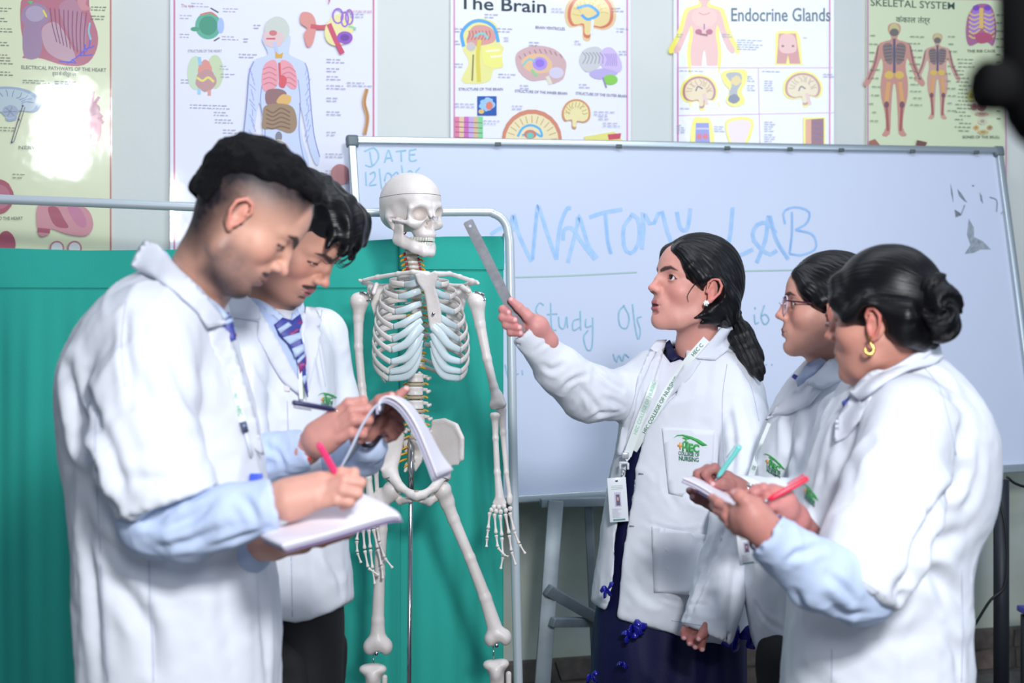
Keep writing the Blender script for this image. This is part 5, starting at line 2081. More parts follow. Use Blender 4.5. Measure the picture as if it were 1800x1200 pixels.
def stack_fn(rows, p=2.3, k=.02, rotz=0.0):
    """torso from elliptic sections: rows (py, x left, x right, depth, half depth)"""
    R = []
    for py, xl, xr, dc, dh in rows:
        R.append((CAMZ - (py - 600) / F * dc, ((xl + xr) / 2 - 900) / F * dc, (xr - xl) / 2 / F * dc, dc, dh))
    R = np.array(R[::-1])
    n = 60
    zz = np.linspace(R[0, 0], R[-1, 0], n)
    # smooth interpolation
    D = catmull(R, 160)
    o = np.argsort(D[:, 0])
    D = D[o]
    tab = [np.interp(zz, D[:, 0], D[:, i]).astype(np.float32) for i in range(1, 5)]
    z0, z1 = float(R[0, 0]), float(R[-1, 0])

    def fn(P):
        z = np.clip(P[:, 2], z0, z1)
        cx, hx, cy, hy = [np.interp(z, zz, t) for t in tab]
        X, Y = P[:, 0] - cx, P[:, 1] - cy
        q = (np.abs(X / hx) ** p + np.abs(Y / hy) ** p) ** (1 / p)
        g = np.minimum(hx, hy)
        # keeps the distance honest where the section is wide
        rr = np.sqrt(X * X + Y * Y) / np.maximum(q, 1e-4)
        d = (q - 1) * np.minimum(rr, 2 * g)
        dz = np.maximum(P[:, 2] - z1, z0 - P[:, 2])
        return smax(d, dz, k).astype(np.float32)
    lo = np.array([min(R[:, 1] - R[:, 2]), min(R[:, 3] - R[:, 4]), z0])
    hi = np.array([max(R[:, 1] + R[:, 2]), max(R[:, 3] + R[:, 4]), z1])
    return fn, lo, hi


def arm(pts):
    """(px, py, depth, radius) -> points, radii"""
    return [W(*q[:3]) for q in pts], [q[3] for q in pts]


def plane_cut(P, a, b, c=None, keep=None):
    """signed distance to a plane holding pixels-with-depth A and B and roughly the view direction; positive on the side of KEEP's opposite"""
    a, b = W(*a), W(*b)
    v = b - a
    w = (a + b) / 2 - np.array([0, 0, CAMZ])
    n = np.cross(v, w)
    n /= np.linalg.norm(n)
    k = W(*keep)
    if (k - a) @ n > 0:
        n = -n
    return (P - a.astype(np.float32)) @ n.astype(np.float32)


def wrinkle(V, Q, folds=(), amp=.0035, scale=(9, 9, 5), seed=1, fine=.0012):
    """cloth relief: broad noise, fine noise, then drawn folds: (list of (x,y,z) points, width, depth)"""
    for _ in range(2):
        s0, c0 = np.zeros_like(V), np.zeros(len(V))
        for k_ in range(4):
            a0, b0 = Q[:, k_], Q[:, (k_ + 1) % 4]
            np.add.at(s0, a0, V[b0])
            np.add.at(s0, b0, V[a0])
            np.add.at(c0, a0, 1)
            np.add.at(c0, b0, 1)
        V = V * .4 + s0 / np.maximum(c0, 1)[:, None] * .6
    N = vnormals(V, Q)
    S_ = np.array(scale)
    n1 = vnoise(V * S_ + vnoise(V, 4, seed)[:, None] * .8, 1.0, seed)
    n2 = 1 - 2 * np.abs(vnoise(V * S_ * 2.1, 1.0, seed + 5))
    n3 = vnoise(V, 55, seed + 9)
    n2 = np.sign(n2) * np.abs(n2) ** 1.4
    d = amp * (n1 * .9 + n2 * .9) + fine * n3
    a_ = np.cross(V[Q[:, 2]] - V[Q[:, 0]], V[Q[:, 3]] - V[Q[:, 1]])
    al = np.linalg.norm(a_, axis=1)
    s1, s2 = np.zeros_like(V), np.zeros(len(V))
    for k_ in range(4):
        np.add.at(s1, Q[:, k_], a_)
        np.add.at(s2, Q[:, k_], al)
    rimw = sst(np.linalg.norm(s1, axis=1) / (s2 + 1e-12), .86, .97)
    for pts_, w_, dep in folds:
        P_ = catmull(pts_, 40)
        best = np.full(len(V), 1e9)
        lo, hi = P_.min(0) - 4 * w_, P_.max(0) + 4 * w_
        m_ = ((V > lo) & (V < hi)).all(1)
        idx = np.where(m_)[0]
        if not len(idx):
            continue
        A_ = V[idx]
        D = np.sqrt(((A_[:, None, :] - P_[None]) ** 2).sum(2))
        j = D.argmin(1)
        dd = D.min(1)
        t = j / 39.0
        env = np.sin(np.pi * np.clip(t, .04, .96)) ** .5
        prof = -np.exp(-(dd / w_) ** 2) + .55 * np.exp(-((dd - 2.1 * w_) / (1.1 * w_)) ** 2)
        d[idx] += dep * prof * env
    return V + N * (d * rimw)[:, None], Q


def folds_px(V, Q, L):
    """drawn folds from pixel polylines laid on the surface: (points, width m, depth m)"""
    b = bvh_of((V, Q))
    out = []
    for P_, w_, dep in L:
        pts_ = []
        for x, y in catmull(P_, 10):
            l, n_ = hit(b, x, y)
            if l is not None:
                pts_.append(tuple(l))
        if len(pts_) > 3:
            out.append((pts_, w_, dep))
    return out


def torso_mesh(fn, lo, hi, h, L=(), amp=.003, seed=1, scale=(9, 9, 4), fine=.001):
    V, Q = nets(fn, lo, hi, h)
    F_ = folds_px(V, Q, L) if L else ()
    return wrinkle(V, Q, F_, amp, scale, seed, fine)


def join(*parts):
    VV, QQ, CC, n = [], [], [], 0
    for V, Q, c in parts:
        VV.append(V)
        QQ.append(Q + n)
        CC.append(c)
        n += len(V)
    return np.concatenate(VV), np.concatenate(QQ), np.concatenate(CC)


def legs_fn(px, d, hip_z, spread, r=.085, lean=0.0):
    x = (px - 900) / F * d
    return [([(x + s_ * spread * .25, d + s_ * spread, hip_z), (x + s_ * spread * .2, d + s_ * spread, hip_z * .52), (x + s_ * spread * .15, d + s_ * spread, .09)], [r * 1.1, r * .95, r * .8]) for s_ in (-1, 1)]


def trousers(parent, px, d, hip_z, m, r=.085, spread=.10, dirx=1):
    LG = legs_fn(px, d, hip_z, spread, r)

    def fn(P):
        dd = None
        for a, b in LG:
            e = chain(P, a, b, .02)
            dd = e if dd is None else smin(dd, e, .03)
        return smax(dd, .07 - P[:, 2], .004)
    x = (px - 900) / F * d
    V, Q = nets(fn, (x - .25, d - .3, .05), (x + .25, d + .3, hip_z + .12), .012)
    V, Q = wrinkle(V, Q, (), .004, (8, 8, 5), 3, 0)
    mesh_obj('trousers', V, Q, m, parent)
    for a, b in LG:
        cx, cy = a[-1][0], a[-1][1]

        def sf(P, cx=cx, cy=cy):
            q = chain(P, [(cx - dirx * .05, cy, .042), (cx + dirx * .05, cy, .05), (cx + dirx * .16, cy, .03)], [.042, .045, .030], .01)
            q = smin(q, cone(P, (cx - dirx * .02, cy, .05), (cx - dirx * .01, cy, .12), .042, .040), .02)
            return smax(q, .004 - P[:, 2], .004)
        V, Q = nets(sf, (cx - .24, cy - .08, -.02), (cx + .24, cy + .08, .18), .007)
        mesh_obj('shoe', V, Q, m_shoe, parent)


def seam(bvh, L, parent, r=.0008, name='seam'):
    m_ = mat('seam_thread_shaded', (176, 184, 206), .9)  # seam shadow is put into the thread colour, darker than the coat
    for P_ in L:
        q = []
        for x, y in catmull(P_, 26):
            l, n_ = hit(bvh, x, y)
            if l is not None:
                if n_.dot(ray(x, y)) > 0:
                    n_ = -n_
                q.append(np.array(l) + np.array(n_) * r * .3)
        if len(q) > 4:
            MB().tube(q, r, 5, m_).build(name, parent=parent)


def logo(bvh, x, y, s, parent, name='coat_logo', skew=0.0, shx=1.0, full=True, up=0.0):
    """embroidered emblem: roof sweep, HEC, COLLEGE OF / NURSING; (x, y) top left in pixels, S pixels wide"""
    def T(a, b):
        return (x + a * s * shx, y + b * s + a * s * skew)
    sweep_top = [T(-.04, .14), T(.08, .03), T(.25, -.005), T(.5, .03), T(.75, .11), T(.98, .25)]
    sweep_bot = [T(.98, .25), T(.84, .28), T(.62, .17), T(.42, .09), T(.22, .04), T(.08, .06)]
    lay(name, bvh, *tri_fill(sweep_top + sweep_bot[1:], s * .12), m_lg, parent, .0012 + up, .0008)

    def tx(st, a, b, h_, wd, m_, bold=.03):
        V, Tn = text_mesh(st, 1.0, bold)
        k = wd / V[:, 0].max()
        pts_ = [T(a + v[0] * k, b - v[1] * h_ / .72) for v in V]
        lay(name, bvh, np.array(pts_), [tuple(t) for t in Tn], m_, parent, .0012 + up, .0006)
    tx('HEC', .22, .49, .24, .52, m_lg, .05)
    # small plant and cross by the H
    lay(name, bvh, *tri_fill([T(.10, .30), T(.14, .32), T(.15, .24), T(.18, .24), T(.19, .32), T(.24, .31), T(.23, .36), T(.19, .37), T(.18, .47), T(.15, .47), T(.14, .37), T(.09, .37)], s * .1), m_lo, parent, .0022 + up, .0006)
    lay(name, bvh, *tri_fill([T(.22, .10), T(.34, .07), T(.46, .12), T(.36, .14), T(.37, .20), T(.44, .22), T(.36, .24), T(.36, .34), T(.33, .34), T(.33, .24), T(.24, .22), T(.32, .19), T(.32, .14)], s * .1), m_lg, parent, .0020 + up, .0006)
    if full:
        tx('COLLEGE OF', .11, .625, .112, .63, m_lgd, .03)
        tx('NURSING', .12, .785, .135, .60, m_lgd, .03)


def ribbon(name, pts, w, m, parent, up=None, thick=.0012, n=40):
    """flat strap through 3D points, its face towards the camera"""
    P_ = catmull(pts, n)
    T_ = np.gradient(P_, axis=0)
    T_ /= np.linalg.norm(T_, axis=1)[:, None]
    view = P_ - np.array([0, 0, CAMZ])
    view /= np.linalg.norm(view, axis=1)[:, None]
    S_ = np.cross(T_, view)
    S_ /= np.linalg.norm(S_, axis=1)[:, None]
    N_ = np.cross(S_, T_)
    N_ /= np.linalg.norm(N_, axis=1)[:, None]
    N_ = np.where((N_ * view).sum(1)[:, None] > 0, -N_, N_)
    vs = []
    for i in range(n):
        for a, b in ((-1, 0), (1, 0), (1, -1), (-1, -1)):
            vs.append(P_[i] + S_[i] * a * w / 2 + N_[i] * b * thick)
    fs = []
    for i in range(n - 1):
        for k_ in range(4):
            fs.append((i * 4 + k_, i * 4 + (k_ + 1) % 4, (i + 1) * 4 + (k_ + 1) % 4, (i + 1) * 4 + k_))
    fs += [(0, 3, 2, 1), tuple((n - 1) * 4 + k_ for k_ in range(4))]
    o = mesh_obj(name, vs, fs, m, parent, smooth=False)
    return o, (P_, T_, S_, N_)


def text_along(s, frame, t0, h, m, parent, flip=False, name='lettering', gap=1.0, bold=.02, vflip=1, off=.0006):
    """lettering running along a ribbon from fraction T0"""
    P_, T_, S_, N_ = frame
    L_ = np.concatenate([[0], np.cumsum(np.linalg.norm(np.diff(P_, axis=0), axis=1))])
    V, Tn = text_mesh(s, 1.0, bold)
    k = h / .72
    vs = []
    for a, b in V:
        dist = a * k * gap
        l = t0 * L_[-1] + (dist if not flip else -dist)
        f = [np.interp(l, L_, X[:, i]) for X in (P_, T_, S_, N_) for i in range(3)]
        p_, t_, s_, n_ = np.array(f[:3]), np.array(f[3:6]), np.array(f[6:9]), np.array(f[9:12])
        vs.append(p_ + s_ * (b - .36) * k * vflip + n_ * off)
    mesh_obj(name, vs, Tn, m, parent, smooth=False)


def pen(name, a, b, r, m, label, tip=True, m2=None, cap=None):
    a, b = np.array(a), np.array(b)
    v = b - a
    L_ = np.linalg.norm(v)
    v = v / L_
    root = empty(name, a, label, 'pen')
    mb_ = MB()
    mb_.tube([a + v * .012, a + v * .022, b - v * .004, b], [r * .7, r, r, r * .8], 12, m)
    mb_.build('barrel', parent=root)
    mb_ = MB()
    mb_.tube([a, a + v * .013], [.0006, r * .68], 10, m2 or m_steel)
    mb_.build('tip', parent=root)
    if cap:
        mb_ = MB()
        u_p = np.cross(v, [0, 1, 0])
        u_p /= np.linalg.norm(u_p)
        mb_.tube([b - v * .004 + u_p * r, b - v * .004 + u_p * r * 1.7, b - v * .035 + u_p * r * 1.6], .0012, 6, cap)
        mb_.build('clip', parent=root)
    return root


def sheet(name, grid, thick, m, parent):
    """solid sheet from a grid of 3D points [rows][cols]"""
    G = np.array(grid)
    r_, c_ = G.shape[:2]
    rr = catmull(G.reshape(r_, -1), 24).reshape(24, c_, 3)
    rr = np.stack([catmull(rr[i], 24) for i in range(24)])
    N_ = np.cross(np.gradient(rr, axis=0), np.gradient(rr, axis=1))
    N_ /= np.linalg.norm(N_, axis=2)[:, :, None] + 1e-12
    A_ = (rr + N_ * thick / 2).reshape(-1, 3)
    B_ = (rr - N_ * thick / 2).reshape(-1, 3)
    n = 24
    fs = [(j * n + i, j * n + i + 1, (j + 1) * n + i + 1, (j + 1) * n + i) for j in range(n - 1) for i in range(n - 1)]
    k = n * n
    fs2 = [tuple(q + k for q in f[::-1]) for f in fs]
    ring = [i for i in range(n)] + [j * n + n - 1 for j in range(1, n)] + [(n - 1) * n + i for i in range(n - 2, -1, -1)] + [j * n for j in range(n - 2, 0, -1)]
    rim = [(ring[(i + 1) % len(ring)], ring[i], ring[i] + k, ring[(i + 1) % len(ring)] + k) for i in range(len(ring))]
    return mesh_obj(name, np.concatenate([A_, B_]).tolist(), fs + fs2 + rim, m, parent)
# ================================================================== young man at the left, nearest, writing in a notebook
SK_B1 = (218, 166, 144)
M1 = head_matrix(420, 388, 2.40, 12, 43)
p1 = empty('person', W(330, 600, 2.5) * np.array([1, 1, 0]), 'man in white coat at the left with clipped sides, writing on a white notebook', 'person')
nk = [inv_pt(M1, W(372, 462, 2.44)), inv_pt(M1, W(330, 530, 2.48))]
hf = head_fn([tuple(q) for q in nk], True, eye=.0016, lidz=-.0035, neck_r=(.054, .060))
V, Q = nets(hf, (-.20, -.12, -.25), (.14, .12, .15), .0023)
c = paint_head(V, SK_B1, True, stubble=.62, moust=.9, fade=1.0, brow=.0062, lidz=-.0035, eye=.0016, lip=(176, 110, 116), beard_full=.75)
body_parts = [(xf(V, M1), Q, c)]
eyes(M1, p1, (1, 0, -.5))
# hands
d_ = 2.17
f1 = [[(566, 842, d_ + .01), (600, 831, d_), (622, 831, d_ - .005), (622, 846, d_ + .005)],
      [(572, 856, d_ - .005), (606, 845, d_ - .015), (634, 848, d_ - .01), (630, 862, d_ + .005)],
      [(570, 870, d_ - .01), (602, 862, d_ - .02), (628, 867, d_ - .012), (618, 880, d_ + .002)],
      [(560, 884, d_ - .012), (592, 878, d_ - .02), (614, 882, d_ - .012), (604, 890, d_ + .002)],
      [(535, 850, d_ + .03, .012), (572, 848, d_ + .03, .011), (606, 852, d_ + .018, .009)]]
pl1 = [((470, 884, d_ + .02, .028), (520, 872, d_ + .01, .026)), ((505, 868, d_ + .01, .024), (562, 848, d_ + .008, .018)), ((510, 878, d_ + .0, .026), (565, 862, d_ - .002, .017)), ((510, 888, d_, .024), (556, 878, d_ - .005, .016)), ((470, 884, d_ + .02, .026), (420, 900, d_ + .06, .03))]
body_parts.append(hand_mesh(f1, pl1, skin=(222, 166, 148)))
# left hand under the notebook
dl = 2.34
f2 = [[(520, 948, dl), (560, 944, dl - .01), (600, 930, dl), (622, 916, dl + .01)], [(520, 954, dl), (566, 952, dl), (610, 938, dl), (636, 922, dl + .01)], [(515, 940, dl + .02, .011), (540, 925, dl + .02), (566, 905, dl + .02)]]
pl2 = [((430, 960, dl + .08, .028), (480, 954, dl + .04, .028)), ((480, 954, dl + .04, .026), (530, 950, dl + .01, .022))]
body_parts.append(hand_mesh(f2, pl2, skin=(226, 170, 150)))
# trunk under the coat
rows1 = [(462, 272, 352, 2.50, .062), (486, 235, 380, 2.50, .10), (505, 212, 386, 2.50, .14), (540, 180, 392, 2.50, .185), (580, 152, 402, 2.50, .205), (640, 122, 420, 2.50, .205), (700, 110, 438, 2.50, .20), (780, 112, 456, 2.50, .18), (860, 124, 470, 2.5, .172), (950, 133, 477, 2.5, .172), (1050, 140, 484, 2.5, .178), (1200, 148, 492, 2.5, .185), (1340, 146, 500, 2.5, .19)]
tf, lo, hi = stack_fn(rows1)
ca, ra = arm([(268, 578, 2.36, .080), (254, 690, 2.29, .078), (262, 790, 2.25, .080), (300, 900, 2.22, .084)])
cb, rb = arm([(300, 560, 2.66, .08), (330, 740, 2.68, .075), (350, 900, 2.64, .07)])


def coat1(P):
    d = tf(P)
    a = chain(P, ca, ra, .02)
    a = smax(a, plane_cut(P, (212, 915, 2.25), (386, 856, 2.25), keep=(262, 700, 2.3)), .004)
    d = smin(d, a, .014)
    b = chain(P, cb, rb, .02)
    return smin(d, b, .03)


L1 = [([(122, 650), (142, 730), (165, 800), (188, 870), (215, 935)], .014, .020), ([(150, 660), (168, 720), (186, 780)], .010, .009),
      ([(222, 548), (222, 600), (226, 660), (232, 720)], .007, .005), ([(380, 560), (400, 640), (420, 720)], .008, .004),
      ([(250, 700), (285, 760), (330, 800)], .012, .006), ([(300, 620), (330, 700), (380, 760)], .016, .005), ([(190, 760), (205, 820), (222, 880)], .010, .008),
      ([(150, 900), (162, 1000), (170, 1120), (176, 1198)], .012, .009), ([(200, 1010), (235, 1060), (262, 1110), (270, 1170)], .014, .011), ([(160, 930), (190, 960), (230, 990), (262, 1012)], .012, .010),
      ([(262, 990), (264, 1080), (268, 1190)], .005, .003), ([(300, 985), (380, 1000), (460, 985)], .02, .006), ([(380, 1010), (400, 1090), (410, 1190)], .018, .005), ([(455, 960), (462, 1060), (470, 1190)], .010, .006),
      ([(230, 640), (262, 700), (300, 742)], .010, .005), ([(225, 840), (290, 845), (360, 822)], .010, .006), ([(240, 800), (300, 790), (350, 765)], .012, .004)]
V, Q = torso_mesh(coat1, lo - [.05, .16, .0], hi + [.05, .12, .03], .0065, L1, .0042, 2)
coat_1 = mesh_obj('lab_coat', V, Q, m_coat, p1)
C1 = (V, Q)
# shirt: forearms and neck piece
sa, sr = arm([(268, 830, 2.26, .058), (272, 916, 2.24, .056), (330, 924, 2.22, .054), (400, 908, 2.20, .048), (486, 884, 2.185, .040)])
sb_, sbr = arm([(350, 860, 2.66, .055), (360, 930, 2.62, .052), (440, 962, 2.42, .042)])


def shirt1(P):
    d = chain(P, sa, sr, .012)
    d = smax(d, plane_cut(P, (476, 838, 2.18), (494, 930, 2.18), keep=(400, 900, 2.2)), .003)
    d = smax(d, -cone(P, W(470, 887, 2.19), W(520, 876, 2.18), .031, .031), .002)
    b = chain(P, sb_, sbr, .01)
    return np.minimum(d, b)


V, Q = nets(shirt1, np.array([-.66, 2.10, .88]), np.array([-.30, 2.74, 1.12]), .005)
LS = [([(262, 935), (300, 925), (345, 905), (375, 880)], .008, .007), ([(285, 962), (340, 950), (400, 925)], .007, .006), ([(240, 905), (270, 915), (300, 900)], .008, .007), ([(420, 870), (440, 890), (452, 918)], .006, .004), ([(350, 962), (420, 945), (470, 925)], .006, .004)]
V, Q = wrinkle(V, Q, folds_px(V, Q, LS), .0022, (14, 14, 14), 4, .0008)
mesh_obj('shirt_sleeve', V, Q, m_shirt, p1)
bV, bQ, bC = join(*body_parts)
mesh_obj('body', bV, bQ, m_skin, p1, col=bC)
H1 = (xf(*[np.asarray(body_parts[0][0]), Matrix.Identity(4)]), body_parts[0][1])
bv1 = bvh_of(C1, H1)
patch('shirt_collar', bv1, [(290, 448), (318, 470), (352, 505), (386, 545), (394, 556), (378, 572), (360, 560), (330, 522), (300, 486), (276, 462)], m_shirt, p1, .006, .004, 8)
patch('coat_collar', bv1, [(238, 482), (248, 458), (262, 438), (282, 446), (305, 480), (340, 520), (372, 556), (380, 574), (352, 580), (336, 556), (306, 528), (270, 500)], m_coat_s, p1, .012, .006, 8)
patch('lapel', bv1, [(354, 582), (382, 574), (398, 590), (420, 660), (444, 744), (456, 800), (440, 790), (412, 730), (384, 660)], m_coat_s, p1, .005, .004, 9)
m_tie1 = mat('tie_navy', (58, 66, 150), 0.5)
m_tie2 = mat('tie_pale', (176, 196, 226), 0.5)
m_tie3 = mat('tie_plum', (140, 52, 120), 0.5)
tp = [patch('necktie', bv1, [(372, 556), (384, 552), (392, 570), (398, 602), (388, 606), (378, 584)], m_tie1, p1, .016, .003, 8)]
for q_ in ([(376, 568), (390, 562), (392, 569), (378, 576)], [(382, 586), (395, 580), (397, 586), (384, 592)]):
    patch('tie_stripe', bv1, q_, m_tie2, tp[0], .0195, .0006, 6)
patch('tie_stripe', bv1, [(386, 594), (397, 590), (398, 597), (388, 601)], m_tie3, tp[0], .0195, .0006, 6)


# hair of the first man: full on top, clipped below
def hair1(P):
    d = ell(P, (-.008, 0, .060), (.100, .076, .090))
    d = smin(d, ell(P, (.050, 0, .104), (.046, .052, .034)), .02)
    d = smin(d, ell(P, (-.065, 0, .06), (.05, .06, .056)), .02)
    d = smin(d, ell(P, (-.052, 0, .004), (.050, .064, .058)), .02)
    cut = smin(-(P[:, 2] - (.060 + .45 * (P[:, 0] + .037) + .1 * np.clip(P[:, 0] - .05, 0, 1))), np.maximum(P[:, 0] + .056, -.03 - P[:, 2]), .02)
    d = smax(d, cut, .016)
    n = vnoise(P, 55) + .6 * vnoise(P, 110, 2)
    return d - .0042 * n


V, Q = nets(hair1, (-.14, -.11, -.02), (.13, .11, .18), .0028)
mesh_obj('hair', xf(V, M1), Q, m_hair_s, p1)
seam(bv1, [[(222, 530), (216, 570), (214, 620), (220, 680)], [(262, 984), (264, 1060), (268, 1130), (270, 1198)], [(170, 720), (168, 800), (176, 960), (190, 1198)], [(226, 905), (300, 888), (380, 850)]], p1)
trousers(p1, 320, 2.5, .60, m_trouser, r=.075, spread=.085)


def lanyard_root(px, py, d, label):
    return empty('lanyard', W(px, py, d), label, 'lanyard')


m_strap = mat('lanyard_strap', (232, 240, 238), 0.6)
m_strapg = mat('lanyard_green_print', (60, 160, 110), 0.6)


def on(bv, P_, off):
    out = []
    for x, y in P_:
        l, n_ = hit(bv, x, y)
        if l is None:
            continue
        out.append(np.array(l) + np.array([0, -off, 0]))
    return out


ly = lanyard_root(400, 620, 2.3, 'pale lanyard with blue tip down the chest of the nearest man at left')
o, fr = ribbon('strap', on(bv1, [(378, 566), (392, 606), (408, 660), (420, 706), (430, 742)], .016), .012, m_strap, ly)
for k in range(6):
    text_along('HEC', fr, .08 + k * .15, .007, m_strapg, ly, bold=.02)
q1, q2 = on(bv1, [(430, 740), (446, 800)], .018)
MB().tube([q1, q1 * .7 + q2 * .3], .006, 10, mat('clip_grey', (96, 104, 130), .4, metal=.5)).build('clip', parent=ly)
MB().tube([q1 * .75 + q2 * .25, q2], .0035, 8, mat('clear_cord', (214, 222, 232), .3)).build('cord', parent=ly)
q3 = on(bv1, [(448, 826), (456, 850)], .022)
MB().box((q3[0] + q3[-1]) / 2 + np.array([.004, -.01, 0]), (.022, .006, .018), mat('blue_tab', (70, 96, 220), .4), bev=.002).build('tab', parent=ly)

# his notebook and pen
m_page = mat('notebook_page', (238, 234, 244), 0.7)
m_page2 = mat('notebook_page_edge', (206, 200, 220), 0.8)
m_cover = mat('notebook_cover', (150, 128, 170), 0.5)
nb = empty('notebook', W(590, 930, 2.25), 'white notebook lying open under the pen hand of the nearest man at left', 'notebook')
g = [[W(458, 942, 2.16), W(540, 906, 2.22), W(618, 869, 2.30), W(640, 870, 2.31)], [W(476, 951, 2.12), W(560, 922, 2.18), W(660, 888, 2.26), W(690, 896, 2.28)], [W(497, 960, 2.08), W(580, 938, 2.14), W(676, 910, 2.22), W(703, 907, 2.24)]]
sheet('page', g, .005, m_page, nb)
off = np.array([.003, .008, -.008])
sheet('page_block', [[np.array(q) + off * .6 for q in r_] for r_ in g], .004, m_page2, nb)
sheet('cover', [[np.array(q) + off * 1.2 for q in r_] for r_ in g], .002, m_cover, nb)
pen('pen', W(614, 872, 2.19), W(560, 780, 2.14), .0052, mat('pink_plastic', (246, 60, 120), .35), 'pink pen in the hand of the nearest man at left')

# ================================================================== second young man, behind
SK_B2 = (214, 158, 136)
M2 = head_matrix(512, 426, 2.85, -20, 42)
p2 = empty('person', W(500, 600, 2.92) * np.array([1, 1, 0]), 'man with wavy black quiff and striped tie, writing in a curled notebook', 'person')
nk = [inv_pt(M2, W(478, 500, 2.88)), inv_pt(M2, W(468, 570, 2.93))]
hf = head_fn([tuple(q) for q in nk], True, eye=.0018, lidz=-.0038, neck_r=(.052, .055))
V, Q = nets(hf, (-.20, -.12, -.25), (.14, .12, .15), .0022)
c = paint_head(V, SK_B2, True, stubble=.22, moust=.95, fade=.7, brow=.0056, lidz=-.0038, eye=.0018, lip=(170, 92, 100), beard_full=.55)
bp2 = [(xf(V, M2), Q, c)]
eyes(M2, p2, (1, 0, -.5))


def hair2(P):
    d = ell(P, (-.008, 0, .058), (.101, .081, .096))
    q = P.copy()
    d = smin(d, ell(P, (.060, -.004, .112), (.056, .062, .042)), .025)
    d = smin(d, ell(P, (.096, -.012, .096), (.032, .050, .026)), .018)
    for a, b, r_ in (((.110, -.03, .096), (.122, -.05, .070), .010), ((.112, .0, .09), (.128, -.02, .066), .008), ((.085, -.05, .09), (.098, -.068, .066), .010), ((.12, -.044, .076), (.112, -.060, .056), .005)):
        d = smin(d, cone(P, a, b, r_, r_ * .4), .012)
    face = ell(P, (.075, 0, .012), (.050, .085, .066))
    d = smax(d, -face, .008)
    cut = -(P[:, 2] - (.030 + .10 * P[:, 0]))
    d = smax(d, cut, .01)
    s_ = np.sin(P[:, 0] * 90 + P[:, 1] * 150 + 2.4 * vnoise(P, 22) + P[:, 2] * 60)
    return d - .0022 * s_ * sst(P[:, 2], .04, .09) - .0030 * vnoise(P, 46, 3)


V, Q = nets(hair2, (-.14, -.12, -.04), (.16, .12, .18), .0026)
mesh_obj('hair', xf(V, M2), Q, m_hair, p2, loc_attr=strand_attr(V, (-.08, .0, .07), (.8, .25, .55), 22, 5))
mb = MB()
for a in ((.118, -.03, .092), (.110, -.05, .084), (.122, -.012, .086)):
    for j in range(3):
        a_ = np.array(a) + np.array([.002 * j, -.006 * j, -.003 * j])
        mb.tube([xf([a_], M2)[0], xf([a_ + [.016, -.012, -.012]], M2)[0], xf([a_ + [.013, -.024, -.030]], M2)[0], xf([a_ + [.0, -.024, -.034]], M2)[0]], [.0014, .0013, .001, .0005], 6, m_hair, smooth_pts=16)
mb.build('hair_curl', parent=p2)['kind'] = 'stuff'
rows2 = [(535, 440, 520, 2.93, .07), (550, 415, 545, 2.93, .10), (575, 392, 566, 2.93, .135), (610, 378, 582, 2.93, .15), (660, 370, 588, 2.93, .15), (740, 368, 594, 2.93, .145), (820, 370, 600, 2.93, .14), (900, 372, 606, 2.93, .14), (1000, 376, 616, 2.93, .145), (1084, 378, 624, 2.93, .15)]
tf2, lo, hi = stack_fn(rows2)
ca2, ra2 = arm([(420, 590, 2.80, .070), (400, 700, 2.74, .066), (420, 790, 2.70, .062)])
cb2, rb2 = arm([(560, 590, 3.02, .062), (578, 700, 3.02, .058), (590, 790, 2.96, .055)])


def coat2(P):
    d = tf2(P)
    d = smin(d, chain(P, ca2, ra2, .02), .03)
    d = smin(d, chain(P, cb2, rb2, .02), .03)
    d = smax(d, poly_sd(P, [(340, 500), (640, 480), (640, 900), (612, 960), (624, 1052), (580, 1078), (520, 1092), (486, 1088), (340, 1085)]), .004)
    return d


LB2 = [([(500, 700), (503, 800), (508, 920), (512, 1060)], .004, .004), ([(560, 960), (590, 1000), (600, 1040)], .010, .005), ([(440, 620), (470, 680), (500, 720)], .008, .003), ([(540, 560), (556, 620), (566, 680)], .008, .005), ([(540, 900), (550, 980), (556, 1060)], .012, .004), ([(575, 900), (582, 930), (604, 938)], .004, .003)]
V, Q = torso_mesh(coat2, lo - [.05, .16, .0], hi + [.05, .12, .03], .006, LB2, .003, 7)
# neck opening
coat_2 = mesh_obj('lab_coat', V, Q, m_coat, p2)
C2 = (V, Q)
sa2, sr2 = arm([(415, 760, 2.71, .052), (420, 812, 2.68, .050), (480, 806, 2.60, .046), (546, 788, 2.54, .036)])
sb2, sbr2 = arm([(590, 770, 2.95, .050), (598, 812, 2.88, .048), (640, 800, 2.70, .038), (650, 782, 2.64, .034)])


def shirt2(P):
    d = chain(P, sa2, sr2, .012)
    d = smax(d, plane_cut(P, (532, 762, 2.54), (548, 824, 2.54), keep=(480, 800, 2.6)), .003)
    return np.minimum(d, chain(P, sb2, sbr2, .01))


V, Q = nets(shirt2, np.array([-.64, 2.45, .98]), np.array([-.22, 3.06, 1.22]), .005)
V, Q = wrinkle(V, Q, folds_px(V, Q, [([(400, 800), (440, 820), (480, 812)], .007, .006), ([(460, 780), (490, 800), (500, 830)], .006, .004)]), .002, (14, 14, 14), 5, .0008)
mesh_obj('shirt_sleeve', V, Q, m_shirt, p2)
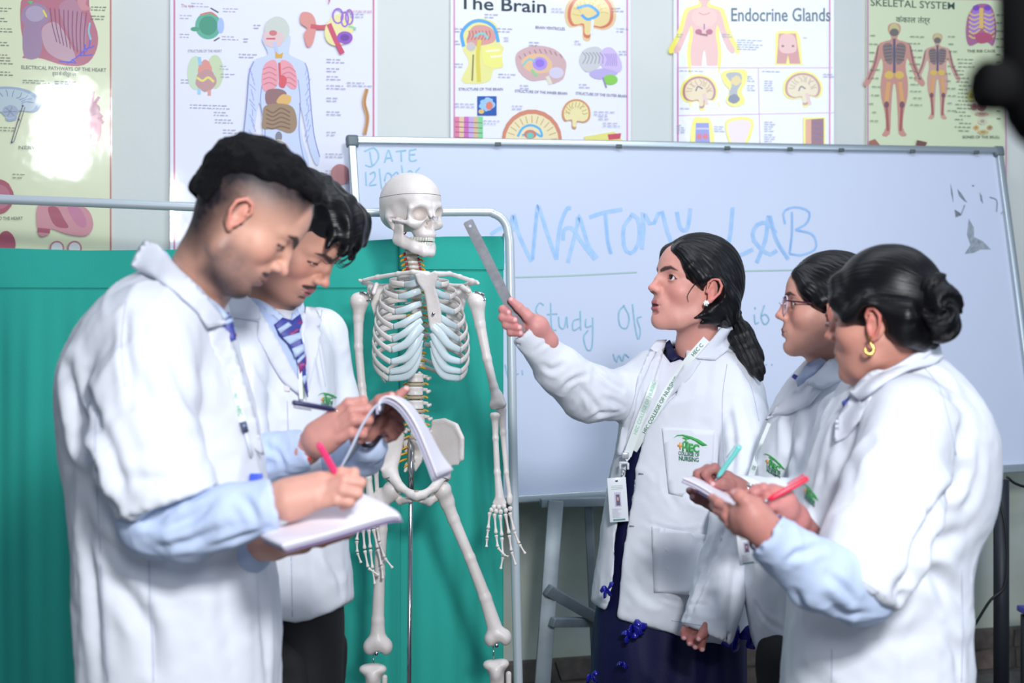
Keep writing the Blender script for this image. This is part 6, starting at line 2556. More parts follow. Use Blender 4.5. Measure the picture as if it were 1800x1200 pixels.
# his right hand with the dark pen
d_ = 2.50
f3 = [[(590, 728, d_ - .0), (612, 708, d_ - .01), (638, 704, d_ - .008), (645, 722, d_ + .006)],
      [(594, 742, d_ - .012), (618, 722, d_ - .022), (646, 718, d_ - .016), (650, 738, d_ + .004)],
      [(596, 756, d_ - .016), (622, 738, d_ - .026), (648, 738, d_ - .016), (644, 756, d_ + .004)],
      [(596, 770, d_ - .014), (618, 760, d_ - .022), (638, 762, d_ - .01), (634, 774, d_ + .006)],
      [(580, 742, d_ + .028, .012), (606, 726, d_ + .026, .011), (630, 722, d_ + .018, .009)]]
pl3 = [((536, 790, d_ + .04, .027), (568, 768, d_ + .01, .027)), ((560, 764, d_ + .008, .026), (590, 734, d_ + .0, .018)), ((562, 770, d_ + .004, .026), (594, 750, d_ - .006, .018)), ((566, 778, d_ + .004, .024), (596, 766, d_ - .004, .016)), ((536, 790, d_ + .04, .026), (500, 800, d_ + .08, .028))]
bp2.append(hand_mesh(f3, pl3, skin=(206, 146, 134)))
# left hand under the curl of the notebook
dl = 2.62
f4 = [[(668, 734, dl), (684, 712, dl - .02), (702, 694, dl - .01), (714, 684, dl)],
      [(672, 740, dl), (694, 724, dl - .03), (706, 734, dl - .035), (700, 748, dl - .02)],
      [(670, 750, dl), (692, 740, dl - .035), (704, 752, dl - .04), (696, 764, dl - .02)],
      [(664, 758, dl), (684, 754, dl - .035), (692, 766, dl - .035), (682, 772, dl - .02)],
      [(650, 720, dl, .012), (668, 704, dl - .02, .011), (688, 696, dl - .03, .009)]]
pl4 = [((640, 772, dl + .02, .027), (652, 748, dl + .01, .028)), ((648, 744, dl, .026), (672, 732, dl, .020)), ((650, 752, dl, .026), (672, 748, dl, .020))]
bp2.append(hand_mesh(f4, pl4, skin=(190, 132, 120)))
bV, bQ, bC = join(*bp2)
mesh_obj('body', bV, bQ, m_skin, p2, col=bC)
bv2 = bvh_of(C2, (bp2[0][0], bp2[0][1]))
sp = patch('shirt', bv2, [(430, 524), (448, 530), (470, 550), (500, 575), (520, 545), (526, 560), (528, 600), (530, 690), (524, 694), (500, 640), (474, 596), (440, 560)], mat('shirt_stripe_blue', (186, 204, 240), .75), p2, .003, .003, 8)
patch('necktie', bv2, [(474, 576), (488, 566), (506, 572), (520, 562), (524, 576), (518, 588), (526, 610), (530, 650), (533, 698), (526, 672), (514, 630), (500, 606), (484, 594)], m_tie1, p2, .015, .004, 7)
tie = COL.objects[-1] if False else [o for o in p2.children if o.name.startswith('necktie')][-1]
for i, (q_, mm) in enumerate((([(478, 584), (500, 574), (506, 580), (484, 592)], m_tie2), ([(492, 598), (518, 590), (522, 600), (504, 610)], m_tie2), ([(508, 578), (522, 572), (522, 577), (512, 585)], m_tie3), ([(500, 592), (516, 584), (518, 588), (506, 596)], m_tie3), ([(506, 614), (525, 606), (527, 618), (512, 630)], m_tie2), ([(516, 640), (529, 626), (530, 640), (520, 656)], m_tie3), ([(514, 634), (528, 620), (529, 626), (516, 640)], m_tie2), ([(522, 664), (531, 650), (532, 664), (527, 676)], m_tie2))):
    patch('tie_stripe', bv2, q_, mm, tie, .0200, .0006, 6)
patch('shirt_collar', bv2, [(436, 520), (452, 532), (478, 552), (504, 572), (494, 588), (474, 574), (452, 556), (436, 545)], m_shirt, p2, .010, .004, 8)
patch('shirt_collar', bv2, [(526, 538), (530, 552), (520, 572), (506, 572), (510, 556)], m_shirt, p2, .010, .004, 8)
patch('coat_collar', bv2, [(378, 524), (400, 520), (432, 528), (450, 548), (452, 566), (430, 566), (396, 562)], m_coat_s, p2, .010, .005, 8)
patch('lapel', bv2, [(452, 552), (476, 590), (500, 628), (524, 672), (524, 694), (500, 676), (470, 636), (446, 594), (450, 568), (434, 566), (434, 552)], m_coat_s, p2, .008, .004, 8)
patch('lapel', bv2, [(532, 546), (548, 548), (560, 570), (552, 580), (560, 590), (548, 640), (536, 690), (532, 640), (528, 590)], m_coat_s, p2, .008, .004, 8)
for y in (748,):
    pass
MB().box(np.array(hit(bv2, 505, 682)[0]) + [0, -.004, 0], (.012, .003, .012), m_white, bev=.001).build('button', parent=p2)
logo(bv2, 560, 690, 34, p2, shx=.95, full=True)
seam(bv2, [[(505, 705), (508, 800), (511, 920), (514, 1084)], [(556, 920), (580, 926), (606, 934)], [(566, 545), (560, 600), (572, 680)]], p2)
trousers(p2, 526, 2.93, .66, m_trouser, r=.066, spread=.06)


def hipfn():
    rr = [(1040, 470, 600, 2.93, .12), (1100, 482, 604, 2.93, .12), (1200, 486, 602, 2.93, .11), (1300, 490, 600, 2.93, .10)]
    return stack_fn(rr)


hfn, lo, hi = hipfn()
V, Q = nets(hfn, lo - .02, hi + .02, .012)
mesh_obj('trouser_seat', V, Q, m_trouser, p2)
ly2 = lanyard_root(530, 600, 2.75, 'narrow pale lanyard beside the striped tie of the second man')
ribbon('strap', on(bv2, [(522, 562), (526, 600), (530, 650), (532, 700)], .020), .007, m_strap, ly2)
ribbon('edging', on(bv2, [(526, 562), (531, 600), (535, 650), (537, 700)], .0205), .0022, mat('edging_olive', (120, 130, 90), .6), ly2)

# notebook of the second man: pages curled over his left hand
nb2 = empty('notebook', W(690, 800, 2.52), 'open notebook with pages curling down on both sides in front of the rib cage', 'notebook')
dn = 2.50
g = [[W(596, 828, dn - .02), W(600, 822, dn + .10)], [W(616, 790, dn - .03), W(634, 780, dn + .10)], [W(636, 748, dn - .03), W(654, 742, dn + .10)], [W(656, 718, dn - .03), W(668, 716, dn + .10)], [W(668, 710, dn - .03), W(676, 709, dn + .08)]]
m_greyp = mat('notebook_page_shaded', (196, 204, 222), 0.7)  # shade on the left page is put into this grey
sheet('page', g, .004, m_greyp, nb2)
g = [[W(667, 722, dn - .03), W(672, 722, dn + .09)], [W(668, 704, dn - .03), W(680, 700, dn + .09)], [W(684, 697, dn - .035), W(700, 698, dn + .09)], [W(708, 712, dn - .035), W(724, 714, dn + .08)], [W(732, 748, dn - .03), W(750, 752, dn + .08)], [W(754, 800, dn - .02), W(776, 800, dn + .08)], [W(768, 838, dn - .01), W(796, 826, dn + .08)]]
sheet('page', g, .004, m_page, nb2)
off = np.array([-.004, .004, -.006])
sheet('page_block', [[np.array(q) + off for q in r_] for r_ in g], .004, m_page2, nb2)
sheet('page', [[np.array(q) + off * [1.8, 1, 1.6] for q in r_] for r_ in g[1:]], .002, m_greyp, nb2)
pen('pen', W(600, 722, 2.49), W(514, 707, 2.46), .0046, mat('dark_pen', (44, 44, 84), .3, metal=.3), 'slim dark pen in the hand of the man with the quiff', cap=m_steel)
mb = MB()
for k in range(16):
    a = k * math.pi / 8
    c_ = (W(548, 782, 2.53) + np.array([.012 * math.cos(a) * .5, .031 * math.sin(a) * 1, .030 * math.cos(a)]))
mb.tube([W(543, 805, 2.51), W(540, 812, 2.53), W(536, 806, 2.56)], .0035, 8, mat('red_thread', (206, 50, 60), .6), smooth_pts=8)
mb.build('wrist_thread', parent=p2)
mb = MB()
mb.tube([W(634, 770, 2.60), W(640, 782, 2.585), W(652, 782, 2.58), W(662, 774, 2.59), W(668, 766, 2.61)], .0045, 8, mat('dark_bracelet', (30, 26, 40), .5), smooth_pts=14)
mb.build('bracelet', parent=p2)
# ================================================================== young woman pointing with the steel rule
SK_G1 = (222, 160, 146)
DG1 = 3.33
M3 = head_matrix(1221, 513, DG1, 200, -10)
p3 = empty('person', W(1200, 600, 3.42) * np.array([1, 1, 0]), 'woman with a low ponytail in open white coat, pointing a steel ruler at the skeleton', 'person')
nk = [inv_pt(M3, W(1226, 606, 3.38)), inv_pt(M3, W(1222, 680, 3.42))]
hf = head_fn([tuple(q) for q in nk], False, eye=.0058, mouth=.0040, neck_r=(.045, .050), fat=.001, nose=.93)
V, Q = nets(hf, (-.20, -.12, -.25), (.14, .12, .15), .0021)
c = paint_head(V, SK_G1, False, brow=.0048, eye=.0058, lip=(190, 96, 110), mouth=.0040)
bp3 = [(xf(V, M3), Q, c)]
eyes(M3, p3, (1, .18, .12))
mb = MB()
for i in range(-3, 4):
    mb.box(xf([(.0925 - abs(i) * .0012, i * .0062, -.0478)], M3)[0], (.004, .0058, .0052), m_tooth, rot=Matrix(np.array(M3)[:3, :3].tolist()), bev=.001)
mb.build('teeth', parent=p3)['kind'] = 'stuff'


def hair_f(P, tie, low=-.05, front=.068, part=True, vol=0.0, ear=True):
    """hair drawn back from the forehead over the ears to a tie at the nape"""
    A = absy(P)
    d = ell(P, (-.010, 0, .047), (.104 + vol, .084 + vol, .095 + vol))
    d = smin(d, ell(P, (-.055, 0, .010), (.058, .068, .062)), .03)
    # sides sweeping back over the top of the ear
    d = smin(d, chain(A, [(.066, .036, .082), (.052, .064, .048), (.022, .078, .026), (-.020, .080, .012), (-.060, .060, -.018)], [.018, .017, .014, .018, .026], .01), .02)
    d = smin(d, chain(A, [(-.040, .062, -.012), (-.076, .032, -.042), tie], [.026, .026, .018], .01), .025)
    # keep the face, ear and neck clear
    d = smax(d, -ell(P, (.098, 0, .000), (.056, .084, .080)), .008)
    d = smax(d, -ell(P, (.052, 0, -.052), (.070, .12, .072)), .010)
    d = smax(d, -ell(A, (-.002, .092, -.008), (.024, .032, .033)), .006)
    if part:
        d = smax(d, -cone(P, (.10, 0, .086), (.01, 0, .146), .0016, .0012), .006)
    n = vnoise(P, 40, 2)
    a = strand_attr(P, tie, (.75, 0, .66), 1, 1)
    ang = np.arctan2(a[:, 1], a[:, 0])
    return d - .0009 * n - .0006 * np.sin(ang * 46 + 3 * n)


tie = (-.088, -.004, -.052)


def hair3(P):
    d = hair_f(P, tie)
    # lock hanging in front of the nape, below the ear
    A = P
    d = smin(d, chain(A, [(-.030, .070, -.010), (-.016, .066, -.045), (.018, .058, -.066)], [.020, .014, .003], .01), .012)
    d = smin(d, chain(A, [(-.050, .050, -.020), (-.034, .058, -.055), (-.002, .055, -.074)], [.022, .016, .004], .01), .012)
    return smax(d, -ell(A, (-.002, .092, -.004), (.024, .030, .033)), .005)


V, Q = nets(hair3, (-.15, -.12, -.12), (.14, .12, .17), .0024)
mesh_obj('hair', xf(V, M3), Q, m_hair, p3, loc_attr=strand_attr(V, tie, (.75, 0, .66), 22, 3))
T3 = [W(1276, 548, DG1 + .04), W(1290, 558, DG1 + .04), W(1303, 590, DG1 + .03), W(1320, 625, DG1 + .02), W(1332, 650, DG1), W(1338, 668, DG1 - .01)]


def pony(P):
    d = chain(P, T3, [.020, .016, .030, .028, .016, .004], .015)
    return d - .0012 * np.sin(P[:, 0] * 500 + P[:, 2] * 210) - .001 * vnoise(P, 60)


V, Q = nets(pony, np.min(T3, 0) - .05, np.max(T3, 0) + .05, .0026)
ax = (T3[-1] - T3[1]) / np.linalg.norm(T3[-1] - T3[1])
at = strand_attr(V, T3[1] - ax * .3, ax, 20, 1.5)
mesh_obj('ponytail', V, Q, m_hair, p3, loc_attr=at)
mb = MB()
q = (T3[0] + T3[1]) / 2 + ax * .004
u1 = np.cross(ax, [0, 1, 0])
u1 /= np.linalg.norm(u1)
u2 = np.cross(ax, u1)
mb.tube([q + (u1 * math.cos(a) + u2 * math.sin(a)) * .0215 for a in np.linspace(0, 6.283, 26)], .0072, 10, mat('hair_band_black', (26, 24, 44), .8, bump=.001, bscale=200))
mb.build('hair_band', parent=p3)
mb = MB()
mb.tube(xf([(.036, .071, .012), (.046, .070, -.006), (.050, .067, -.022), (.044, .066, -.034)], M3), [.0014, .0012, .0009, .0004], 6, m_hair, smooth_pts=14)
mb.build('hair_curl', parent=p3)
# stud earring
mb = MB()
q = xf([(.0085, .083, -.031)], M3)[0]
for a in range(6):
    mb.box(q + np.array([.0042 * math.cos(a), -.004, .0042 * math.sin(a)]), (.0046,) * 3, m_gem, rot=Matrix.Rotation(a, 3, 'Y'), bev=.0012)
mb.box(q + np.array([0, -.006, 0]), (.0055,) * 3, m_gem, bev=.0015)
mb.build('stud_earring', parent=p3)['kind'] = 'stuff'

# hand round the rule
d_ = 3.20
f5 = [[(924, 548, d_ + .018, .0105), (892, 541, d_ + .012, .0100), (884, 544, d_ - .006, .0095), (893, 549, d_ - .016, .0085)],
      [(926, 560, d_ + .018, .0105), (892, 554, d_ + .010, .0105), (884, 558, d_ - .010, .0100), (904, 563, d_ - .022, .0088)],
      [(928, 572, d_ + .016, .0100), (898, 568, d_ + .008, .0100), (890, 571, d_ - .010, .0096), (912, 576, d_ - .022, .0086)],
      [(930, 584, d_ + .012, .0095), (906, 582, d_ + .004, .0092), (898, 584, d_ - .010, .0086), (914, 586, d_ - .020, .0078)],
      [(940, 572, d_ - .002, .015), (928, 556, d_ - .012, .0125), (912, 540, d_ - .016, .0100), (899, 528, d_ - .016, .0082)]]
pl5 = [((944, 574, d_ + .010, .026), (926, 560, d_ + .012, .018)), ((940, 574, d_ + .006, .024), (926, 574, d_ + .010, .016)), ((944, 576, d_ + .012, .024), (962, 600, d_ + .03, .026))]
bp3.append(hand_mesh(f5, pl5, skin=(214, 148, 142)))
f6 = [[(1222, 1104, 3.11), (1214, 1118, 3.10), (1212, 1130, 3.09)], [(1232, 1106, 3.10), (1224, 1122, 3.09), (1222, 1136, 3.09)], [(1242, 1108, 3.10), (1234, 1126, 3.09), (1234, 1140, 3.09)], [(1210, 1096, 3.12), (1203, 1110, 3.11), (1202, 1120, 3.10)], [(1240, 1098, 3.08, .011), (1236, 1112, 3.07, .010), (1228, 1122, 3.06, .008)]]
bp3.append(hand_mesh(f6, [((1236, 1086, 3.12, .026), (1232, 1104, 3.11, .022))], skin=(170, 112, 104), h=.003))
bV, bQ, bC = join(*bp3)
mesh_obj('body', bV, bQ, m_skin, p3, col=bC)

rows3 = [(598, 1180, 1268, 3.44, .07), (612, 1152, 1292, 3.44, .10), (632, 1124, 1314, 3.44, .125), (662, 1106, 1334, 3.44, .14), (700, 1096, 1346, 3.44, .15), (770, 1086, 1350, 3.44, .15), (850, 1070, 1342, 3.44, .15), (950, 1054, 1330, 3.44, .155), (1050, 1040, 1322, 3.44, .16), (1140, 1034, 1318, 3.44, .165)]
tf3, lo, hi = stack_fn(rows3)
ca3, ra3 = arm([(1148, 660, 3.42, .062), (1098, 694, 3.40, .058), (1035, 690, 3.34, .066), (985, 652, 3.28, .052), (924, 584, 3.215, .034)])
cb3, rb3 = arm([(1296, 690, 3.38, .058), (1316, 790, 3.28, .060), (1300, 920, 3.20, .063), (1240, 1115, 3.12, .058)])
OUT3 = [(1185, 560), (1262, 560), (1300, 600), (1372, 700), (1372, 860), (1318, 1112), (1268, 1132), (1204, 1122), (1083, 1085), (1060, 1070), (1033, 1050), (1000, 1050), (1000, 800), (880, 640), (880, 560), (960, 540), (1100, 600)]
OPEN3 = [(1186, 590), (1196, 640), (1176, 680), (1136, 752), (1122, 800), (1106, 900), (1092, 1000), (1083, 1100), (1074, 1100), (1076, 1000), (1080, 940), (1078, 900), (1088, 850), (1108, 800), (1118, 740), (1150, 660), (1170, 600)]
OPEN3 = [(1190, 560), (1206, 620), (1186, 690), (1134, 756), (1120, 810), (1104, 910), (1091, 1000), (1080, 1130), (1070, 1130), (1074, 1050), (1080, 960), (1062, 940), (1082, 850), (1100, 800), (1128, 730), (1150, 670), (1168, 610)]


def coat3(P):
    b = tf3(P)
    b = smax(b, poly_sd(P, OUT3), .006)
    shell = smax(b, -(b + .013), .003)
    s_ = poly_sd(P, [(1190, 575), (1206, 620), (1190, 690), (1135, 756), (1120, 810), (1104, 910), (1091, 1000), (1082, 1130), (1040, 1130), (1072, 1056), (1080, 1010), (1080, 960), (1088, 900), (1104, 810), (1128, 730), (1150, 670), (1168, 610)])
    shell = np.where(P[:, 1] < 3.46, smax(shell, -s_, .003), shell)
    a = chain(P, ca3, ra3, .02)
    a = smax(a, plane_cut(P, (900, 600, 3.2), (944, 566, 3.2), keep=(1000, 660, 3.3)), .003)
    a = smax(a, -cone(P, W(935, 598, 3.23), W(905, 562, 3.19), .024, .025), .002)
    a = smax(a, -(b + .013), .004)
    c_ = chain(P, cb3, rb3, .02)
    c_ = smax(c_, plane_cut(P, (1192, 1092, 3.12), (1270, 1128, 3.12), keep=(1290, 960, 3.2)), .003)
    c_ = smax(c_, -cone(P, W(1252, 1080, 3.13), W(1238, 1140, 3.11), .045, .048), .002)
    return smin(smin(shell, a, .02), c_, .012)


L3 = [([(1018, 676), (1036, 700), (1056, 726)], .006, .006), ([(985, 690), (1000, 672), (1030, 660)], .006, .006), ([(1010, 735), (1022, 712), (1020, 690)], .006, .006), ([(1045, 650), (1070, 668), (1094, 684)], .006, .007), ([(1062, 700), (1080, 706), (1096, 716)], .006, .005),
      ([(955, 640), (970, 650), (990, 640)], .006, .005), ([(940, 618), (962, 600), (975, 606)], .005, .003), ([(1030, 745), (1050, 728), (1084, 724)], .006, .005),
      ([(1290, 880), (1262, 960), (1230, 1040), (1196, 1108)], .006, .007), ([(1210, 850), (1230, 870), (1270, 880)], .012, .004), ([(1140, 920), (1190, 935), (1240, 930)], .005, .003), ([(1300, 700), (1316, 760), (1316, 840)], .010, .005), ([(1280, 700), (1290, 770), (1286, 850)], .008, .004),
      ([(1180, 800), (1170, 850), (1190, 890)], .006, .003), ([(1130, 960), (1180, 985), (1240, 990)], .010, .004), ([(1150, 1045), (1200, 1060), (1240, 1062)], .004, .003), ([(1110, 1010), (1130, 1040), (1160, 1060)], .012, .003), ([(1246, 620), (1240, 680), (1224, 740)], .010, .003),
      ([(1268, 930), (1258, 1000), (1240, 1090)], .010, .004), ([(1300, 960), (1290, 1030), (1280, 1100)], .008, .005)]
V, Q = torso_mesh(coat3, lo - [.46, .30, .0], hi + [.06, .06, .03], .0058, L3, .0030, 11, scale=(10, 10, 6))
coat_3 = mesh_obj('lab_coat', V, Q, m_coat, p3)
C3 = (V, Q)
# dress inside the coat
rows3b = [(612, 1186, 1262, 3.43, .055), (622, 1166, 1278, 3.44, .082), (640, 1136, 1300, 3.44, .105), (700, 1110, 1328, 3.44, .128), (780, 1098, 1334, 3.44, .13), (860, 1082, 1328, 3.44, .13), (960, 1066, 1316, 3.44, .135), (1060, 1050, 1310, 3.44, .14), (1130, 1042, 1312, 3.44, .145), (1250, 1036, 1310, 3.44, .15), (1400, 1030, 1316, 3.44, .155)]
df3, lo, hi = stack_fn(rows3b)


def dress3(P):
    return df3(P) - .0035 * np.sin(P[:, 0] * 95 + 2 * vnoise(P, 5)) * sst(-P[:, 2], -1.0, -.7)


V, Q = nets(dress3, lo - .02, hi + .02, .007)
V, Q = wrinkle(V, Q, (), .003, (12, 12, 4), 21, 0)
mesh_obj('dress', V, Q, m_navy, p3)
DR3 = (V, Q)
trousers(p3, 1175, 3.44, .34, m_trouser, r=.06, spread=.07, dirx=-1)
bv3 = bvh_of(C3, (bp3[0][0], bp3[0][1]), DR3)
m_white_top = mat('white_kurta', (228, 230, 240), .8, bump=.0003, bscale=400)
bvd = bvh_of(DR3, (bp3[0][0], bp3[0][1]))
patch('shirt', bvd, [(1166, 622), (1180, 640), (1196, 634), (1210, 640), (1196, 690), (1160, 740), (1134, 758), (1112, 800), (1104, 800), (1124, 740), (1146, 676), (1156, 640)], m_white_top, p3, .004, .003, 8)
patch('inner_collar', bvd, [(1172, 610), (1180, 604), (1188, 622), (1196, 634), (1186, 640), (1176, 636)], m_navy, p3, .009, .002, 6)
patch('coat_collar', bv3, [(1258, 576), (1276, 572), (1284, 600), (1276, 622), (1256, 638), (1222, 634), (1214, 628), (1236, 606)], m_coat_s, p3, .010, .005, 7)
patch('lapel', bv3, [(1214, 628), (1232, 638), (1212, 668), (1180, 700), (1150, 736), (1138, 752), (1146, 728), (1180, 678), (1204, 640)], m_coat_s, p3, .006, .003, 7)
patch('coat_collar', bv3, [(1168, 602), (1154, 604), (1144, 618), (1158, 628), (1166, 616)], m_coat_s, p3, .006, .004, 7)
patch('lapel', bv3, [(1156, 622), (1146, 640), (1118, 700), (1104, 780), (1098, 800), (1088, 800), (1100, 740), (1124, 664), (1144, 622)], m_coat_s, p3, .006, .003, 7)
patch('pocket', bv3, [(1164, 752), (1256, 756), (1250, 868), (1222, 880), (1176, 866)], m_coat, p3, .0008, .0018, 9)
seam(bv3, [[(1278, 640), (1270, 700), (1272, 790), (1282, 880)], [(1180, 1090), (1240, 1100)], [(1296, 640), (1320, 680), (1334, 740)]], p3)
patch('pocket', bv3, [(1146, 924), (1244, 940), (1238, 1048), (1150, 1040)], m_coat, p3, .0015, .0022, 9)
for x, y in ((1150, 736), (1128, 832), (1112, 924)):
    patch('buttonhole', bv3, [(x - 5, y - 1), (x + 6, y), (x + 6, y + 2), (x - 5, y + 1)], mat('buttonhole_grey', (120, 122, 140), .8), p3, .001, .001, 5)
logo(bv3, 1186, 762, 58, p3, skew=.10, up=.0026)
# satin ribbons on the dress
rr_ = random.Random(5)


def bow(cx, cy, d, s, parent, seed):
    r_ = random.Random(seed)
    mb_ = MB()
    for k in range(4):
        a = r_.uniform(0, 6.28)
        L_ = s * r_.uniform(.7, 1.2)
        c0 = W(cx, cy, d)
        pts_ = [c0, c0 + np.array([math.cos(a) * L_ * .5, -.012, math.sin(a) * L_ * .5 + .006]), c0 + np.array([math.cos(a + .3) * L_, -.004, math.sin(a + .3) * L_])]
        mb_.tube(pts_, [s * .12, s * .34, s * .22], 8, m_satin, flat=.18, smooth_pts=8)
    o_ = mb_.build('ribbon_bow', parent=parent)
    return o_


for cx, cy, s, k in ((1068, 1036, .026, 1), (1112, 1100, .040, 2), (1106, 1120, .03, 3), (1092, 1170, .02, 4), (1040, 1186, .026, 5)):
    bow(cx, cy, 3.29, s * .7, p3, k)
for cx, cy, s, k in ((1300, 1120, .045, 7), (1312, 1136, .03, 8)):
    bow(cx, cy, 3.25, s, p3, k)

# lanyard and identity card
ly3 = lanyard_root(1120, 760, 3.26, 'white lanyard with green lettering and a hanging identity card, on the pointing woman')
A_ = on(bv3, [(1176, 590), (1166, 618), (1146, 680), (1128, 726), (1110, 776), (1102, 800)], .016)
Bq = on(bv3, [(1240, 596), (1212, 628), (1186, 664), (1160, 706), (1136, 750), (1112, 790)], .020)
_, fa = ribbon('strap', A_, .0185, m_strap, ly3)
_, fb = ribbon('strap', Bq, .0185, m_strap, ly3)
text_along('HEC COLLEGE OF NURSING', (fb[0][::-1], -fb[1][::-1], fb[2][::-1], fb[3][::-1]), .16, .0088, m_lgd, ly3, bold=.02, vflip=-1)
text_along('HEC C', (fb[0][::-1], -fb[1][::-1], fb[2][::-1], fb[3][::-1]), .84, .0088, m_lgd, ly3, bold=.02, vflip=-1)
text_along('HEC COLLEGE OF NURSING', (fa[0][::-1], -fa[1][::-1], fa[2][::-1], fa[3][::-1]), .14, .0085, mat('lanyard_pale_print', (150, 206, 180), .6), ly3, bold=.01, vflip=-1)
text_along('HEC C', (fa[0][::-1], -fa[1][::-1], fa[2][::-1], fa[3][::-1]), .86, .0088, m_lgd, ly3, bold=.02, vflip=-1)
q0 = (A_[-1] + Bq[-1]) / 2
q0 = W(1104, 792, q0[1] - .004)
ribbon('strap', [q0, q0 + [-.002, 0, -.012], W(1098, 806, q0[1])], .017, m_strap, ly3, n=6)
cy_ = q0[1] - .006
m_clipw = mat('white_buckle', (214, 216, 222), .3)
mb = MB()
mb.box(W(1099, 800, cy_), (.017, .007, .014), mat('clear_clip', (190, 192, 200), .25, metal=.4), bev=.002)
mb.box(W(1096, 813, cy_), (.021, .008, .006), m_clipw, bev=.002)
mb.box(W(1090, 818, cy_), (.005, .008, .016), m_clipw, bev=.0015)
mb.box(W(1104, 819, cy_), (.005, .008, .016), m_clipw, bev=.0015)
mb.build('buckle', parent=ly3)
mb = MB()
mb.tube([W(1097, 818, cy_), W(1096, 824, cy_ - .004), W(1099, 829, cy_), W(1093, 834, cy_ - .003), W(1092, 840, cy_)], .0014, 6, m_steel, smooth_pts=16)
mb.build('hook', parent=ly3)
cd_ = cy_ - .004


def card(root, cx, cy, w, h, d, tiltz=.0, text=True):
    R = Matrix.Rotation(tiltz, 3, 'Y')
    c_ = Vector(W(cx, cy, d))
    o_ = MB().box(c_, (w, .0035, h), mat('card_plastic', (232, 236, 242), .2, coat=.6), rot=R, bev=.0016).build('card_holder', parent=root)
    f_ = lambda a, b, o=.0022: c_ + R @ Vector((a * w, -o, b * h))
    slab('card_slot', [f_(-.07, .44), f_(.07, .44), f_(.07, .405), f_(-.07, .405)], .0004, m_black, o_)
    slab('card_photo', [f_(-.17, .17), f_(.17, .17), f_(.17, -.16), f_(-.17, -.16)], .0003, mat('photo_bg', (196, 192, 214), .4), o_)
    slab('card_photo', [f_(-.09, .12, .0025), f_(.09, .12, .0025), f_(.12, -.13, .0025), f_(-.1, -.13, .0025)], .0002, mat('photo_portrait', (96, 84, 106), .5), o_)
    slab('card_photo', [f_(-.05, .06, .0027), f_(.05, .06, .0027), f_(.04, -.02, .0027), f_(-.04, -.02, .0027)], .0002, mat('photo_face', (206, 160, 150), .5), o_)
    slab('card_band', [f_(-.32, -.43), f_(.32, -.43), f_(.32, -.47), f_(-.32, -.47)], .0002, mat('card_band_green', (90, 140, 140), .5), o_)
    mb_ = MB()
    r_ = random.Random(2)
    for k in range(9):
        z = -.2 - k * .024
        mb_.add([f_(-.34, z), f_(-.34 + r_.uniform(.3, .6), z), f_(-.34 + .3, z - .008), f_(-.34, z - .008)], [(0, 3, 2, 1)], mat('card_print', (150, 150, 170), .6))
    for k in range(3):
        z = .32 - k * .035
        mb_.add([f_(-.3, z), f_(.3, z), f_(.3, z - .01), f_(-.3, z - .01)], [(0, 3, 2, 1)], mat('card_print_green', (140, 176, 160), .6))
    mb_.build('card_print', parent=o_, smooth=False)['kind'] = 'stuff'
    return o_


card(ly3, 1086, 878, .0445, .104, cd_, -.07)
# the steel rule in her hand
ru = empty('steel_ruler', W(860, 470, 3.20), 'long grey steel ruler pointed at the skull by the woman with the ponytail', 'ruler')
a_, b_ = Vector(W(822, 388, 3.195)), Vector(W(920, 584, 3.195))
ux = (b_ - a_).normalized()
uy = Vector((0, 1, 0))
uz = ux.cross(uy).normalized()
w2, L_ = .0118, (b_ - a_).length
vs, fs = [], []
outl = [(0, -w2 + .003), (.003, -w2), (L_, -w2), (L_, w2), (.003, w2), (0, w2 - .003)]
hole = [(.013 + .0034 * math.cos(t), .0034 * math.sin(t)) for t in np.linspace(0, 2 * math.pi, 13)[:-1]]
v2 = [Vector(q_) for q_ in outl + hole]
no, nh = len(outl), len(hole)
E = [(i, (i + 1) % no) for i in range(no)] + [(no + i, no + (i + 1) % nh) for i in range(nh)]
v_r, e_r, f_r, *_ = delaunay_2d_cdt(v2, E, [], 0, 1e-7)
f_r = [f for f in f_r if not inside(sum(v_r[i].x for i in f) / len(f), sum(v_r[i].y for i in f) / len(f), [tuple(q_) for q_ in hole]) and inside(sum(v_r[i].x for i in f) / len(f), sum(v_r[i].y for i in f) / len(f), outl)]
n = len(v_r)
P3 = [a_ + ux * q_.x + uz * q_.y for q_ in v_r]
vs = [p_ - uy * .0006 for p_ in P3] + [p_ + uy * .0006 for p_ in P3]
fs = [tuple(f) for f in f_r] + [tuple(i + n for i in f[::-1]) for f in f_r] + [(a, b, b + n, a + n) for a, b in e_r if (a, b) in E or (b, a) in E or True and abs(a - b) in (1, nh - 1, no - 1) and ((a < no) == (b < no))]
m_rule = mat('dull_steel', (118, 120, 126), .45, metal=.25, rgb2=(98, 100, 106), vscale=60)
mesh_obj('blade', [tuple(q_) for q_ in vs], fs, m_rule, ru, smooth=False)
mb = MB()
for k in range(int((L_ - .03) / .002)):
    t = .022 + k * .002
    h_ = .004 if k % 5 == 0 else .0022
    q_ = a_ + ux * t - uy * .00075
    mb.add([q_ - uz * w2, q_ - uz * (w2 - h_), q_ - uz * (w2 - h_) + ux * .0003, q_ - uz * w2 + ux * .0003], [(0, 1, 2, 3)], mat('rule_marks', (70, 72, 78), .5))
mb.build('markings', parent=ru, smooth=False)['kind'] = 'stuff'

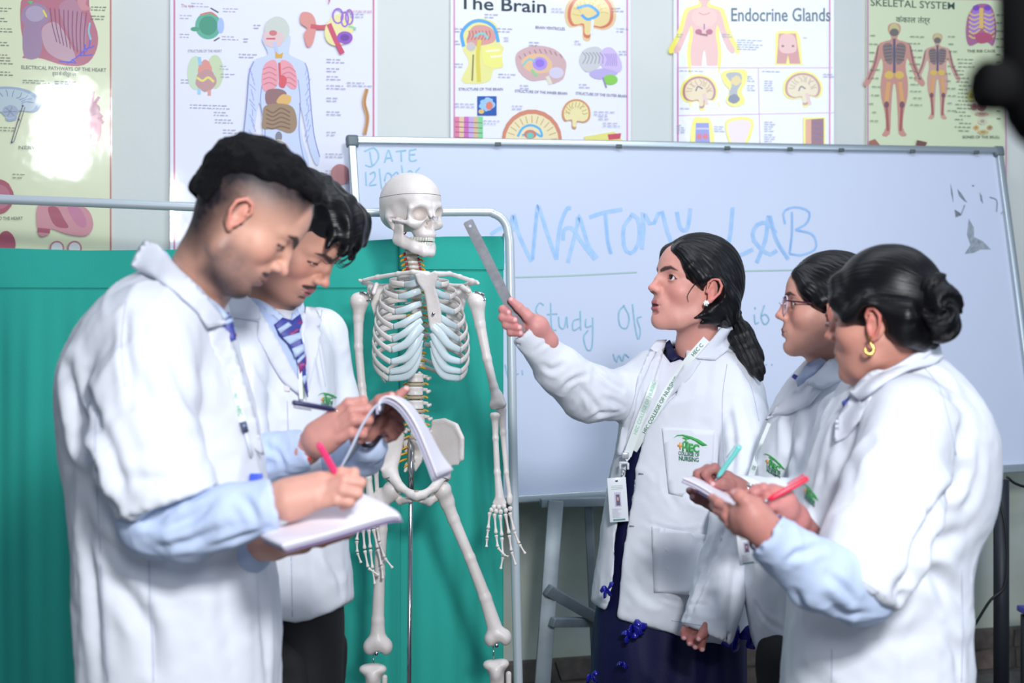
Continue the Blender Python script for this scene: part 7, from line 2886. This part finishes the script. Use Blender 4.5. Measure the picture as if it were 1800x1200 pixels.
# ================================================================== young woman with glasses
SK_G2 = (214, 158, 140)
DG2 = 3.05
M4 = head_matrix(1456, 550, DG2, 172, -3, 0, .95)
p4 = empty('person', W(1455, 600, 3.12) * np.array([1, 1, 0]), 'woman with glasses and drawn-back black hair, writing with a mint pen', 'person')
nk = [inv_pt(M4, W(1462, 632, 3.08)), inv_pt(M4, W(1464, 700, 3.12))]
hf = head_fn([tuple(q) for q in nk], False, eye=.0048, neck_r=(.048, .052), fat=.004, nose=.86)
V, Q = nets(hf, (-.20, -.12, -.25), (.14, .12, .15), .0022)
c = paint_head(V, SK_G2, False, brow=.0044, eye=.0048, lip=(150, 84, 96))
bp4 = [(xf(V, M4), Q, c)]
eyes(M4, p4, (1, 0, 0))
tie4 = (-.092, 0, -.050)
V, Q = nets(lambda P: hair_f(P, tie4, vol=.001), (-.15, -.12, -.12), (.14, .12, .17), .0026)
mesh_obj('hair', xf(V, M4), Q, m_hair, p4, loc_attr=strand_attr(V, tie4, (.75, 0, .66), 22, 3))
for q_ in ((.006, .0815, -.024), (-.008, .087, -.014)):
    mb = MB()
    q = xf([q_], M4)[0]
    mb.tube([q + [0, .002, 0], q, q - [0, .004, 0]], [.002, .0036, .001], 10, m_gem)
    mb.build('stud_earring', parent=p4)
# glasses
gl = empty('glasses', xf([(.11, 0, .012)], M4)[0], 'thin dark-framed glasses on the face of the second woman from the left', 'glasses')
m_frame = mat('frame_plum', (70, 28, 48), .3)
m_rim = mat('rim_lilac', (206, 196, 226), .2)
m_lens = mat('clear_lens', (250, 250, 255), .03, trans=1.0)
mb = MB()
for s_ in (-1, 1):
    rim_ = [(.102 - .006 * (abs(y_) / .05), s_ * y_, z_) for y_, z_ in ((.010, .028), (.012, .010), (.020, -.006), (.036, -.008), (.050, .0), (.056, .016), (.052, .030), (.030, .033))]
    P_ = catmull(xf(rim_, M4), 34, closed=True)
    m1 = MB()
    m1.tube(np.concatenate([P_, P_[:1]]), .0014, 8, m_rim)
    ro = m1.build('rim', parent=gl)
    c_ = P_.mean(0)
    nn = xf([(1, 0, 0)], M4)[0] - xf([(0, 0, 0)], M4)[0]
    k = len(P_)
    vsl = [c_ + nn * .0006] + list(P_ + nn * .0006) + [c_ - nn * .0006] + list(P_ - nn * .0006)
    fsl = [(0, 1 + i, 1 + (i + 1) % k) for i in range(k)] + [(k + 1, k + 2 + (i + 1) % k, k + 2 + i) for i in range(k)]
    mesh_obj('lens', [tuple(q_) for q_ in vsl], fsl, m_lens, gl)
    m1 = MB()
    m1.tube(xf([(.097, s_ * .054, .022), (.085, s_ * .066, .021), (.04, s_ * .076, .018), (.0, s_ * .080, .018), (-.012, s_ * .080, .004)], M4), .0018, 8, m_frame, smooth_pts=20)
    m1.build('temple_arm', parent=gl)
m1 = MB()
m1.tube(xf([(.104, -.011, .014), (.110, 0, .018), (.104, .011, .014)], M4), .0014, 8, m_rim, smooth_pts=10)
m1.build('bridge', parent=gl)

rows4 = [(622, 1432, 1520, 3.12, .07), (640, 1412, 1545, 3.12, .10), (668, 1388, 1566, 3.12, .125), (710, 1362, 1584, 3.12, .14), (770, 1336, 1592, 3.12, .145), (850, 1318, 1590, 3.12, .14), (950, 1310, 1585, 3.12, .14), (1050, 1314, 1580, 3.12, .145), (1158, 1330, 1572, 3.12, .15)]
tf4, lo, hi = stack_fn(rows4)
ca4, ra4 = arm([(1460, 700, 3.02, .066), (1448, 820, 2.94, .062), (1430, 890, 2.90, .058), (1370, 884, 2.86, .048), (1296, 866, 2.80, .036)])
cb4, rb4 = arm([(1420, 700, 3.20, .06), (1400, 820, 3.16, .056), (1360, 880, 3.06, .046), (1300, 884, 2.96, .036)])


def coat4(P):
    d = tf4(P)
    d = smax(d, poly_sd(P, [(1420, 590), (1640, 590), (1640, 1180), (1400, 1170), (1372, 1164), (1334, 1148), (1312, 1100), (1280, 900), (1290, 780), (1340, 700)]), .006)
    a = chain(P, ca4, ra4, .02)
    a = smax(a, plane_cut(P, (1276, 848, 2.8), (1296, 890, 2.8), keep=(1370, 880, 2.85)), .003)
    return smin(d, a, .014)


L4 = [([(1330, 800), (1322, 880), (1318, 980)], .006, .003), ([(1380, 720), (1390, 780), (1400, 830)], .010, .004), ([(1340, 960), (1360, 1030), (1370, 1140)], .014, .005), ([(1330, 1060), (1350, 1090), (1380, 1110)], .005, .003), ([(1430, 660), (1410, 700), (1380, 740)], .008, .003)]
V, Q = torso_mesh(coat4, lo - [.16, .36, .0], hi + [.05, .06, .03], .0065, L4, .003, 17)
mesh_obj('lab_coat', V, Q, m_coat, p4)
C4 = (V, Q)
d_ = 2.765
f7 = [[(1272, 838, d_), (1256, 822, d_ - .012), (1240, 832, d_ - .02), (1248, 846, d_ - .014)],
      [(1268, 844, d_ + .012), (1244, 824, d_ + .0), (1226, 832, d_ - .002), (1236, 846, d_)],
      [(1262, 850, d_ + .02), (1240, 836, d_ + .01), (1222, 842, d_ + .008), (1232, 852, d_ + .01)],
      [(1262, 856, d_ + .028), (1244, 848, d_ + .02), (1228, 852, d_ + .018)],
      [(1284, 852, d_ - .012, .012), (1270, 850, d_ - .02, .011), (1254, 851, d_ - .020, .009)]]
bp4.append(hand_mesh(f7, [((1290, 862, d_ + .01, .026), (1276, 844, d_ + .006, .020)), ((1290, 862, d_ + .01, .024), (1266, 852, d_ + .012, .016)), ((1290, 862, d_ + .01, .024), (1320, 870, d_ + .04, .026))], skin=(172, 116, 110)))
# hand under the pad
f8 = [[(1262, 880, 2.80), (1240, 876, 2.80), (1222, 868, 2.80), (1212, 862, 2.80)], [(1264, 888, 2.80), (1246, 886, 2.80), (1226, 878, 2.80), (1218, 874, 2.80)], [(1270, 894, 2.81), (1254, 892, 2.81), (1240, 886, 2.81)]]
bp4.append(hand_mesh(f8, [((1300, 886, 2.86, .026), (1264, 886, 2.81, .020))], skin=(150, 100, 96)))
bV, bQ, bC = join(*bp4)
mesh_obj('body', bV, bQ, m_skin, p4, col=bC)
bv4 = bvh_of(C4, (bp4[0][0], bp4[0][1]))
patch('shirt_collar', bv4, [(1428, 640), (1446, 628), (1458, 640), (1430, 668), (1410, 684), (1406, 672)], m_shirt, p4, .008, .004, 7)
patch('coat_collar', bv4, [(1470, 622), (1492, 610), (1520, 640), (1500, 660), (1474, 676), (1450, 690), (1424, 682), (1446, 656)], m_coat_s, p4, .012, .005, 7)
patch('lapel', bv4, [(1424, 674), (1448, 688), (1426, 716), (1392, 730), (1366, 732), (1354, 742), (1372, 716), (1400, 690)], m_coat_s, p4, .008, .004, 7)
patch('tie_knot', bv4, [(1406, 664), (1414, 668), (1410, 676), (1402, 670)], mat('tie_violet', (96, 90, 190), .5), p4, .014, .002, 6)
logo(bv4, 1344, 794, 40, p4, skew=.55, shx=.95)
trousers(p4, 1400, 3.12, .62, m_trouser, r=.075, spread=.07, dirx=-1)
rr = [(1120, 1338, 1470, 3.12, .11), (1200, 1340, 1470, 3.12, .10), (1320, 1350, 1460, 3.12, .09)]
hf4, lo, hi = stack_fn(rr)
V, Q = nets(hf4, lo - .02, hi + .02, .012)
mesh_obj('trouser_seat', V, Q, m_trouser, p4)
ly4 = lanyard_root(1316, 850, 2.95, 'white lanyard with a card hanging below the hands of the woman with glasses')
A_ = on(bv4, [(1352, 744), (1338, 778), (1326, 812), (1314, 850)], .012)
_, fa = ribbon('strap', A_, .0125, m_strap, ly4)
text_along('HEC COLLEGE', (fa[0][::-1], -fa[1][::-1], fa[2][::-1], fa[3][::-1]), .52, .0070, m_lgd, ly4, bold=.01, vflip=-1)
e_ = A_[-1]
mb = MB()
mb.tube([e_, e_ + [-.002, -.004, -.014], e_ + [-.002, -.004, -.09], W(1312, 936, e_[1] - .006)], .0022, 8, m_steel, smooth_pts=14)
mb.build('hook', parent=ly4)
card(ly4, 1312, 962, .034, .066, e_[1] - .008, -.12)
# pad and mint pen
pd = empty('writing_pad', W(1250, 870, 2.74), 'slim white writing pad held between the two women at the right', 'notebook')
g = [[W(1200, 840, 2.70), W(1222, 838, 2.78)], [W(1226, 852, 2.70), W(1252, 848, 2.78)], [W(1262, 874, 2.69), W(1284, 868, 2.77)], [W(1302, 902, 2.68), W(1320, 892, 2.76)]]
sheet('page', g, .004, m_page, pd)
sheet('page_block', [[np.array(q) + [-.001, .003, -.006] for q in r_] for r_ in g], .006, m_page2, pd)
sheet('cover', [[np.array(q) + [-.001, .006, -.013] for q in r_] for r_ in g[1:]], .004, mat('pad_cover_dark', (70, 60, 96), .5), pd)
pen('pen', W(1256, 846, 2.735), W(1301, 784, 2.70), .0050, mat('mint_plastic', (130, 226, 218), .3), 'mint green pen over the white writing pad', cap=mat('mint_plastic', (130, 226, 218), .3))

# ================================================================== young woman with the bun, nearest at the right
SK_G3 = (206, 146, 128)
DG3 = 2.56
M5 = head_matrix(1560, 572, DG3, 145, 4, 0, 1.0)
p5 = empty('person', W(1570, 600, 2.62) * np.array([1, 1, 0]), 'woman with a large black hair bun seen from behind, holding a red pen', 'person')
nk = [inv_pt(M5, W(1568, 662, 2.60)), inv_pt(M5, W(1578, 740, 2.64))]
hf = head_fn([tuple(q) for q in nk], False, eye=.003, neck_r=(.050, .056), fat=.006)
V, Q = nets(hf, (-.20, -.12, -.25), (.14, .12, .15), .0023)
c = paint_head(V, SK_G3, False, brow=.0040, eye=.003, lip=(160, 90, 100))
bp5 = [(xf(V, M5), Q, c)]
eyes(M5, p5, (1, 0, -.2))
tie5 = (-.104, 0, .020)


def hair5(P):
    A = absy(P)
    d = ell(P, (-.006, 0, .049), (.101, .081, .098))
    d = smin(d, ell(P, (-.052, 0, .016), (.046, .056, .050)), .03)
    d = smin(d, chain(A, [(.076, .034, .080), (.068, .060, .046), (.044, .076, .018), (.0, .082, .036), (-.060, .070, .010)], [.016, .014, .011, .018, .024], .01), .02)
    d = smin(d, chain(A, [(-.020, .072, .0), (-.052, .054, -.022), (-.068, .020, -.030)], [.012, .019, .020], .01), .02)
    d = smax(d, -ell(P, (.104, 0, -.004), (.052, .088, .078)), .008)
    d = smax(d, -ell(P, (.046, 0, -.056), (.070, .12, .066)), .010)
    d = smax(d, -ell(A, (-.002, .094, -.006), (.027, .036, .040)), .006)
    n = vnoise(P, 40, 2)
    return d - .0010 * n


V, Q = nets(hair5, (-.15, -.12, -.12), (.14, .12, .17), .0027)
mesh_obj('hair', xf(V, M5), Q, m_hair, p5, loc_attr=strand_attr(V, tie5, (1, 0, .1), 22, 3))
BC = W(1650, 541, DG3 - .075)


def bun(P):
    q = (P - BC.astype(np.float32)) @ np.array(Matrix.Rotation(math.radians(-8), 3, 'Y'), dtype=np.float32)
    d = ell(q, (0, 0, 0), (.038, .044, .060))
    a = np.arctan2(q[:, 2], q[:, 0])
    r = np.sqrt(q[:, 0] ** 2 + q[:, 2] ** 2)
    return d - .0045 * np.sin(a * 2 + r * 190 + 1.2 * vnoise(P, 18)) - .0010 * np.sin(a * 2 * 9 + r * 500) * .5


V, Q = nets(bun, BC - .085, BC + .085, .0027)
q = V - BC
a = np.arctan2(q[:, 2], q[:, 0])
r = np.sqrt(q[:, 0] ** 2 + q[:, 2] ** 2)
mesh_obj('hair_bun', V, Q, m_hair, p5, loc_attr=np.stack([r * 700 + a * 3, q[:, 1] * 300, a * 1.2], 1))
MB().tube([W(1614, 498, DG3 - .052), W(1615, 506, DG3 - .050), W(1613, 514, DG3 - .046)], .0014, 8, m_steel).build('hair_pin', parent=p5)
mb = MB()
q = xf([(.006, .082, -.032)], M5)[0]
mb.tube([q + [0, -.004, .003], q + [.007, -.006, -.008], q + [.003, -.006, -.018], q + [-.006, -.006, -.016], q + [-.008, -.006, -.006]], [.0014, .0026, .0034, .0026, .0012], 8, m_gold, smooth_pts=18)
mb.tube([q + [0, -.008, .010], q + [0, -.011, .010]], .003, 8, m_gold)
mb.build('gold_earring', parent=p5)

rows5 = [(618, 1534, 1640, 2.64, .07), (640, 1512, 1664, 2.64, .11), (672, 1488, 1692, 2.64, .15), (716, 1462, 1722, 2.64, .18), (770, 1438, 1742, 2.64, .195), (840, 1418, 1746, 2.64, .19), (900, 1406, 1738, 2.64, .18), (955, 1400, 1712, 2.64, .172), (1010, 1394, 1700, 2.64, .170), (1100, 1388, 1698, 2.64, .176), (1200, 1380, 1700, 2.64, .184), (1330, 1372, 1706, 2.64, .19)]
tf5, lo, hi = stack_fn(rows5)
ca5, ra5 = arm([(1600, 740, 2.48, .080), (1572, 850, 2.42, .080), (1536, 950, 2.37, .082), (1500, 1030, 2.34, .078)])
cb5, rb5 = arm([(1500, 740, 2.80, .07), (1470, 850, 2.74, .066), (1440, 930, 2.66, .052), (1404, 944, 2.58, .040)])


def coat5(P):
    d = tf5(P)
    a = chain(P, ca5, ra5, .02)
    a = smax(a, plane_cut(P, (1444, 984, 2.32), (1562, 1062, 2.32), keep=(1560, 880, 2.4)), .004)
    return smin(smin(d, a, .014), chain(P, cb5, rb5, .01), .02)


L5 = [([(1690, 830), (1660, 870), (1634, 910), (1612, 960), (1590, 1020), (1566, 1070)], .013, .018), ([(1600, 1010), (1640, 1010), (1676, 1040), (1700, 1080)], .014, .010), ([(1620, 900), (1616, 860), (1612, 830)], .007, .006),
      ([(1600, 960), (1650, 950), (1700, 930)], .016, .008), ([(1720, 790), (1712, 850), (1690, 900)], .012, .006), ([(1680, 760), (1690, 800), (1700, 850)], .010, .004), ([(1640, 680), (1670, 700), (1700, 730)], .008, .003),
      ([(1500, 700), (1460, 780), (1440, 860)], .012, .003), ([(1640, 1000), (1660, 1060), (1690, 1100)], .012, .007), ([(1420, 1110), (1460, 1120), (1520, 1116)], .02, .006), ([(1600, 870), (1590, 930), (1570, 990)], .008, .004), ([(1560, 1130), (1600, 1120), (1640, 1090)], .016, .005), ([(1470, 760), (1500, 830), (1496, 900)], .014, .003), ([(1660, 1100), (1680, 1150), (1680, 1200)], .010, .006)]
V, Q = torso_mesh(coat5, lo - [.03, .20, .0], hi + [.05, .04, .03], .0065, L5, .0042, 23)
mesh_obj('lab_coat', V, Q, m_coat, p5)
C5 = (V, Q)
sa5, sr5 = arm([(1540, 960, 2.37, .062), (1512, 1036, 2.34, .058), (1440, 1012, 2.29, .055), (1346, 938, 2.24, .040)])


def shirt5(P):
    d = chain(P, sa5, sr5, .014)
    d = smax(d, plane_cut(P, (1330, 962, 2.24), (1368, 914, 2.24), keep=(1430, 1000, 2.3)), .003)
    return smax(d, -cone(P, W(1366, 950, 2.25), W(1330, 926, 2.23), .030, .031), .002)


V, Q = nets(shirt5, np.array([.30, 2.12, .78]), np.array([.66, 2.46, 1.06]), .005)
V, Q = wrinkle(V, Q, folds_px(V, Q, [([(1384, 990), (1400, 974), (1418, 966)], .006, .006), ([(1410, 980), (1430, 964), (1450, 960)], .006, .004), ([(1400, 1040), (1408, 1060), (1424, 1078)], .007, .006), ([(1456, 1010), (1480, 1030), (1500, 1054)], .006, .005), ([(1450, 1050), (1480, 1076), (1520, 1080)], .008, .006)]), .0024, (14, 14, 14), 9, .0008)
mesh_obj('shirt_sleeve', V, Q, m_shirt, p5)
# her left hand, carrying the pad from below
d_ = 2.24
f9 = [[(1318, 884, d_ + .10), (1296, 868, d_ + .18), (1296, 868, d_ + .20)],
      [(1296, 912, d_ + .06), (1274, 900, d_ + .12), (1256, 890, d_ + .20), (1246, 882, d_ + .26)],
      [(1300, 922, d_ + .05), (1280, 912, d_ + .10), (1262, 902, d_ + .18), (1254, 894, d_ + .24)],
      [(1306, 934, d_ + .04), (1290, 926, d_ + .08), (1276, 916, d_ + .14)]]
f9 = [[(1300, 904, d_ + .02), (1280, 894, d_ + .03), (1264, 884, d_ + .05), (1252, 874, d_ + .08)],
      [(1300, 914, d_ + .02), (1278, 906, d_ + .03), (1262, 896, d_ + .06), (1254, 888, d_ + .09)],
      [(1304, 926, d_ + .02), (1284, 918, d_ + .03), (1270, 908, d_ + .06)],
      [(1310, 936, d_ + .02), (1294, 930, d_ + .03), (1282, 922, d_ + .05)],
      [(1330, 896, d_ - .0, .013), (1312, 882, d_ - .01, .0125), (1300, 872, d_ - .01, .011), (1292, 868, d_ - .004, .009)]]
pl9 = [((1350, 936, d_ + .005, .027), (1322, 908, d_ + .0, .026)), ((1322, 908, d_ + .0, .025), (1302, 904, d_ + .012, .019)), ((1330, 924, d_ + .004, .026), (1306, 922, d_ + .016, .019)), ((1330, 916, d_, .025), (1318, 890, d_ - .004, .018)), ((1350, 936, d_ + .005, .026), (1380, 962, d_ + .03, .03))]
bp5.append(hand_mesh(f9, pl9, skin=(206, 142, 130)))
# right hand with the red pen, behind
d_ = 2.40
f10 = [[(1354, 868, d_), (1332, 860, d_ - .01), (1316, 868, d_ - .012), (1322, 882, d_ - .008)],
       [(1360, 866, d_ - .016), (1342, 858, d_ - .03), (1326, 866, d_ - .03), (1330, 884, d_ - .02)],
       [(1366, 878, d_ - .02), (1350, 876, d_ - .034), (1340, 884, d_ - .03), (1342, 896, d_ - .02)],
       [(1370, 890, d_ - .02), (1356, 890, d_ - .03), (1348, 898, d_ - .026)],
       [(1372, 884, d_ + .01, .013), (1352, 872, d_ - .002, .0115), (1336, 880, d_ - .014, .0095)]]
pl10 = [((1392, 912, d_ + .03, .028), (1372, 886, d_ + .0, .026)), ((1372, 880, d_ - .002, .024), (1358, 868, d_ - .006, .018)), ((1376, 896, d_, .024), (1364, 886, d_ - .010, .018)), ((1392, 912, d_ + .03, .028), (1416, 944, d_ + .10, .03))]
bp5.append(hand_mesh(f10, pl10, skin=(206, 138, 132)))
bV, bQ, bC = join(*bp5)
mesh_obj('body', bV, bQ, m_skin, p5, col=bC)
pen('pen', W(1340, 884, 2.355), W(1420, 840, 2.36), .0050, mat('red_plastic', (250, 50, 80), .3), 'red pen in the hand of the woman with the bun', cap=mat('red_plastic', (250, 50, 80), .3))
mb = MB()
ax = (W(1380, 962, 2.27) - W(1322, 908, 2.24))
ax /= np.linalg.norm(ax)
u1 = np.cross(ax, [0, 1, 0])
u1 /= np.linalg.norm(u1)
u2 = np.cross(ax, u1)
c_ = W(1347, 936, 2.243)
m_bead = [mat('bead_dark', (34, 34, 70), .25), mat('bead_lilac', (150, 140, 190), .25)]
for k in range(30):
    t = k * 2 * math.pi / 30
    q = c_ + (u1 * math.cos(t) + u2 * math.sin(t)) * .0325
    v_ = np.cross(ax, (u1 * math.cos(t) + u2 * math.sin(t)))
    mb.tube([q - v_ * .0028, q - v_ * .0012, q + v_ * .0012, q + v_ * .0028], [.001, .0030, .0030, .001], 7, m_bead[k % 2 if k % 3 else 0])
mb.build('bead_bracelet', parent=p5)['kind'] = 'stuff'
bv5 = bvh_of(C5, (bp5[0][0], bp5[0][1]))
patch('coat_collar', bv5, [(1506, 700), (1530, 670), (1560, 642), (1596, 616), (1624, 604), (1640, 614), (1652, 640), (1640, 650), (1600, 662), (1574, 676), (1548, 694), (1524, 712)], m_coat_s, p5, .012, .006, 8)
patch('lapel', bv5, [(1506, 700), (1524, 712), (1540, 700), (1520, 740), (1496, 770), (1474, 780), (1478, 740)], m_coat_s, p5, .007, .004, 8)
patch('shirt_collar', bv5, [(1500, 700), (1494, 720), (1512, 712), (1518, 694), (1536, 668), (1530, 664)], m_shirt, p5, .007, .004, 7)
t5 = patch('necktie', bv5, [(1492, 714), (1506, 704), (1510, 714), (1496, 728)], m_tie1, p5, .013, .003, 6)
patch('tie_stripe', bv5, [(1496, 714), (1506, 706), (1508, 711), (1498, 720)], mat('tie_mint', (150, 220, 190), .5), t5, .0165, .0006, 5)
seam(bv5, [[(1620, 640), (1650, 680), (1668, 740), (1680, 800)], [(1690, 1000), (1692, 1100), (1690, 1198)], [(1462, 1140), (1462, 1198)], [(1452, 976), (1500, 1010), (1556, 1048)]], p5)
logo(bv5, 1412, 846, 34, p5, skew=.75, shx=.85)
trousers(p5, 1540, 2.64, .60, m_trouser, r=.075, spread=.085, dirx=-1)
